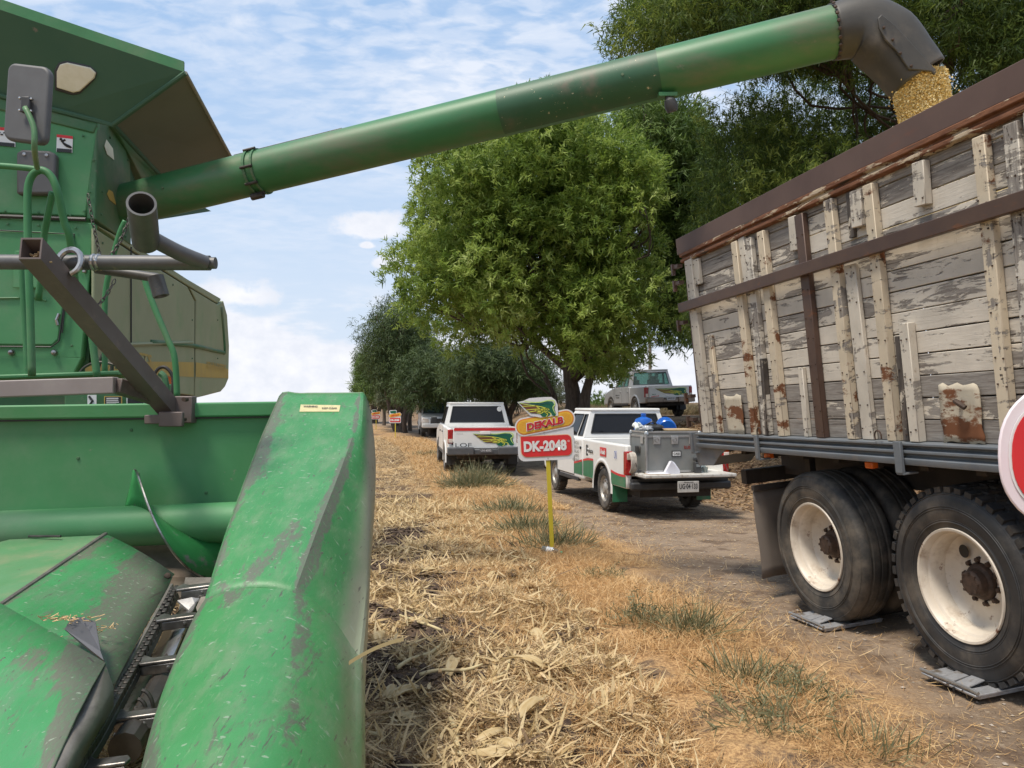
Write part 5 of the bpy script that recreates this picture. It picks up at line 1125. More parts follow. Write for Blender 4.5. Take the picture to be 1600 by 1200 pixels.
def car_wheel(par, x, y, R, w, side, mat_r, kind='steel'):
    m = MB(); W2 = w / 2
    m.lathe([(R * .60, -W2 + .012), (R * .66, -W2), (R * .90, -W2 + .004), (R * .985, -W2 + .03), (R, -W2 + .055), (R, W2 - .055), (R * .985, W2 - .03), (R * .9, W2 - .004), (R * .66, W2), (R * .60, W2 - .012), (R * .58, 0)], (0, 0, 0), (1, 0, 0), 36, close=True)
    for k in range(30):
        a = 2 * math.pi * k / 30; m.box((0, math.cos(a) * (R + .002), math.sin(a) * (R + .002)), (w * .82, .028, .012), Y=(.35 if k % 2 else -.35, -math.sin(a), math.cos(a)), X=(1, 0, 0), Z=(0, math.cos(a), math.sin(a)))
    t = m.build('tyre', TYRE, par, smooth=True); t.location = (x, y, R)
    r = MB(); s = side
    r.lathe([(R * .61, s * (W2 - .010)), (R * .58, s * (W2 - .022)), (R * .55, s * (W2 - .05)), (R * .50, s * (W2 - .055)), (R * .42, s * (W2 - .03)), (R * .30, s * (W2 - .035)), (R * .22, s * (W2 - .02)), (R * .18, s * (W2 - .005)), (.0, s * (W2 - .002))], (0, 0, 0), (1, 0, 0), 28)
    n = 8 if kind == 'steel' else 6
    o = r.build('wheel_rim', mat_r, par, smooth=True); o.location = (x, y, R)
    h = MB()
    for k in range(n):
        a = 2 * math.pi * k / n; e = V((0, math.cos(a), math.sin(a))); f = V((0, -math.sin(a), math.cos(a)))
        if kind == 'steel': h.lathe([(0, 0), (.017, 0)], V((s * (W2 - .028), 0, 0)) + e * R * .37, (s, 0, 0), 8)
        else: h.prism([V((s * (W2 - .026), 0, 0)) + e * R * .27 + f * .006, V((s * (W2 - .026), 0, 0)) + e * R * .27 - f * .006, V((s * (W2 - .04), 0, 0)) + e * R * .52 - f * .04, V((s * (W2 - .04), 0, 0)) + e * R * .52 + f * .04], (s * .004, 0, 0))
    h.build('rim_hole', TRIM, o)
def pickup(loc, heading, label, paint, kind, tilt=(0, 0)):
    wb, W, ro, fo, R, zt, roof, yc = dict(old=(2.95, 1.64, 1.10, .75, .34, 1.09, 1.57, 1.02), hilux=(3.05, 1.84, 1.20, .9, .385, 1.20, 1.80, .62), third=(3.0, 1.84, 1.2, .9, .385, 1.20, 1.82, .6), ford=(3.1, 1.85, 1.18, .9, .385, 1.16, 1.82, .60))[kind]
    zs = .36 if kind == 'old' else .48
    t = thing('pickup_truck', loc, label, 'pickup truck', None); t.rotation_euler = (tilt[0], tilt[1], -heading)
    h = W / 2; glass = GLASSC if kind in ('ford', 'third') else GLASSD
    cowl = wb - .42 if kind != 'old' else wb - .30; nose = wb + fo; zh = zt - .08
    # cab body with bonnet
    pts = [(yc, zs)]
    a = arch_poly(yc, nose, zs, zt, wb, R + .09)
    pts = a[:-1] + [(nose - .08, zs + .02), (nose, zs + .2), (nose, zh - .22), (nose - .14, zh - .06), (cowl + .1, zt + .04), (cowl - .1, zt + .03), (yc, zt + .03)]
    m = MB(); nseg = 6
    def shell(pts, x_list):
        rows = []
        for x, ins in x_list: rows.append([V((x, y, z)) for y, z in pts])
        return rows
    m.prism([V((-h, y, z)) for y, z in pts], (W, 0, 0)); body = m.build('cab_body', paint, t, bevel=.065, seg=4, smooth=False)
    # seams, handles, sill
    ends = [yc + .28 + (cowl - yc - .1) * .0]
    doors = [(yc + .50, cowl - .05)] if kind == 'old' else [(yc + .10, yc + .98), (yc + 1.0, cowl - .02)]
    for sx in (-1, 1):
        for k, (y0, y1) in enumerate(doors):
            d = MB(); X = sx * (h + .002)
            d.prism([V((X, y, z)) for y, z in ((y0, zs + .08), (y1, zs + .08), (y1, zt + .02), (y0, zt + .02))], (sx * .008, 0, 0)); dr = d.build('door', paint, t, bevel=.004)
            g = MB()
            for y in (y0, y1): g.box((sx * (h + .004), y, (zs + zt) / 2 + .04), (.008, .010, zt - zs - .1))
            g.box((sx * (h + .004), (y0 + y1) / 2, zs + .07), (.008, y1 - y0, .010)); g.build('door_gap', TRIM, t)
            bx('door_handle', TRIM if kind in ('old', 'hilux') else paint, dr, (sx * (h + .02), y0 + .12, zt - .14), (.03, .12, .035), bevel=.006)
        bx('sill_trim', TRIM, t, (sx * (h - .02), (yc + wb) / 2 - .1, zs + .01), (.05, wb - yc - .7, .06))
        mi = MB(); mi.box((sx * (h + .16), cowl - .22, zt + .12), (.17, .07, .19)); mi.box((sx * (h + .04), cowl - .2, zt + .06), (.12, .04, .05)); mi.build('side_mirror', TRIM if kind in ('old', 'hilux', 'ford') else paint, t, bevel=.025)
    # greenhouse
    ins = .13; y_rb, y_rt = yc + .02, yc + (.10 if kind == 'old' else .16); y_fb, y_ft = cowl, cowl - (.62 if kind == 'old' else .80)
    hb, ht = h - .035, h - ins - .05; zb = zt + .02; zr = roof
    A = {s: [V((s * hb, y_rb, zb)), V((s * hb, y_fb, zb)), V((s * ht, y_ft, zr)), V((s * ht, y_rt, zr))] for s in (-1, 1)}
    for s in (-1, 1):
        q = A[s]; nrm = V((s, 0, .25))
        if kind == 'old': us, win = [0, .07, .24, .30, .88, 1], [(1, 1), (3, 1)]
        else: us, win = [0, .12, .42, .47, .90, 1], [(1, 1), (3, 1)]
        cells(q, us, [0, .06, .86, 1], win, .05, 'cab_side_frame', t, paint, glass, nrm)
    cells([A[-1][0], A[1][0], A[1][3], A[-1][3]], [0, .07, .93, 1], [0, .14 if kind != 'old' else .16, .88, 1], [(1, 1)], .05, 'cab_rear_frame', t, paint, glass, (0, -1, .2))
    cells([A[1][1], A[-1][1], A[-1][2], A[1][2]], [0, .05, .95, 1], [0, .03, .95, 1], [(1, 1)], .04, 'windscreen_frame', t, paint, GLASSC, (0, .6, .7))
    rf = MB(); rf.prism([V((-ht - .012, y_rt - .02, zr - .01)), V((ht + .012, y_rt - .02, zr - .01)), V((ht + .012, y_ft + .03, zr - .01)), V((-ht - .012, y_ft + .03, zr - .01))], (0, 0, .055)); rf.build('roof', paint, t, bevel=.027, seg=4)
    for x in (-.42, .42):
        s_ = MB(); s_.box((x, yc + .95 if kind != 'old' else yc + .6, zt + .08), (.48, .16, .5)); s_.box((x, yc + .93 if kind != 'old' else yc + .6, zt + .38), (.26, .10, .18)); s_.build('seat', SEAT, t, bevel=.03)
    bx('dashboard', SEAT, t, (0, cowl - .2, zt - .0), (W - .3, .3, .18), bevel=.03)
    # bed
    for sx in (-1, 1):
        yb = -ro; pts = arch_poly(yb + .02, yc - .015, zs + .08 if kind == 'old' else zs + .05, zt, 0, R + .10); zl = pts[0][1]
        pts = [(yb + .02, zl)] + pts[1:] + [(yc - .015, zt), (yb, zt), (yb, zl + .1)]
        m = MB(); m.prism([V((sx * h, y, z)) for y, z in pts], (-sx * .09, 0, 0)); m.build('bed_side', paint, t, bevel=.03, seg=3)
        fl = MB(); aa = [(R + .10, .012), (R + .14, .03), (R + .15, .0)]
        fo_ = .012 if kind == 'old' else .028; fr = [[V((sx * (h + off), rad * math.cos(tt), .33 + rad * math.sin(tt))) for rad, off in ((R + .09, .0), (R + .095, fo_), (R + .13, fo_ * .7), (R + .16, .0))] for tt in np.linspace(-.05, math.pi + .05, 20)]
        fl.grid(fr); fl.build('wheel_flare', paint, t, smooth='full', flip=(sx > 0))
        wl = MB(); wl.grid([[V((sx * (h - e), (R + .095) * math.cos(tt), .33 + (R + .095) * math.sin(tt))) for e in (.0, .35)] for tt in np.linspace(-.2, math.pi + .2, 16)]); wl.build('wheel_well', TRIM, t)
        wl = MB(); wl.grid([[V((sx * (h - e), wb + (R + .085) * math.cos(tt), .33 + (R + .085) * math.sin(tt))) for e in (.0, .35)] for tt in np.linspace(-.2, math.pi + .2, 16)]); wl.build('wheel_well', TRIM, t)
        rim_ = RIMS; 
        for y in (0, wb): car_wheel(t, sx * (h - .125 + (.0 if kind == 'old' else .02)), y, R, .2 if kind == 'old' else .26, sx, rim_, 'steel' if kind == 'old' else 'alloy')
        if kind != 'third': bx('mud_flap', CARG if kind == 'old' else TRIM, t, (sx * (h - .12), -R - .16, .36), (.24, .015, .36 if kind == 'old' else .22))
    zf = .68 if kind == 'old' else .74
    bx('bed_floor', paint, t, (0, (yc - ro) / 2, zf - .03), (W - .15, yc + ro - .06, .05)); bx('bed_front_wall', paint, t, (0, yc - .05, (zf + zt) / 2), (W - .15, .05, zt - zf))
    bx('underbody', CHASSIS, t, (0, wb / 2 - .3, zs + .02), (W - .5, wb + 1.4, .16)); MB().tube([(-h + .2, 0, R), (h - .2, 0, R)], .06, 8).build('rear_axle', CHASSIS, t)
    MB().lathe([(0, .14), (.1, .12), (.14, 0), (.1, -.12), (0, -.14)], (0, 0, R), (0, 1, 0), 12).build('differential', CHASSIS, t, smooth=True)
    yb = -ro
    # lamps
    lz0, lz1 = {'old': (.64, 1.00), 'hilux': (.82, 1.17), 'third': (.82, 1.17), 'ford': (.74, 1.12)}[kind]
    for sx in (-1, 1):
        lw = .10 if kind == 'old' else .13; L_ = MB().prism([V((sx * (h + .006), yb - .012, lz0)), V((sx * (h + .006), yb - .012, lz1)), V((sx * (h - lw), yb - .02, lz1)), V((sx * (h - lw + .02), yb - .02, lz0))], (0, .13, 0)); l = L_.build('tail_lamp', REDL, t, bevel=.02)
        MB().box((sx * (h - lw / 2 + .006), yb - .022, lz0 + (lz1 - lz0) * (.78 if kind == 'old' else .2)), (lw * .82, .012, (lz1 - lz0) * (.26 if kind != 'ford' else .34))).build('clear_lens', mk('lamp_clear_lens', (.6, .5, .42), rough=.2) if sx < 0 and kind == 'old' else LENSC, l, bevel=.006)
        hl = MB().prism([V((sx * (h - .02), nose + .005, zh - .34)), V((sx * (h - .02), nose - .03, zh - .12)), V((sx * (h - .36), nose + .01, zh - .16)), V((sx * (h - .36), nose + .012, zh - .34))], (0, -.1, 0)); hl.build('headlight', LENSC, t, bevel=.015)
    bx('grille', BLACKP, t, (0, nose + .005, zh - .28), (W * .5, .03, .3), bevel=.02); bx('front_bumper', paint if kind != 'old' else TRIM, t, (0, nose + .03, zs + .12), (W - .02, .16, .24), bevel=.05)
    bm = BUMPG if kind == 'hilux' else (mk('brown_grey_chrome_bumper', (.20, .16, .13), (.26, .21, .17), 4, rough=.35, metal=.5) if kind == 'ford' else TRIM)
    rb = MB()
    if kind == 'old': rb.box((0, yb - .09, zf - .19), (W - .06, .13, .12))
    else: rb.box((-.62, yb - .12, .64), (.66, .2, .20)); rb.box((.62, yb - .12, .64), (.66, .2, .20)); rb.box((0, yb - .09, .615), (.62, .18, .15))
    rbo = rb.build('rear_bumper', bm, t, bevel=.03, seg=3)
    if kind == 'old': bx('bumper_step', TRIM, t, (0, yb - .05, zf - .11), (W - .12, .10, .035))
    return t, dict(h=h, yb=yb, zt=zt, zf=zf, zs=zs, yc=yc, W=W, zb=zb, wb=wb, roof=roof)
LENSC = mk('clear_lamp_lens', (.62, .52, .44), (.7, .62, .55), 30, rough=.15)
def wing(par, O, U, W_, n, world=True, back=None, name='wing_emblem'):
    """winged emblem: white backing, green blade, brown feathers, yellow quill lines"""
    O, U, W_, n = V(O), V(U), V(W_), V(n).normalized()
    def P(x, y, k=0): return O + U * ((x - 135) / 605) + W_ * ((440 - y) / 290) + n * k
    def poly(name, pts, mat_, k, parent, th=.0015):
        return MB().prism([P(x, y, k) for x, y in pts], n * -th).build(name, mat_, parent, world=world)
    base = par
    if back is not None: base = poly('emblem_board', [(128, 200), (215, 188), (320, 148), (570, 142), (660, 146), (722, 195), (752, 270), (752, 430), (480, 446), (320, 412), (225, 310)], back, 0, par, .006)
    g = poly(name, [(150, 207), (300, 222), (420, 215), (600, 205), (665, 212), (705, 260), (700, 330), (722, 400), (700, 436), (660, 425), (640, 380), (620, 420), (560, 444), (500, 432), (470, 392), (330, 378), (240, 300)], WGREEN, .002, base)
    poly('brown_feathers', [(158, 212), (300, 226), (440, 262), (500, 330), (480, 385), (330, 374), (245, 300)], WBROWN, .0036, g)
    def line(name, pts, w, mat_, k=.0052):
        pts = spline([V((x, y, 0)) for x, y in pts], 5); L_, R_ = [], []
        for i, p in enumerate(pts):
            d = (pts[min(i + 1, len(pts) - 1)] - pts[max(i - 1, 0)]).normalized(); q = V((-d.y, d.x, 0)) * w * .5 * (.35 + .65 * math.sin(math.pi * (.15 + .8 * i / len(pts))))
            L_.append(P(*(p + q).xy, k)); R_.append(P(*(p - q).xy, k))
        MB().grid([L_, R_]).build(name, mat_, g, world=world)
    line('leading_edge_line', [(235, 185), (330, 210), (480, 216), (600, 196), (690, 205), (706, 262), (676, 300), (690, 360), (716, 400)], 16, WYELL2)
    for pts in ([(205, 268), (400, 268), (540, 300), (620, 330)], [(250, 325), (400, 318), (520, 322), (600, 345)], [(290, 358), (400, 345), (500, 350), (590, 360)], [(400, 262), (460, 305), (560, 372), (600, 372)], [(400, 330), (470, 360), (560, 310), (620, 340)], [(420, 372), (500, 380), (560, 330), (600, 310)], [(560, 440), (590, 400), (560, 360), (520, 300)], [(640, 430), (632, 390), (600, 370), (560, 395)]):
        line('quill_line', pts, 11, WYELL)
    line('inner_green_line', [(300, 240), (450, 245), (580, 232), (640, 250), (655, 300)], 14, mk_once('emblem_teal', (.01, .10, .10)))
    line('tip_line', [(150, 205), (240, 235), (400, 262)], 9, WYELL2)
    return base
_mc = {}
def mk_once(name, c, **k):
    if name not in _mc: _mc[name] = mk(name, c, **k)
    return _mc[name]
WYELL2 = mk('emblem_pale_yellow_green', (.55, .74, .22), rough=.45)

# --- old white and green pickup with the case
pA = at(950, 796, 13.0); hd = math.radians(-12.5)
gA = V((pA.x, pA.y, pA.z)); fwd = V((math.sin(hd), math.cos(hd), 0)); rgt = V((math.cos(hd), -math.sin(hd), 0))
t, q = pickup(gA + rgt * (.82 - .10), hd, 'old white and green pickup with lowered tailgate carrying a grey flight case', CARW, 'old')
old = t; h, yb, zf, zt, zs, yc = q['h'], q['yb'], q['zf'], q['zt'], q['zs'], q['yc']
for sx in (-1, 1):
    X = sx * (h + .003)
    ys = list(np.linspace(yb + .02, yc - .03, 36)); top_ = lambda y: .62 + .12 * math.exp(-((y - .55) / .35) ** 2) - .06 * math.exp(-((y + .35) / .3) ** 2) + (.10 if y < -.7 else 0) * sm(-.6, -1.0, y)
    m = MB(); m2 = MB(); m3 = MB(); m4 = MB()
    for seg_ in ((yb + .02, -(R_ := .44)), (.44, yc - .03), (yc + .03, 2.95 - .44)):
        yy = np.linspace(seg_[0], seg_[1], 14); wv = lambda y: .68 + .07 * math.sin((y + .2) * 2.3)
        MB().grid([[V((X + sx * .002, y, zs + .10)), V((X + sx * .002, y, wv(y)))] for y in yy]).build('green_lower_stripe', CARG, old); MB().grid([[V((X + sx * .003, y, wv(y))), V((X + sx * .003, y, wv(y) + .035))] for y in yy]).build('red_wave_stripe', REDP, old)
    0
bx('fuel_flap', CARW, old, (-h - .003, yc - .28, .86), (.006, .16, .16), bevel=.01)
# side lettering: flat print
def side_text(s, y0, y1, z0, z1, mat_, bold=.03, name='side_print'):
    return text_mesh(name, s, mat_, old, (-h - .009, y1, z0), (0, y0 - y1, 0), (0, 0, z1 - z0), world=False, nrm_off=.002, bold=bold)
side_text('E', .70, .80, .82, 1.0, BLACK); side_text('nlace', .44, .68, .87, .95, BLACK)
m = MB().prism([(-h - .006, y, z) for y, z in ((-.10 + .18, .86), (-.22, .86), (-.22, 1.0), (.08, 1.0))], (-.002, 0, 0)).build('red_logo_patch', REDP, old)
text_mesh('logo_text', 'Aseb', WHITE, m, (-h - .010, .05, .89), (0, -.24, 0), (0, 0, .085), world=False, bold=.03)
side_text('OK', -.72, -.60, .86, .98, BLUE, 0)
for k, s in enumerate(('SERVICIO', 'AGRICOLA', 'SEMILLAS', 'CAMPO', 'TELEFONO')): side_text(s, 1.22, 1.62 - .05 * (k % 2), .98 - .075 * k, 1.03 - .075 * k, BLACK, 0)
bx('lock_knob', TRIM, old, (-h - .01, 1.12, .93), (.03, .05, .05), bevel=.01)
# lowered tailgate
tg = MB(); tg.box((0, yb - .24, zf - .02), (1.42, .46, .05)); tgo = tg.build('tailgate', mk('dirty_tailgate_paint', (.50, .48, .44), (.60, .58, .54), 9, rough=.5, dust=(.30, .25, .2), dth=(.45, .7), dscale=9), old, bevel=.012)
bx('tailgate_skin', TRIM, tgo, (0, yb - .24, zf - .055), (1.38, .42, .012)); 
for sx in (-1, 1): MB().tube([(sx * .70, yb + .02, zf + .28), (sx * .71, yb - .2, zf + .02)], .006, 6).build('tailgate_stay', DSTEEL, old)
pl = bx('number_plate', mk('pale_plate', (.50, .48, .44), (.42, .40, .37), 30, rough=.5), old, (-.06, yb - .48, zf - .17), (.33, .01, .16), bevel=.006)
text_mesh('plate_text', 'UG·04·133', BLACK, pl, (-.20, yb - .486, zf - .20), (.28, 0, 0), (0, 0, .075), world=False, bold=.02)
text_mesh('plate_text', 'SINALOA', BLACK, pl, (-.13, yb - .486, zf - .115), (.15, 0, 0), (0, 0, .02), world=False)
OM = Matrix.Translation(old.location) @ old.rotation_euler.to_matrix().to_4x4()
def OL(x, y, z): return OM @ V((x, y, z))
# the flight case
cs = thing('flight_case', OL(-.17, yb + .10, zf + .012), 'large grey flight case with metal edges standing on the pickup bed at the open tailgate', 'case', rz=-hd)
cw, cd, ch = .84, .62, .60
bx('case_body', CASEM, cs, (0, 0, ch * .44), (cw, cd, ch * .86), bevel=.006); bx('case_lid', CASEM, cs, (0, 0, ch * .945), (cw, cd, ch * .11), bevel=.006)
for z, w in ((ch * .885, .022), (ch * .87, .012), (.02, .03), (ch - .004, .022)):
    e = MB(); e.box((0, -cd / 2 - .003, z), (cw + .01, .008, w)); e.box((0, cd / 2 + .003, z), (cw + .01, .008, w)); e.box((-cw / 2 - .003, 0, z), (.008, cd, w)); e.box((cw / 2 + .003, 0, z), (.008, cd, w)); e.build('edge_strip', ALU, cs)
for sx in (-1, 1):
    for sy in (-1, 1):
        e = MB(); e.box((sx * (cw / 2 + .001), sy * (cd / 2 + .001), ch / 2), (.028, .028, ch)); e.build('corner_strip', ALU, cs, bevel=.004)
        for z in (.02, ch - .02): e = MB(); e.lathe([(0, .03), (.02, .027), (.03, .012), (.033, -.02)], (sx * (cw / 2 - .005), sy * (cd / 2 - .005), z), (0, 0, 1 if z > .1 else -1), 12); e.build('ball_corner', ALU, cs, smooth=True)
for x in (-.26, .02, .30):
    l = bx('butterfly_latch', ALU, cs, (x, -cd / 2 - .008, ch * .80), (.11, .012, .12), bevel=.006); MB().tube([(x + .03 * math.cos(a), -cd / 2 - .018, ch * .80 + .03 * math.sin(a)) for a in np.linspace(0, 6.28, 13)], .005, 5).build('latch_ring', STEEL, l)
e = bx('label_frame', BLACKP, cs, (.05, -cd / 2 - .004, ch * .46), (.15, .006, .09)); bx('label_card', WHITE, e, (.05, -cd / 2 - .008, ch * .46), (.12, .004, .06)); text_mesh('label_text', 'CASE', BLACK, e, (.0, -cd / 2 - .011, ch * .43), (.1, 0, 0), (0, 0, .035), world=False)
text_mesh('case_marking', 'RUIS  K5', mk_once('dark_red_print', (.22, .02, .015)), cs, (.17, -cd / 2 - .004, ch * .57), (.19, 0, 0), (0, 0, .05), world=False, bold=.03)
bx('side_handle', DSTEEL, cs, (-cw / 2 - .012, 0, ch * .55), (.02, .18, .10), bevel=.01); bx('side_latch', ALU, cs, (-cw / 2 - .008, -.16, ch * .80), (.012, .1, .12), bevel=.006)
def at_old(name, label, cat, x, y, z): return thing(name, OL(x - (.20 if z > zf + .05 and y > yb else .12), y, z), label, cat, rz=-hd)
# things in and on the bed
cr2 = at_old('plastic_crate', 'dark plastic crate in the pickup bed carrying the blue jugs', 'crate', .36, .0, zf)
for z in (.08, .22, .34): 
    e = MB(); e.box((0, -.24, z), (.72, .02, .07)); e.box((0, .24, z), (.72, .02, .07)); e.box((-.36, 0, z), (.02, .5, .07)); e.box((.36, 0, z), (.02, .5, .07)); e.build('crate_band', TRIM, cr2)
e = MB(); 
for sx in (-1, 1):
    for sy in (-1, 1): e.box((sx * .35, sy * .23, .2), (.035, .035, .4))
e.box((0, 0, .37), (.7, .48, .02)); e.build('crate_frame', TRIM, cr2)
for k, (x, y, tl, lab) in enumerate(((.10, .02, .0, 'blue water jug standing upright with a knotted neck behind the flight case'), (.52, .03, 1.25, 'blue water jug lying on its side at the right behind the flight case'))):
    j = at_old('water_jug', lab, 'jug', x, y, zf + (.44 if k == 0 else .60)); j['group'] = 'blue water jugs in the pickup bed'
    m = MB(); m.lathe([(0, 0), (.12, 0), (.135, .02), (.135, .10), (.128, .11), (.135, .12), (.135, .19), (.128, .20), (.135, .21), (.135, .27), (.11, .33), (.05, .36), (.032, .37), (.032, .41), (0, .41)], (0, 0, 0), (0, 0, 1), 28); o = m.build('jug_body', BLUE, j, smooth=True); j.scale = (1.15, 1.15, 1.0)
    c_ = MB().lathe([(0, .425), (.036, .425), (.038, .385), (.03, .385)], (0, 0, 0), (0, 0, 1), 16).build('jug_cap', BLUE, j, smooth=True)
    if k == 1: j.rotation_euler = (math.radians(-80), 0, -hd - .25)
BAGG = mk('grey_crumpled_wrap', (.45, .46, .48), (.25, .26, .28), 20, rough=.25, bump=.8, bscale=20)
def lumpy(name, mat_, par, s, seed, loc=(0, 0, 0), n=10, amp=.25):
    rows = []
    for i in range(n + 1):
        th = math.pi * i / n; row = []
        for j in range(2 * n + 1):
            ph = 2 * math.pi * (j % (2 * n)) / (2 * n); r = 1 + amp * (float(vnoise(i * .9 + seed, (j % (2 * n)) * .8 + seed, seed)) - .5) * (math.sin(th) > .1) * 2
            row.append(V((loc[0] + s[0] * r * math.sin(th) * math.cos(ph), loc[1] + s[1] * r * math.sin(th) * math.sin(ph), loc[2] + s[2] * r * math.cos(th))))
        rows.append(row)
    return MB().grid(rows).build(name, mat_, par, smooth=True, angle=50, flip=True)
o = at_old('black_bag', 'black cloth bag lying on the flight case', 'bag', -.12, yb + .20, zf + ch + .06); lumpy('bag_body', TRIM, o, (.17, .13, .055), 3)
MB().tube([(-.1, 0, .04), (-.03, -.05, .085), (.05, -.04, .05)], .012, 6, smooth=4).build('bag_strap', TRIM, o)
o = at_old('clear_plastic_wrap', 'crumpled clear plastic wrap on the flight case beside the black bag', 'plastic wrap', -.28, yb + .05, zf + ch + .05); lumpy('wrap', BAGG, o, (.11, .06, .04), 5, amp=.5)
o = at_old('white_plastic_bag', 'small white plastic bag at the left back corner of the flight case', 'plastic bag', -.33, yb + .27, zf + ch + .06); lumpy('bag_body', BAGW, o, (.07, .06, .06), 8, amp=.6)
o = at_old('tan_board', 'flat tan board lying across the right half of the flight case', 'board', .24, yb + .14, zf + ch + .03); bx('board_sheet', TANW, o, (0, 0, 0), (.46, .46, .022), bevel=.004)
o = at_old('tall_plastic_sack', 'pale translucent plastic sack beside the right side of the flight case', 'sack', .60, yb + .12, zf + .22); lumpy('sack_body', mk('pale_green_sack', (.55, .68, .62), (.68, .74, .70), 9, rough=.4, bump=.8, bscale=14), o, (.10, .14, .22), 12, amp=.35)
o = at_old('rope_coil', 'coil of dirty white rope between the bed side and the flight case', 'rope', -.53, yb + .05, zf + .12)
m = MB()
for k in range(5): m.tube([(.02 * k - .04, -.03 + .12 * math.cos(a) * (1 - .05 * k), .03 + .15 * math.sin(a) * (1 + .06 * math.sin(k))) for a in np.linspace(0, 6.28, 20)], .013, 6)
m.build('rope_loops', mk('dirty_rope', (.55, .50, .43), (.40, .35, .3), 30, rough=.9), o, smooth='full')
o = at_old('black_bag', 'black bag leaning at the right wall of the pickup bed behind the grey flight case', 'bag', .68, -.35, zf + .28); lumpy('bag_body', TRIM, o, (.12, .3, .28), 15, amp=.3)
o = at_old('folded_paper', 'white folded paper sheet standing on the lowered tailgate', 'paper', -.12, yb - .28, zf + .006)
m = MB(); m.add([(-.12, -.05, 0), (-.02, -.08, .19), (.03, -.05, .17), (.11, -.06, .06), (.12, -.06, 0), (-.10, .06, 0), (-.02, .01, .18), (.1, .04, 0)], [(0, 4, 3, 2, 1), (1, 2, 6), (2, 3, 7, 6), (0, 1, 6, 5)]); m.build('paper_sheet', PAPER, o, solid=.002)
o = at_old('clipboard', 'flat papers lying at the left of the lowered tailgate', 'papers', -.34, yb - .30, zf + .008); bx('paper_stack', PAPER, o, (0, 0, .006), (.3, .2, .008), bevel=.001); bx('board_back', TANW, o, (0, 0, 0), (.32, .22, .005))
o = at_old('two_way_radio', 'small black boxy moisture meter standing on the tailgate before the flight case', 'meter', .30, yb - .27, zf + .006); bx('meter_body', BLACKP, o, (0, 0, .08), (.10, .07, .16), bevel=.01); bx('meter_top', BLACKP, o, (0, 0, .205), (.11, .05, .05), bevel=.01); bx('meter_stem', BLACKP, o, (0, 0, .17), (.03, .03, .05)); bx('meter_screen', mk_once('screen_grey', (.2, .22, .22)), o, (0, -.037, .11), (.06, .004, .04))
o = at_old('clear_cup', 'clear plastic cup standing right of the black meter on the tailgate', 'cup', .44, yb - .25, zf + .006); MB().lathe([(0, 0), (.03, 0), (.04, .08), (.037, .08), (.028, .004)], (0, 0, 0), (0, 0, 1), 14).build('cup_wall', CLEARB, o, smooth=True)

# --- white double cab on the road
pB = at(700, 738, 20.9); hd2 = math.radians(-8.5)
pB = at(748, 741, 20.6)
t, q = pickup(V((pB.x, 21.3, at(797, 740, 20.9).z)), hd2, 'white double cab pickup with red striped tailgate and green winged emblem', CARW, 'hilux')
hil = t; h, yb, zt = q['h'], q['yb'], q['zt']
tg = MB().box((0, yb - .005, (.70 + zt) / 2), (q['W'] - .26, .05, zt - .70)).build('tailgate', CARW, t, bevel=.012)
bx('red_stripe', REDP, tg, (.0, yb - .034, zt - .035), (q['W'] - .28, .006, .055)); bx('red_stripe', REDP, t, (0, yb - .008, zt + .006), (q['W'] - .3, .05, .012))
bx('tailgate_handle', CARW, tg, (0, yb - .045, zt - .12), (.26, .025, .07), bevel=.008)
wing(tg, (-.34, yb - .036, .755), (1.10, 0, 0), (0, 0, .39), (0, -1, 0), world=False)
lg = text_mesh('tailgate_lettering', 'LOF', BLACK, tg, (-.74, yb - .032, .735), (.40, 0, 0), (0, 0, .10), world=False, bold=-.005)
text_mesh('tailgate_script', 'TOYOTA', mk_once('faint_grey_print', (.42, .41, .40)), tg, (-.72, yb - .032, 1.05), (.17, 0, 0), (0, 0, .022), world=False)
pl = bx('number_plate', mk_once('dark_plate', (.10, .10, .105)), t, (.0, yb - .205, .655), (.32, .01, .11), bevel=.004); text_mesh('plate_text', 'UH-4082', mk_once('plate_grey', (.5, .5, .5)), pl, (-.13, yb - .212, .63), (.26, 0, 0), (0, 0, .055), world=False, bold=.02)
st = MB().lathe([(0, 0), (.07, 0)], (.62, q['yc'] + .11, zt + .46), (0, -1, .0), 18).build('round_window_sticker', WHITE, t)
# --- third pickup, facing this way, farther along the road
pC = at(690, 682, 44.0)
t3, q3 = pickup(V((at(678, 660, 47).x, 47.4, pC.z)), math.radians(180 - 9), 'distant white pickup facing the camera, half hidden behind the double cab with the red stripe', CARW, 'third')
bx('tailgate', CARW, t3, (0, q3['yb'], .95), (q3['W'] - .24, .05, .5), bevel=.01)
# --- silver pickup up on the bank
pD = at(1048, 652, 30.6); hd4 = math.radians(-10.5); zD = at(1072, 652, 29.8).z
tD, q = pickup(V((5.67, 31.3, zD + .0)), hd4, 'silver double cab pickup parked up on the bank with a winged emblem on its tailgate', CARS, 'ford', tilt=(math.radians(-.6), math.radians(-1.5)))
h, yb, zt = q['h'], q['yb'], q['zt']
tg = MB().box((0, yb - .005, (.70 + zt) / 2), (q['W'] - .26, .05, zt - .70)).build('tailgate', CARS, tD, bevel=.012)
m = MB().prism([(-.78, yb - .034, zt - .06), (-.60, yb - .034, zt - .05), (.0, yb - .034, .80), (.78, yb - .034, .82), (.78, yb - .034, .72), (-.78, yb - .034, .72)], (0, -.003, 0)).build('white_wrap_field', WHITE, tg)
wing(tg, (-.60, yb - .042, .80), (1.36, 0, 0), (0, 0, .34), (0, -1, 0), world=False)
text_mesh('badge_text', 'DEKALB', REDP, tg, (-.70, yb - .04, .745), (.30, 0, .03), (0, 0, .04), world=False, bold=.03); text_mesh('badge_text', 'XLT', CARG, tg, (-.68, yb - .04, .83), (.16, 0, 0), (0, 0, .04), world=False, bold=.03)
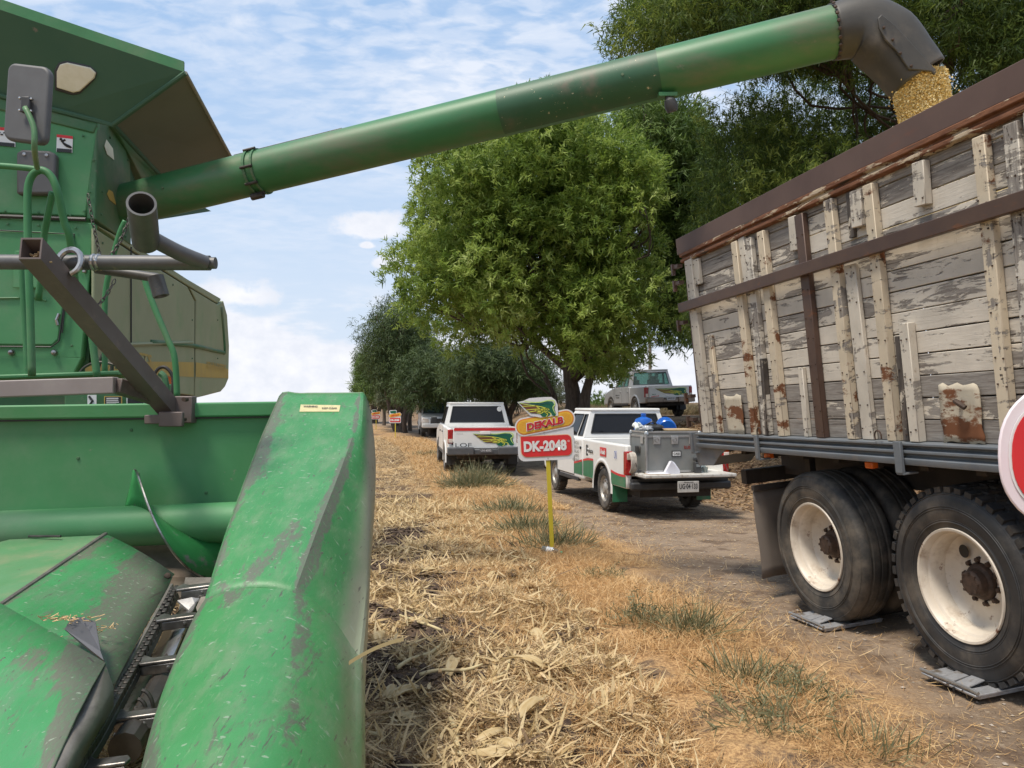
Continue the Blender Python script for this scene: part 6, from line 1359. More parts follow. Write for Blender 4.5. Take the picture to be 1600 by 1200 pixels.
pl = bx('number_plate', mk_once('white_plate', (.6, .6, .6)), tD, (.0, yb - .205, .69), (.34, .01, .14), bevel=.004); text_mesh('plate_text', 'UF-27-16', BLACK, pl, (-.13, yb - .212, .66), (.26, 0, 0), (0, 0, .06), world=False)
text_mesh('door_print', 'SEMILLAS', BLACK, tD, (-h - .014, q['yc'] + 1.75, .86), (0, -.5, 0), (0, 0, .05), world=False); text_mesh('door_print', 'DE CALIDAD', BLACK, tD, (-h - .014, q['yc'] + 1.7, .76), (0, -.42, 0), (0, 0, .05), world=False)

# ------------------------------------------------------------------ signs
def rrect(x0, x1, y0, y1, r, n=5):
    rs = r if isinstance(r, (list, tuple)) else [r] * 4      # bottom left, bottom right, top right, top left
    pts = []
    for (cx, cy, a0, rr) in ((x0 + rs[0], y0 + rs[0], math.pi, rs[0]), (x1 - rs[1], y0 + rs[1], 1.5 * math.pi, rs[1]), (x1 - rs[2], y1 - rs[2], 0, rs[2]), (x0 + rs[3], y1 - rs[3], .5 * math.pi, rs[3])):
        for k in range(n + 1): a = a0 + math.pi / 2 * k / n; pts.append((cx + rr * math.cos(a), cy + rr * math.sin(a)))
    return pts
def field_sign(loc, label, s=1.0, lean=0.0, code='DK-2048', ph=1.0, group=None, rz=0, simple=False):
    """local: X right, Y away, Z up. board .60 wide"""
    t = thing('variety_sign', loc, label, 'sign', group); t.rotation_euler = (0, lean, rz); t.scale = (s, s, s)
    o = bx('post', POSTY, t, (.02, 0, ph / 2 + .02), (.045, .028, ph + .3), bevel=.002)
    B = lambda pts, name, m_, k, par, th=.0015: MB().prism([(x, -.02 - k, z) for x, z in pts], (0, -th if th < .01 else th, 0)).build(name, m_, par)
    z0 = ph
    b = MB().prism([(x, -.020, z) for x, z in rrect(-.295, .305, z0, z0 + .34, [.07, .06, .0, .0])], (0, .006, 0)).build('sign_board', SIGNW, t)
    def ob(x, z, cx=.005, cz=z0 + .40, a=.155): c_, s_ = math.cos(a), math.sin(a); return (cx + x * c_ - z * s_, cz + x * s_ + z * c_)
    cap = [ob(x, z) for x, z in rrect(-.325, .325, -.098, .098, .096, 8)]
    B(cap, 'brand_board', SIGNW, .002, t, .004)
    cap2 = [ob(x, z) for x, z in rrect(-.310, .310, -.084, .084, .082, 8)]; cb = B(cap2, 'brand_border', SIGNO, .006, t)
    cap3 = [ob(x, z) for x, z in rrect(-.297, .297, -.071, .071, .069, 8)]; cc = B(cap3, 'brand_field', SIGNY, .0085, t)
    if not simple:
        g = MB()
        for k in range(7):
            for sx in (-1, 1):
                x = sx * (.272 - .015 * k); zz = .060 * math.sqrt(max(0, 1 - ((.272 - .015 * k) / .31) ** 4)); a_, b_ = ob(x - .0012, -zz), ob(x - .0012, zz); c_, d_ = ob(x + .0012, zz), ob(x + .0012, -zz)
                g.add([(p[0], -.0315, p[1]) for p in (a_, d_, c_, b_)], [(0, 1, 2, 3)])
        for k in range(-3, 4):
            for sx in (-1, 1):
                l_, h_ = sorted((sx * .185, sx * (.285 - .004 * k * k))); a_, b_ = ob(l_, k * .017 - .0012), ob(h_, k * .017 - .0012); c_, d_ = ob(h_, k * .017 + .0012), ob(l_, k * .017 + .0012); g.add([(p[0], -.0315, p[1]) for p in (a_, b_, c_, d_)], [(0, 1, 2, 3)])
        g.build('kernel_grid_lines', SIGNO, cc)
        c0_ = V((ob(1, 0)[0] - ob(0, 0)[0], 0, ob(1, 0)[1] - ob(0, 0)[1])); w_ = V((ob(0, 1)[0] - ob(0, 0)[0], 0, ob(0, 1)[1] - ob(0, 0)[1])); o0 = ob(-.205, -.046); o1 = ob(-.212, -.052)
        text_mesh('brand_lettering_outline', 'DEKALB', WHITE, cc, V((o1[0], -.033, o1[1])), c0_ * .415, w_ * .088, world=False, bold=.075, shear=.15)
        text_mesh('brand_lettering', 'DEKALB', mk_once('dark_red_letter', (.50, .015, .03)), cc, V((o0[0], -.035, o0[1])), c0_ * .40, w_ * .076, world=False, bold=.05, shear=.15)
        wing(t, (-.275, -.036, z0 + .462), (.415, 0, .0), (0, 0, .205), (0, -1, 0), world=False, back=SIGNW)
        MB().lathe([(0, .004), (.005, .003), (.006, 0)], (-.01, -.026, z0 + .30), (0, -1, 0), 8).build('screw_head', STEEL, b); MB().lathe([(0, .004), (.005, .003), (.006, 0)], (.02, -.026, z0 + .02), (0, -1, 0), 8).build('screw_head', STEEL, b)
    else:
        B([(-.28, z0 + .46), (-.10, z0 + .45), (.06, z0 + .46), (.10, z0 + .62), (.04, z0 + .66), (-.22, z0 + .65), (-.29, z0 + .62)], 'wing_board', SIGNW, .0, t, .004); B([(-.22, z0 + .49), (.05, z0 + .48), (.07, z0 + .60), (.02, z0 + .635), (-.25, z0 + .61)], 'wing_emblem', WGREEN, .005, t)
        text_mesh('brand_lettering', 'DEKALB', SIGNR, cc, V((-.2, -.032, z0 + .325)), (.40, 0, .06), (0, 0, .09), world=False, bold=.045)
    rf = rrect(-.26, .275, z0 + .045, z0 + .262, [.065, .05, .05, .0]); r1 = B(rrect(-.268, .283, z0 + .037, z0 + .270, [.07, .055, .055, .0]), 'code_border', mk_once('cream_border', (.75, .55, .35)), .0015, b, .001)
    r2 = B(rf, 'code_field', SIGNR, .004, b)
    text_mesh('code_lettering', code, WHITE, r2, V((-.232, -.0275, z0 + .098)), (.455, 0, 0), (0, 0, .115), world=False, bold=.05)
    if not simple: text_mesh('registered_mark', '®', WHITE, r2, V((.235, -.0275, z0 + .185)), (.022, 0, 0), (0, 0, .022), world=False)
    return t
ps = at(860, 862, 8.6)
field_sign(V((ps.x, ps.y, ps.z)), 'white and red DK-2048 variety sign on a yellow post nearest the parked pickups', lean=math.radians(-2.6), ph=.97)
p2 = at(617, 690, 41.0); field_sign(V((p2.x, p2.y, gzf(p2.x, p2.y) - .1)), 'small far variety sign on a yellow post left of the white double cab', ph=p2.z * 0 + .98 + (at(617, 661, 41).z - (gzf(p2.x, p2.y) - .1) - .98), group='far variety signs along the field edge', simple=True)
p3 = at(587, 700, 55.0); field_sign(V((p3.x, p3.y, gzf(p3.x, p3.y) - .1)), 'farthest variety sign, just beside the combine header', ph=at(587, 655, 55).z - gzf(p3.x, p3.y) + .1, group='far variety signs along the field edge', simple=True)
# rounded sign at the right edge, close to the camera
Ys = 2.05; cS = at(1700, 712, Ys); t = thing('round_ended_sign', V((cS.x, Ys, 0)), 'red round ended sign with pinkish white border cut by the right edge', 'sign')
hw, hh = 138 / FPX * Ys, 120 / FPX * Ys
def ell(a, b, z=0, n=44): return [V((a * math.copysign(abs(math.cos(t_)) ** .85, math.cos(t_)), 0, cS.z + b * math.copysign(abs(math.sin(t_)) ** .85, math.sin(t_)) + z)) for t_ in np.linspace(0, 2 * math.pi, n, endpoint=False)]
MB().prism(ell(hw, hh), (0, .01, 0)).build('sign_board', mk('pinkish_white_board', (.80, .66, .69), (.80, .76, .77), 2, rough=.35), t, bevel=.003)
MB().prism([p + V((0, -.002, 0)) for p in ell(hw - .022, hh - .030)], (0, -.0015, 0)).build('white_line', WHITE, t)
MB().prism([p + V((0, -.005, 0)) for p in ell(hw - .028, hh - .036)], (0, -.0015, 0)).build('red_field', SIGNR, t)
bx('post', POSTY, t, (.05, .03, cS.z / 2 - .05), (.045, .03, cS.z), bevel=.002)
# bottle by the sign post
pb = at(863, 868, 8.35); t = thing('plastic_bottle', V((pb.x, pb.y, pb.z + .05)), 'empty clear plastic bottle with green cap lying at the foot of the DK-2048 sign', 'bottle'); t.rotation_euler = (0, math.radians(98), math.radians(-22))
m = MB().lathe([(0, -.115), (.026, -.115), (.031, -.10), (.031, -.03), (.027, -.02), (.031, -.01), (.031, .03), (.022, .065), (.012, .08), (.012, .095)], (0, 0, 0), (0, 0, 1), 20); m.build('bottle_body', CLEARB, t, smooth=True)
MB().lathe([(.0315, -.06), (.0318, .01)], (0, 0, 0), (0, 0, 1), 20).build('bottle_label', WHITE, t, smooth=True); MB().lathe([(0, .115), (.014, .113), (.015, .09), (.012, .09)], (0, 0, 0), (0, 0, 1), 14).build('bottle_cap', CAPG, t, smooth=True)
# ------------------------------------------------------------------ trees
def rand_dirs(n):
    v = RNG.normal(size=(n, 3)); return unit(v)
def inpoly(px, py, poly):
    c = False; n = len(poly)
    for i in range(n):
        x1, y1 = poly[i]; x2, y2 = poly[(i + 1) % n]
        if (y1 > py) != (y2 > py) and px < (x2 - x1) * (py - y1) / (y2 - y1) + x1: c = not c
    return c
def crown_mesh(blobs, nl, size, droop=.45, aspect=.34, spread=.22, k=14, twig=None):
    """leaf clusters spread on and in the outer shell of each blob"""
    B = np.array([[*b[0], b[1]] for b in blobs]); area = B[:, 3] ** 2; area /= area.sum()
    nc = nl // k; bi = RNG.choice(len(B), nc, p=area); d = rand_dirs(nc); d[:, 2] = d[:, 2] * .85 + .12
    rr = B[bi, 3] * (1 - .55 * RNG.random(nc) ** 2.2) * (.82 + .36 * RNG.random(nc)); C = B[bi, :3] + d * rr[:, None]
    # clusters: leaves fan out of a drooping twig
    cd = unit(d * .8 + rand_dirs(nc) * .7 + np.array([0, 0, -droop])); tl = spread * (.6 + .9 * RNG.random(nc))
    ci = np.repeat(np.arange(nc), k); n = nc * k; t = RNG.random(n)
    P = C[ci] + cd[ci] * (tl[ci] * t)[:, None] + RNG.normal(size=(n, 3)) * spread * .16
    D = unit(cd[ci] * .55 + rand_dirs(n) * .85 + np.array([0, 0, -droop * .8])); Wd = unit(np.cross(D, rand_dirs(n) * .75 + d[ci] * .5 + np.array([0, 0, .8])))
    ln = size * (.6 + .8 * RNG.random(n)); tone = RNG.random(nc) * .55 + .0
    # clumps get their own tone so light and dark patches read
    pn = vnoise(C[:, 0] * .9 + 31, C[:, 2] * .9 + C[:, 1] * .5 + 17, 77) * .45
    rnd = np.clip((tone + pn)[ci] * .85 + RNG.random(n) * .22, 0, 1)
    return P, D, Wd, ln, ln * aspect, rnd
def limb(m, a, b, r0, r1, seg=8, wob=.12):
    a, b = V(a), V(b); L = (b - a).length; p = [a]
    for t in (.25, .5, .75): p.append(a.lerp(b, t) + V((random.uniform(-1, 1), random.uniform(-1, 1), random.uniform(-.5, .8))) * L * wob)
    p.append(b); p = spline(p, 3); n = len(p); m.tube(p, [r0 + (r1 - r0) * i / (n - 1) for i in range(n)], seg)
def tree(name, base, label, blobs, nl, size, mat_, trunks, group=None, nlimbs=14, lr=.2, **k):
    t = thing(name, V(base), label, 'tree', group); b0 = V(base)
    m = MB()
    for tp, r0, r1 in trunks: limb(m, b0 + V((random.uniform(-.1, .1), 0, -.3)), tp, r0, r1, 12, .05)
    # root flare
    m.tube([b0 - UP * .3, b0 + UP * .15, b0 + UP * .5], [trunks[0][1] * 1.7, trunks[0][1] * 1.25, trunks[0][1]], 12)
    m.build('trunk', BARK, t, world=True, smooth='full')
    bl = random.sample(blobs, min(nlimbs, len(blobs))); lm = MB()
    for c, r in bl:
        tp = min(trunks, key=lambda q: (V(q[0]) - V(c)).length); s = b0.lerp(V(tp[0]), random.uniform(.6, 1)); limb(lm, s, V(c), min(tp[2] * .8, lr), .02, 7)
        for _ in range(3): e = V(c) + V(rand_dirs(1)[0]) * r * .8; limb(lm, V(c).lerp(s, .3), e, .05, .012, 5)
    lm.build('limb', BARK, t, world=True, smooth='full')
    P, D, Wd, ln, w, rnd = crown_mesh(blobs, nl, size, **k)
    ribbons('crown', mat_, P, D, Wd, ln, w, np.zeros_like(P), rnd, t, segs=1, taper=.3, origin=b0)
    return t
def blobs_in(poly, Y0, Y1, n, r0, r1, fit=.75):
    xs = [p[0] for p in poly]; ys = [p[1] for p in poly]; out = []; g = 0
    while len(out) < n and g < 9000:
        g += 1; x, y = random.uniform(min(xs), max(xs)), random.uniform(min(ys), max(ys))
        if not inpoly(x, y, poly): continue
        Y = random.uniform(Y0, Y1); r = random.uniform(r0, r1); rp = r * FPX / Y * fit
        if not all(inpoly(x + dx * rp, y + dy * rp, poly) for dx, dy in ((1, 0), (-1, 0), (0, 1), (0, -1))): continue
        p = at(x, y, Y)
        if any((p - q).length < min(r, s) * .78 for q, s in out): continue
        out.append((p, r))
    return out
MAIN = [(598, 455), (600, 405), (640, 372), (648, 300), (665, 282), (690, 240), (730, 228), (800, 180), (850, 160), (900, 150), (975, 175), (1015, 260), (1040, 380), (1040, 470), (1010, 540), (975, 585), (920, 600), (880, 575), (845, 545), (790, 548), (730, 560), (690, 548), (650, 530), (610, 490)]
bl = blobs_in(MAIN, 21.5, 28, 175, .5, 1.2, .55)
b = at(905, 652, 25); base = V((b.x, 25, gzf(b.x, 25) - .05))
tree('broadleaf_tree', base, 'large round bright green tree with a forked trunk behind the parked pickups', bl, 320000, .14, LEAF_A, [(at(893, 520, 25), .36, .16), (at(935, 550, 24.6), .30, .08), (at(850, 590, 24.8), .16, .05)], nlimbs=26, spread=.27, droop=.15, aspect=.58, k=22)
MAIN2 = [(960, 170), (1000, 150), (1090, 165), (1105, 190), (1118, 240), (1140, 330), (1130, 420), (1105, 520), (1060, 545), (1010, 560), (1000, 480), (1020, 400), (1000, 300)]
bl = blobs_in(MAIN2, 26, 33, 100, .6, 1.3)
bq = at(1120, 640, 30); base = V((bq.x + 1.2, 31, gzf(bq.x + 1.2, 31) - .05))
tree('broadleaf_tree', base, 'deep green tree right behind the large round one, partly hidden by the grain truck', bl, 110000, .22, LEAF_B, [(at(1085, 430, 30), .30, .08)], spread=.36, droop=.3, aspect=.42)
# fine-leaved tree hanging over the grain truck
RB = []
POLYS = [([(948, 110), (950, 40), (975, -60), (1120, -80), (1190, -60), (1180, 60), (1130, 110), (1060, 100), (1000, 125)], 13, 17, 24, .45, .8),
         ([(1100, 60), (1120, -80), (1400, -120), (1420, 60), (1380, 120), (1250, 110), (1150, 130)], 13.5, 19, 40, .5, .9),
         ([(1330, 90), (1340, -100), (1700, -140), (1760, 260), (1600, 240), (1500, 130), (1450, 110)], 12, 16, 46, .5, .95),
         ([(1095, 185), (1150, 150), (1195, 165), (1230, 215), (1330, 225), (1400, 195), (1390, 260), (1330, 330), (1200, 400), (1100, 430), (1075, 330), (1110, 260)], 13.5, 18, 50, .4, .75),
         ([(1180, 60), (1440, 60), (1460, 240), (1330, 320), (1200, 330), (1140, 240)], 18, 22, 26, .5, .9)]
for poly, Y0, Y1, n, r0, r1 in POLYS: RB += blobs_in(poly, Y0, Y1, n, r0, r1)
bt = V((9.6, 17.5, gzf(9.6, 17.5) - .05))
tree('feathery_tree', bt, 'tall fine leaved tree overhanging the grain truck and the discharge boot', RB, 320000, .105, LEAF_C, [(at(1440, 150, 17.5), .42, .14)], nlimbs=24, lr=.035, droop=.5, spread=.26, aspect=.42, k=20)
SP = blobs_in([(1055, 470), (1065, 420), (1130, 400), (1150, 560), (1095, 560), (1075, 520)], 19, 22, 8, .35, .6)
bs = V((6.4, 21.5, gzf(6.4, 21.5) - .05))
tree('feathery_tree', bs, 'low hanging feathery branches at the tail of the grain truck', SP + [(at(1190, 300, 21), 1.2), (at(1240, 380, 21), 1.2), (at(1150, 360, 21), .9)], 26000, .10, LEAF_C, [(at(1180, 420, 21.4), .2, .1)], droop=.9, spread=.32, k=16)
# darker row of trees beyond, along the road
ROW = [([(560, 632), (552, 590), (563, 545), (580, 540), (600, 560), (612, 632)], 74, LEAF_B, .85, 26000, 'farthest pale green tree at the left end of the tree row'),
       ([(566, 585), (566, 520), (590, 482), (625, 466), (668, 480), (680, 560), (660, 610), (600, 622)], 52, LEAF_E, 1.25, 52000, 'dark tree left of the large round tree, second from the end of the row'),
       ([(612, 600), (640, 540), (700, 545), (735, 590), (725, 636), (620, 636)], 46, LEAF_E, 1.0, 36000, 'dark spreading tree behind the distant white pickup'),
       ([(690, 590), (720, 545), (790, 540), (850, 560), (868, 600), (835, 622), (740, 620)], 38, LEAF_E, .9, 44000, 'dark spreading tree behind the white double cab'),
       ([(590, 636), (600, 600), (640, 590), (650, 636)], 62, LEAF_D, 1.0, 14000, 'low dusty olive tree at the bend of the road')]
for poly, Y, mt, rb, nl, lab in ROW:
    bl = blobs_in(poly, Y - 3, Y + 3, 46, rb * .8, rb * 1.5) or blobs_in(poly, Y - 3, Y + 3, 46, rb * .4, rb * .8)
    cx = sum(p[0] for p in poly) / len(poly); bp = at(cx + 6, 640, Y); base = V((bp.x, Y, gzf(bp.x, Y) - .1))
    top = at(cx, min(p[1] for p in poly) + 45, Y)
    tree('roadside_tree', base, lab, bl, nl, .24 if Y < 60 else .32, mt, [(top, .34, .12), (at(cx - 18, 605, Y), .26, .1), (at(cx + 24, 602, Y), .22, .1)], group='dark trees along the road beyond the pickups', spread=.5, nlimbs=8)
# extra thin trunks under the far row
_ord = ['leftmost','second','third','fourth','fifth','sixth','rightmost']
for i, (px, Y) in enumerate(((600, 66), (634, 50), (641, 54), (660, 49), (664, 57), (678, 52), (700, 44))):
    p = at(px, 645, Y); b0 = V((p.x, Y, gzf(p.x, Y) - .15)); t = thing('bare_trunk', b0, _ord[i] + ' thin dark trunk of the seven standing in the far tree row shade', 'tree trunk', 'thin trunks under the far tree row'); m = MB(); limb(m, b0, at(px + random.uniform(-6, 6), 596, Y), .16, .08, 8, .04); m.build('trunk', BARK, t, world=True, smooth='full')
def bush(px, py, Y, w, hgt, label, mat_, nl=5000, size=.12, group=None, k=12):
    p = at(px, py, Y); b0 = V((p.x, Y, gzf(p.x, Y) - .05)); t = thing('bush', b0, label, 'bush', group); bl = []
    for _ in range(8): bl.append((b0 + V((random.uniform(-.5, .5) * w, random.uniform(-.3, .3) * w, hgt * random.uniform(.35, .7))), hgt * random.uniform(.28, .42)))
    m = MB()
    for _ in range(6): limb(m, b0, b0 + V((random.uniform(-.4, .4) * w, 0, hgt * .7)), .03, .01, 5)
    m.build('stems', BARK, t, world=True); P, D, Wd, ln, ww, rnd = crown_mesh(bl, nl, size, droop=.1, spread=.25, k=k); ribbons('foliage', mat_, P, D, Wd, ln, ww, np.zeros_like(P), rnd, t, segs=1, origin=b0)
for a in ((805, 632, 50, 3.2, 2.1, 'grey green bush behind the DK-2048 sign emblem'), (835, 634, 56, 3.0, 2.4, 'grey green bush left of the forked trunk'), (775, 634, 60, 3.2, 2.2, 'grey green bush behind the double cab roof'), (865, 636, 60, 2.6, 2.4, 'pale bush just left of the forked trunk')): bush(*a, LEAF_D, 9000, .16, 'far grey green bushes behind the pickups')
for a in ((935, 630, 120, 6, 2.6, 'tiny far bush on the horizon left of the silver pickup'), (952, 630, 150, 8, 4, 'tiny far tree on the horizon beside the silver pickup nose')): bush(*a, LEAF_B, 3500, .5, 'tiny bushes on the horizon')
# dry scrub along the bank behind the pickups: too many stems to count
def scrub():
    n = 200000; px = RNG.uniform(690, 1240, n); Y = RNG.uniform(27, 44, n); X = (px - 800) / FPX * Y; d = X - road_r(Y); ok = (d > .2) & ((px < 925) | (px > 1105) | (Y > 37))
    X, Y = X[ok], Y[ok]; n = len(X); Z = gz(X, Y); P = np.stack([X, Y, Z], 1); D = unit(RNG.normal(size=(n, 3)) * np.array([.5, .5, .3]) + np.array([0, 0, 1])); D[:, 2] = np.abs(D[:, 2])
    msk = vnoise(X * .5, Y * .5, 41); ln = (.15 + .55 * RNG.random(n) * msk); ribbons('dry_scrub', leafmat('dry_scrub_stems', [(.20, .15, .09), (.33, .25, .15), (.16, .15, .07), (.42, .33, .2)], trans=.2), P, D, unit(np.cross(D, rand_dirs(n))), ln, np.full(n, .05), RNG.normal(size=(n, 3)) * .08, RNG.random(n), None, segs=1)['kind'] = 'stuff'
scrub()
# pale field fence line and far building wall on the horizon
p0, p1 = at(700, 630, 90), at(1200, 630, 90); zf_ = gzf(p0.x, 90)
t = thing('field_wall', V((at(950, 630, 90).x, 90, 1.0)), 'low tan boundary wall far beyond the bank on the horizon', 'wall'); zz = gzf(t.location.x, 90)
bx('wall_run', mk('tan_wall', (.32, .24, .16), (.38, .29, .2), .3, rough=.9), t, (0, 0, .2 + zz - 1.0 - .3), (46, .3, 1.6))
for k in range(12): bx('wall_pier', mk_once('tan_wall_pier', (.36, .28, .2)), t, (-22 + 4 * k, -.18, zz - 1.0), (.4, .1, 1.75))
# utility pole
pp = at(1016, 640, 70); t = thing('utility_pole', V((pp.x, 70, 0)), 'thin brown utility pole rising behind the silver pickup', 'utility pole'); MB().tube([(0, 0, -.5), (0, 0, 7.4)], [.17, .13], 10).build('pole_shaft', POLEW, t, smooth=True); bx('crossarm', POLEW, t, (0, -.15, 6.9), (1.9, .1, .12)); 
for x in (-.85, .3, .85): MB().lathe([(0, .16), (.04, .14), (.05, .05), (.03, 0)], (x, -.15, 6.98), (0, 0, 1), 8).build('insulator', BLACKP, t)
# far fence posts at the field end left
for k in range(9):
    Y = 30 + 5 * k; X = float(road_l(Y)) - .9; b0 = V((X, Y, gzf(X, Y) - .2)); 
# ------------------------------------------------------------------ ground litter
def scatter_field():
    def make(n, Ymin, Ymax, dlo, dhi, pw=1.0):
        Y = Ymin + (Ymax - Ymin) * RNG.random(n) ** pw; dl = dlo + (dhi - dlo) * RNG.random(n); return road_l(Y) + dl, Y, dl
    def vis(X, Y, m=.12):
        px = X / Y; ok = (px > -.40 - m) & (px < .66 + m); return ok
    def put(name, mat_, X, Y, lo, hi, wlo, whi, lift, pitch, curl, segs, clumpy=None, kind='stuff', rr=None):
        if clumpy is not None: m_ = (fbm(X * clumpy[0], Y * clumpy[0], clumpy[3] if len(clumpy) > 3 else 4, clumpy[1]) + RNG.random(len(X)) * .10) > clumpy[2]; X, Y = X[m_], Y[m_]
        m_ = vis(X, Y); X, Y = X[m_], Y[m_]; n = len(X)
        a = RNG.uniform(0, 2 * math.pi, n); pt = np.abs(RNG.normal(size=n)) * pitch * np.sign(RNG.random(n) - .25); ln = RNG.uniform(lo, hi, n) * np.interp(Y, [2, 10, 30], [1, 1.15, 2.2]); w = RNG.uniform(wlo, whi, n) * np.interp(Y, [2, 10, 30], [1, 1.4, 3.5])
        D = np.stack([np.cos(a) * np.cos(pt), np.sin(a) * np.cos(pt), np.sin(pt)], 1); P = np.stack([X, Y, gz(X, Y) + lift * RNG.random(n) + .004], 1)
        E = P + D * ln[:, None]; ze = gz(E[:, 0], E[:, 1]); low = E[:, 2] < ze; D[low, 2] = ((ze - P[:, 2])[low] + .006) / ln[low]; D = unit(D)
        Wd = unit(np.cross(D, np.array([0, 0, 1.0]) + rand_dirs(n) * .5)); cv = rand_dirs(n) * (ln * curl)[:, None]; cv[:, 2] = np.abs(cv[:, 2]) * .6
        o = ribbons(name, mat_, P, D, Wd, ln, w, cv, np.clip(RNG.random(n) * .8 + .3 * fbm(X * 2, Y * 2, 3, 5), 0, 1) if rr is None else rr(n), None, segs=segs); o['kind'] = kind; return o
    # chopped straw on the stubble field
    X, Y, _ = make(230000, 2.2, 13, -4.2, -1.0, 1.5); put('chopped_straw', STRAWM, X, Y, .02, .10, .0025, .007, .025, .22, .30, 2, (2.3, 61, .49, 5))
    X, Y, _ = make(34000, 2.2, 13, -4.2, -.9, 1.5); put('sparse_chaff_on_soil', STRAWM, X, Y, .01, .05, .002, .006, .012, .15, .3, 1)
    X, Y, _ = make(60000, 12, 42, -7, -.3, 1.4); put('far_chopped_straw', STRAWM, X, Y, .05, .14, .006, .012, .03, .25, .2, 1)
    X, Y, _ = make(24000, 2.2, 14, -4.2, -1.0, 1.35); put('shredded_corn_leaves', HUSK, X, Y, .03, .13, .007, .020, .03, .40, .65, 3, (2.3, 61, .47, 5))
    X, Y, _ = make(3000, 2.2, 14, -4.2, -1.0, 1.3); put('broken_stalk_strips', STRAWM, X, Y, .12, .34, .007, .015, .03, .12, .10, 2, (2.3, 61, .43, 5))
    # orange dry grass on the verge
    X, Y, _ = make(240000, 2.2, 14, -2.0, .9, 1.4); dl = X - road_l(Y); keep = RNG.random(len(X)) < np.interp(dl, [-2.0, -1.3, -.5, -.1, .2, .9], [.3, 1, .85, .45, .09, .005]); put('dry_verge_grass', DRYG, X[keep], Y[keep], .03, .10, .0016, .004, .02, .45, .45, 2, (1.9, 71, .42))
    X, Y, _ = make(36000, 13, 42, -1.6, .5, 1.3); put('far_dry_verge_grass', DRYG, X, Y, .05, .12, .006, .01, .02, .35, .3, 1)
    # chaff on the track
    X, Y, _ = make(34000, 2.8, 16, .1, 5.5, 1.3); put('chaff_on_track', DRYG, X, Y, .012, .05, .002, .006, .004, .04, .2, 1, (1.9, 81, .46))
    X, Y, _ = make(5000, 2.8, 20, .0, 5.5, 1.3); put('pale_chaff_on_track', HUSK, X, Y, .015, .05, .006, .016, .004, .05, .3, 1, (1.2, 82, .44))
    # leaf litter on the bank behind the truck
    n = 16000; Y = RNG.uniform(9, 24, n); X = road_r(Y) + RNG.uniform(-.6, 3.5, n); put('leaf_litter_on_bank', leafmat('brown_leaf_litter', [(.14, .08, .045), (.28, .17, .09), (.42, .28, .15), (.09, .055, .035)], trans=.1), X, Y, .04, .1, .02, .05, .01, .2, .3, 1)
scatter_field()
def clods():
    m = MB(); n = 20000
    ico = [V(p) for p in ((0, 0, 1), (.9, 0, .3), (.3, .85, .3), (-.72, .5, .3), (-.72, -.5, .3), (.3, -.85, .3), (0, 0, -.6))]; F = [(0, 1, 2), (0, 2, 3), (0, 3, 4), (0, 4, 5), (0, 5, 1), (6, 2, 1), (6, 3, 2), (6, 4, 3), (6, 5, 4), (6, 1, 5)]
    for _ in range(n):
        Y = 2.3 + 10 * random.random() ** 1.6; X = float(road_l(Y)) - random.uniform(1.0, 4.0)
        if abs(X / Y + .0) > .5 or float(fbm(X * 2.3, Y * 2.3, 5, 61)) > .50: continue
        r = random.uniform(.008, .034) * random.uniform(.5, 1.1); R = Matrix.Rotation(random.random() * 6, 3, 'Z'); z = gzf(X, Y)
        m.add([V((X, Y, z + r * .3)) + R @ V((p.x * r * random.uniform(.7, 1.3), p.y * r * random.uniform(.7, 1.3), p.z * r * random.uniform(.6, 1.1))) for p in ico], F)
    o = m.build('soil_clods', mk('dark_soil_clod', (.055, .036, .026), (.11, .075, .053), 30, rough=.95, bump=.8, bscale=80), None); o['kind'] = 'stuff'
    m = MB()
    for _ in range(1500):
        Y = 3.2 + 14 * random.random() ** 1.4; X = float(road_l(Y)) + random.uniform(.2, 5.5)
        r = random.uniform(.004, .014) * (1 + Y * .04); z = gzf(X, Y); m.add([V((X, Y, z + r * .2)) + V((p.x * r * random.uniform(.7, 1.3), p.y * r * random.uniform(.7, 1.3), p.z * r * .7)) for p in ico], F)
    m.build('track_pebbles', mk('pale_pebble', (.26, .21, .16), (.42, .36, .30), 40, rough=.9), None)['kind'] = 'stuff'
clods()
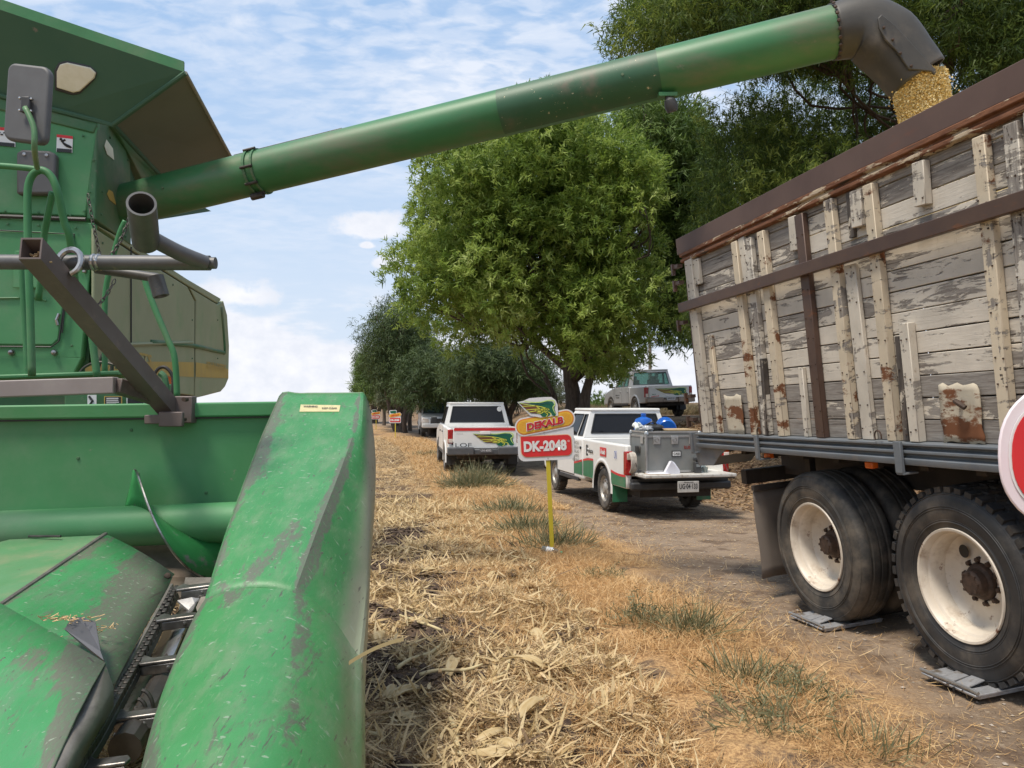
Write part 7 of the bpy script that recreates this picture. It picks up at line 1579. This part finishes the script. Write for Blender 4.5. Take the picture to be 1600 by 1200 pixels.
# individual corn husks and stalks close to the camera
def husk(loc, rz, L, w, seed, kind, label, cat, grp):
    t = thing(kind, loc, label, cat, grp, rz=rz); rs = random.Random(seed)
    if kind == 'corn_husk':
        for k in range(rs.choice((2, 3, 4))):
            a = rs.uniform(-.45, .45); rows = []; lift = rs.uniform(.02, .16) * L; tw = rs.uniform(-1.2, 1.2); l = L * rs.uniform(.7, 1.1); bend = rs.uniform(-.25, .25)
            for i in range(9):
                u = i / 8; cx = V((math.cos(a + bend * u), math.sin(a + bend * u), 0)); sd = V((-cx.y, cx.x, 0)); ww = w * (math.sin(math.pi * min(1, .12 + .92 * u)) ** .7) * (1 - .25 * u); tt = tw * u
                c = cx * l * u + V((0, 0, .012 + lift * math.sin(math.pi * u * rs.uniform(.85, 1.1)))); rows.append([c + (sd * math.cos(tt) + UP * math.sin(tt)) * ww * j * .5 + UP * (.22 * ww * (1 - j * j)) for j in (-1, -.5, 0, .5, 1)])
            m = MB().grid(rows); me = m.build('husk_leaf', HUSK, t, smooth='full'); at2 = me.data.attributes.new('rnd', 'FLOAT', 'POINT'); at2.data.foreach_set('value', [rs.uniform(0, .5) + .5 * ((i % 5) % 2) * .6 for i in range(len(me.data.vertices))])
    else:
        m = MB(); m.tube([(0, 0, .02), (L * .3, .02 * L, .035), (L * .7, -.02 * L, .03), (L, .03 * L, .05)], [w * .5, w * .45, w * .5, w * .32], 8, smooth=3); me = m.build('stalk_stem', HUSKP, t, smooth='full')
        for u in (.32, .68): MB().lathe([(w * .5, -.01), (w * .62, 0), (w * .5, .01)], (L * u, 0, .03), (1, 0, 0), 8).build('stalk_node', HUSK2, t)
        rows = [[V((L * .3 + .2 * u * L, w * .5 + .25 * L * u ** 1.5 + j * .012 * (1 - u), .04 + .05 * math.sin(u * 3))) for j in (-1, 0, 1)] for u in np.linspace(0, 1, 7)]; me = MB().grid(rows).build('stalk_leaf', HUSK, t, smooth='full'); at2 = me.data.attributes.new('rnd', 'FLOAT', 'POINT'); at2.data.foreach_set('value', [.3] * len(me.data.vertices))
    return t
HUSKP = mk('pale_stalk_pith', (.60, .50, .28), (.44, .34, .18), 9, rough=.7, stretch=(.4, 4, 4), spots=(.30, .22, .12), sth=(.6, .7))
def gpt(px, py):
    o = V((0, 0, CZ)); r = ray(px, py); t_ = .5
    for _ in range(60):
        p = o + r * t_; dz = p.z - gzf(p.x, p.y)
        if dz < .004: break
        t_ += max(.01, dz * .8 / max(.05, -r.z) * .5)
    return p
stl = ['pale stalk lying right beside the lower flank of the end divider', 'stalk cut by the bottom edge below the torn husks', 'short stalk pointing right beside the end divider', 'long thin stalk lying left of the yellow post', 'thin stalk slanting back among the middle stubble', 'stalk at the bottom left next to the divider nose', 'stalk lying through the husk pile in the lower middle', 'stalk lying just behind the plastic bottle']
hs = [(700, 1060, 1.2, .34, .06), (850, 1010, 1.8, .36, .07), (855, 1050, 2.4, .30, .06), (805, 1130, 1.5, .30, .06), (590, 1010, 2.0, .30, .07), (620, 980, .5, .26, .06), (660, 1130, 2.6, .28, .05), (905, 1060, 2.0, .22, .05), (760, 905, .6, .24, .05), (700, 880, 2.2, .22, .05), (600, 1100, 1.0, .30, .06), (735, 1170, .2, .25, .05), (940, 960, 2.8, .2, .04), (650, 900, .9, .26, .05), (690, 800, 2.4, .26, .05), (745, 840, .4, .24, .04), (640, 740, 1.4, .3, .06), (595, 860, .2, .26, .05), (800, 970, 1.0, .2, .05), (820, 1185, 2.9, .24, .05)]
for i, (px, py, rz, L, w) in enumerate(hs):
    p = gpt(px, py); husk(p, rz, L, w, i, 'corn_husk', 'dry pale torn corn husk lying among the shredded stubble', 'corn husk', 'torn corn husks on the stubble')
for i, (px, py, rz, L, w) in enumerate([(620, 1050, 1.0, .42, .024), (720, 1190, 1.75, .34, .03), (655, 1060, .2, .34, .02), (735, 800, .7, .5, .02), (690, 990, 2.4, .4, .02), (600, 1160, 2.7, .36, .024), (770, 1080, 1.3, .36, .018), (840, 880, 2.6, .3, .016)]):
    p = gpt(px, py); husk(p, rz, L, w, 40 + i, 'corn_stalk', stl[i], 'corn stalk', 'broken corn stalks on the stubble')
p = at(540, 1012, 2.45); t = thing('corn_leaf', p, 'long yellow corn leaf caught on the side of the end divider', 'corn leaf'); rows = [[V((.02 + .02 * i, -.05 + .002 * i, -.03 + .013 * i + .006 * j - .0006 * i * i)) for j in (-1, 0, 1)] for i in range(9)]; me = MB().grid(rows).build('leaf_blade', HUSK, t, smooth='full'); a2 = me.data.attributes.new('rnd', 'FLOAT', 'POINT'); a2.data.foreach_set('value', [.2] * len(me.data.vertices))
# green weeds along the verge
def weed(px, py, w, h, n, label, seed, airy=False):
    p = gpt(px, py); rs = np.random.default_rng(seed); t = thing('weed_tuft', p, label, 'weed', 'grey green weed tufts along the track edge')
    bx_ = rs.normal(size=(n, 2)) * w * .28; base = np.stack([bx_[:, 0] + p.x, bx_[:, 1] * .8 + p.y, np.zeros(n)], 1); base[:, 2] = gz(base[:, 0], base[:, 1]); D = rs.normal(size=(n, 3)) * (.55 if airy else .38) + np.array([0, 0, 1.0]) + np.concatenate([bx_ / w * 1.6, np.zeros((n, 1))], 1); D = unit(D)
    ln = h * rs.uniform(.35, 1.05, n); wd = unit(np.cross(D, unit(rs.normal(size=(n, 3))))); cv = rs.normal(size=(n, 3)) * h * .16; cv[:, 2] -= h * .12
    ribbons('weed_blade', WEEDM, base, D, wd, ln, np.full(n, .0065 if not airy else .005) * max(1, p.y / 6), cv, rs.random(n), t, segs=3, taper=.2, origin=p)['kind'] = 'stuff'
    if airy:
        k = 5; ci = np.repeat(np.arange(n), k); tt = rs.uniform(.35, 1, n * k); P = base[ci] + D[ci] * (ln[ci] * tt)[:, None] + cv[ci] * (tt ** 2)[:, None]; Dl = unit(rs.normal(size=(n * k, 3)) + D[ci] * .6); L = rs.uniform(.02, .05, n * k); ribbons('weed_leaf', WEEDM, P, Dl, unit(np.cross(Dl, unit(rs.normal(size=(n * k, 3))))), L, L * .35, np.zeros((n * k, 3)), rs.random(n * k), t, segs=1, origin=p)['kind'] = 'stuff'
W_ = [(738, 760, .95, .60, 800, 'airy grey green weed before the rear wheel of the white double cab', True), (745, 735, .5, .4, 160, 'small weed tuft just beyond the airy one', True), (800, 800, .7, .34, 420, 'grassy weed tuft left of the yellow sign post', False), (828, 828, .7, .32, 420, 'grassy weed tuft touching the left of the yellow sign post', False), (868, 852, .6, .34, 360, 'grassy weed tuft right of the yellow sign post', False),
      (1012, 975, .30, .22, 130, 'sparse weed tuft left of the pair below the mud flap', True), (1080, 990, .36, .30, 260, 'tall dark weed tuft between the straw and the track', False), (1170, 1060, .38, .20, 230, 'wide weed tuft nearest the near wheel scale', False), (1200, 1130, .34, .24, 110, 'thin spreading weed tuft in the lower right straw', True), (1370, 1170, .42, .16, 120, 'low weed tuft at the lower right corner', False), (1250, 1080, .3, .16, 80, 'tiny weed sprig right of the wide tuft', True), (665, 712, .8, .25, 160, 'far grey weed patch left of the double cab', True), (940, 900, .3, .12, 60, 'short weed sprig on the track edge below the bottle', True)]
for i, a in enumerate(W_): weed(a[0], a[1], a[2], a[3], a[4], a[5], 100 + i, a[6])
# stream of maize falling from the boot
def grain():
    a, b = at(1437, 132, 6.2), at(1462, 250, 6.28); n = 200000; t = RNG.random(n) ** .9; ang = RNG.uniform(0, 2 * math.pi, n); rr = np.sqrt(RNG.uniform(.62, 1, n))
    A, B_ = np.array(a + (a - b) * .12), np.array(b); C = A[None] + (B_ - A)[None] * t[:, None]; s = np.array([.86, .1, .22]); s /= np.linalg.norm(s)
    r = .20 - .01 * t; P = C + np.outer(np.cos(ang) * rr * r, [1, 0, .12]) + np.outer(np.sin(ang) * rr * r * .8, [0, 1, 0]) + RNG.normal(size=(n, 3)) * .006
    st = RNG.random(n) < .008; P[st] += RNG.normal(size=(st.sum(), 3)) * .03
    m = RNG.normal(size=(n, 3)); D = unit(m); Wd = unit(np.cross(D, rand_dirs(n))); ln = np.full(n, .013); o = ribbons('falling_maize', KERNEL, P - D * .006, D, Wd, ln, np.full(n, .012), np.zeros((n, 3)), RNG.random(n), None, segs=2, taper=.7); o['kind'] = 'stuff'
    c = MB().tube([a + (b - a) * .0 + UP * .02, b], [.165, .15], 20); c.v = c.v
grain()
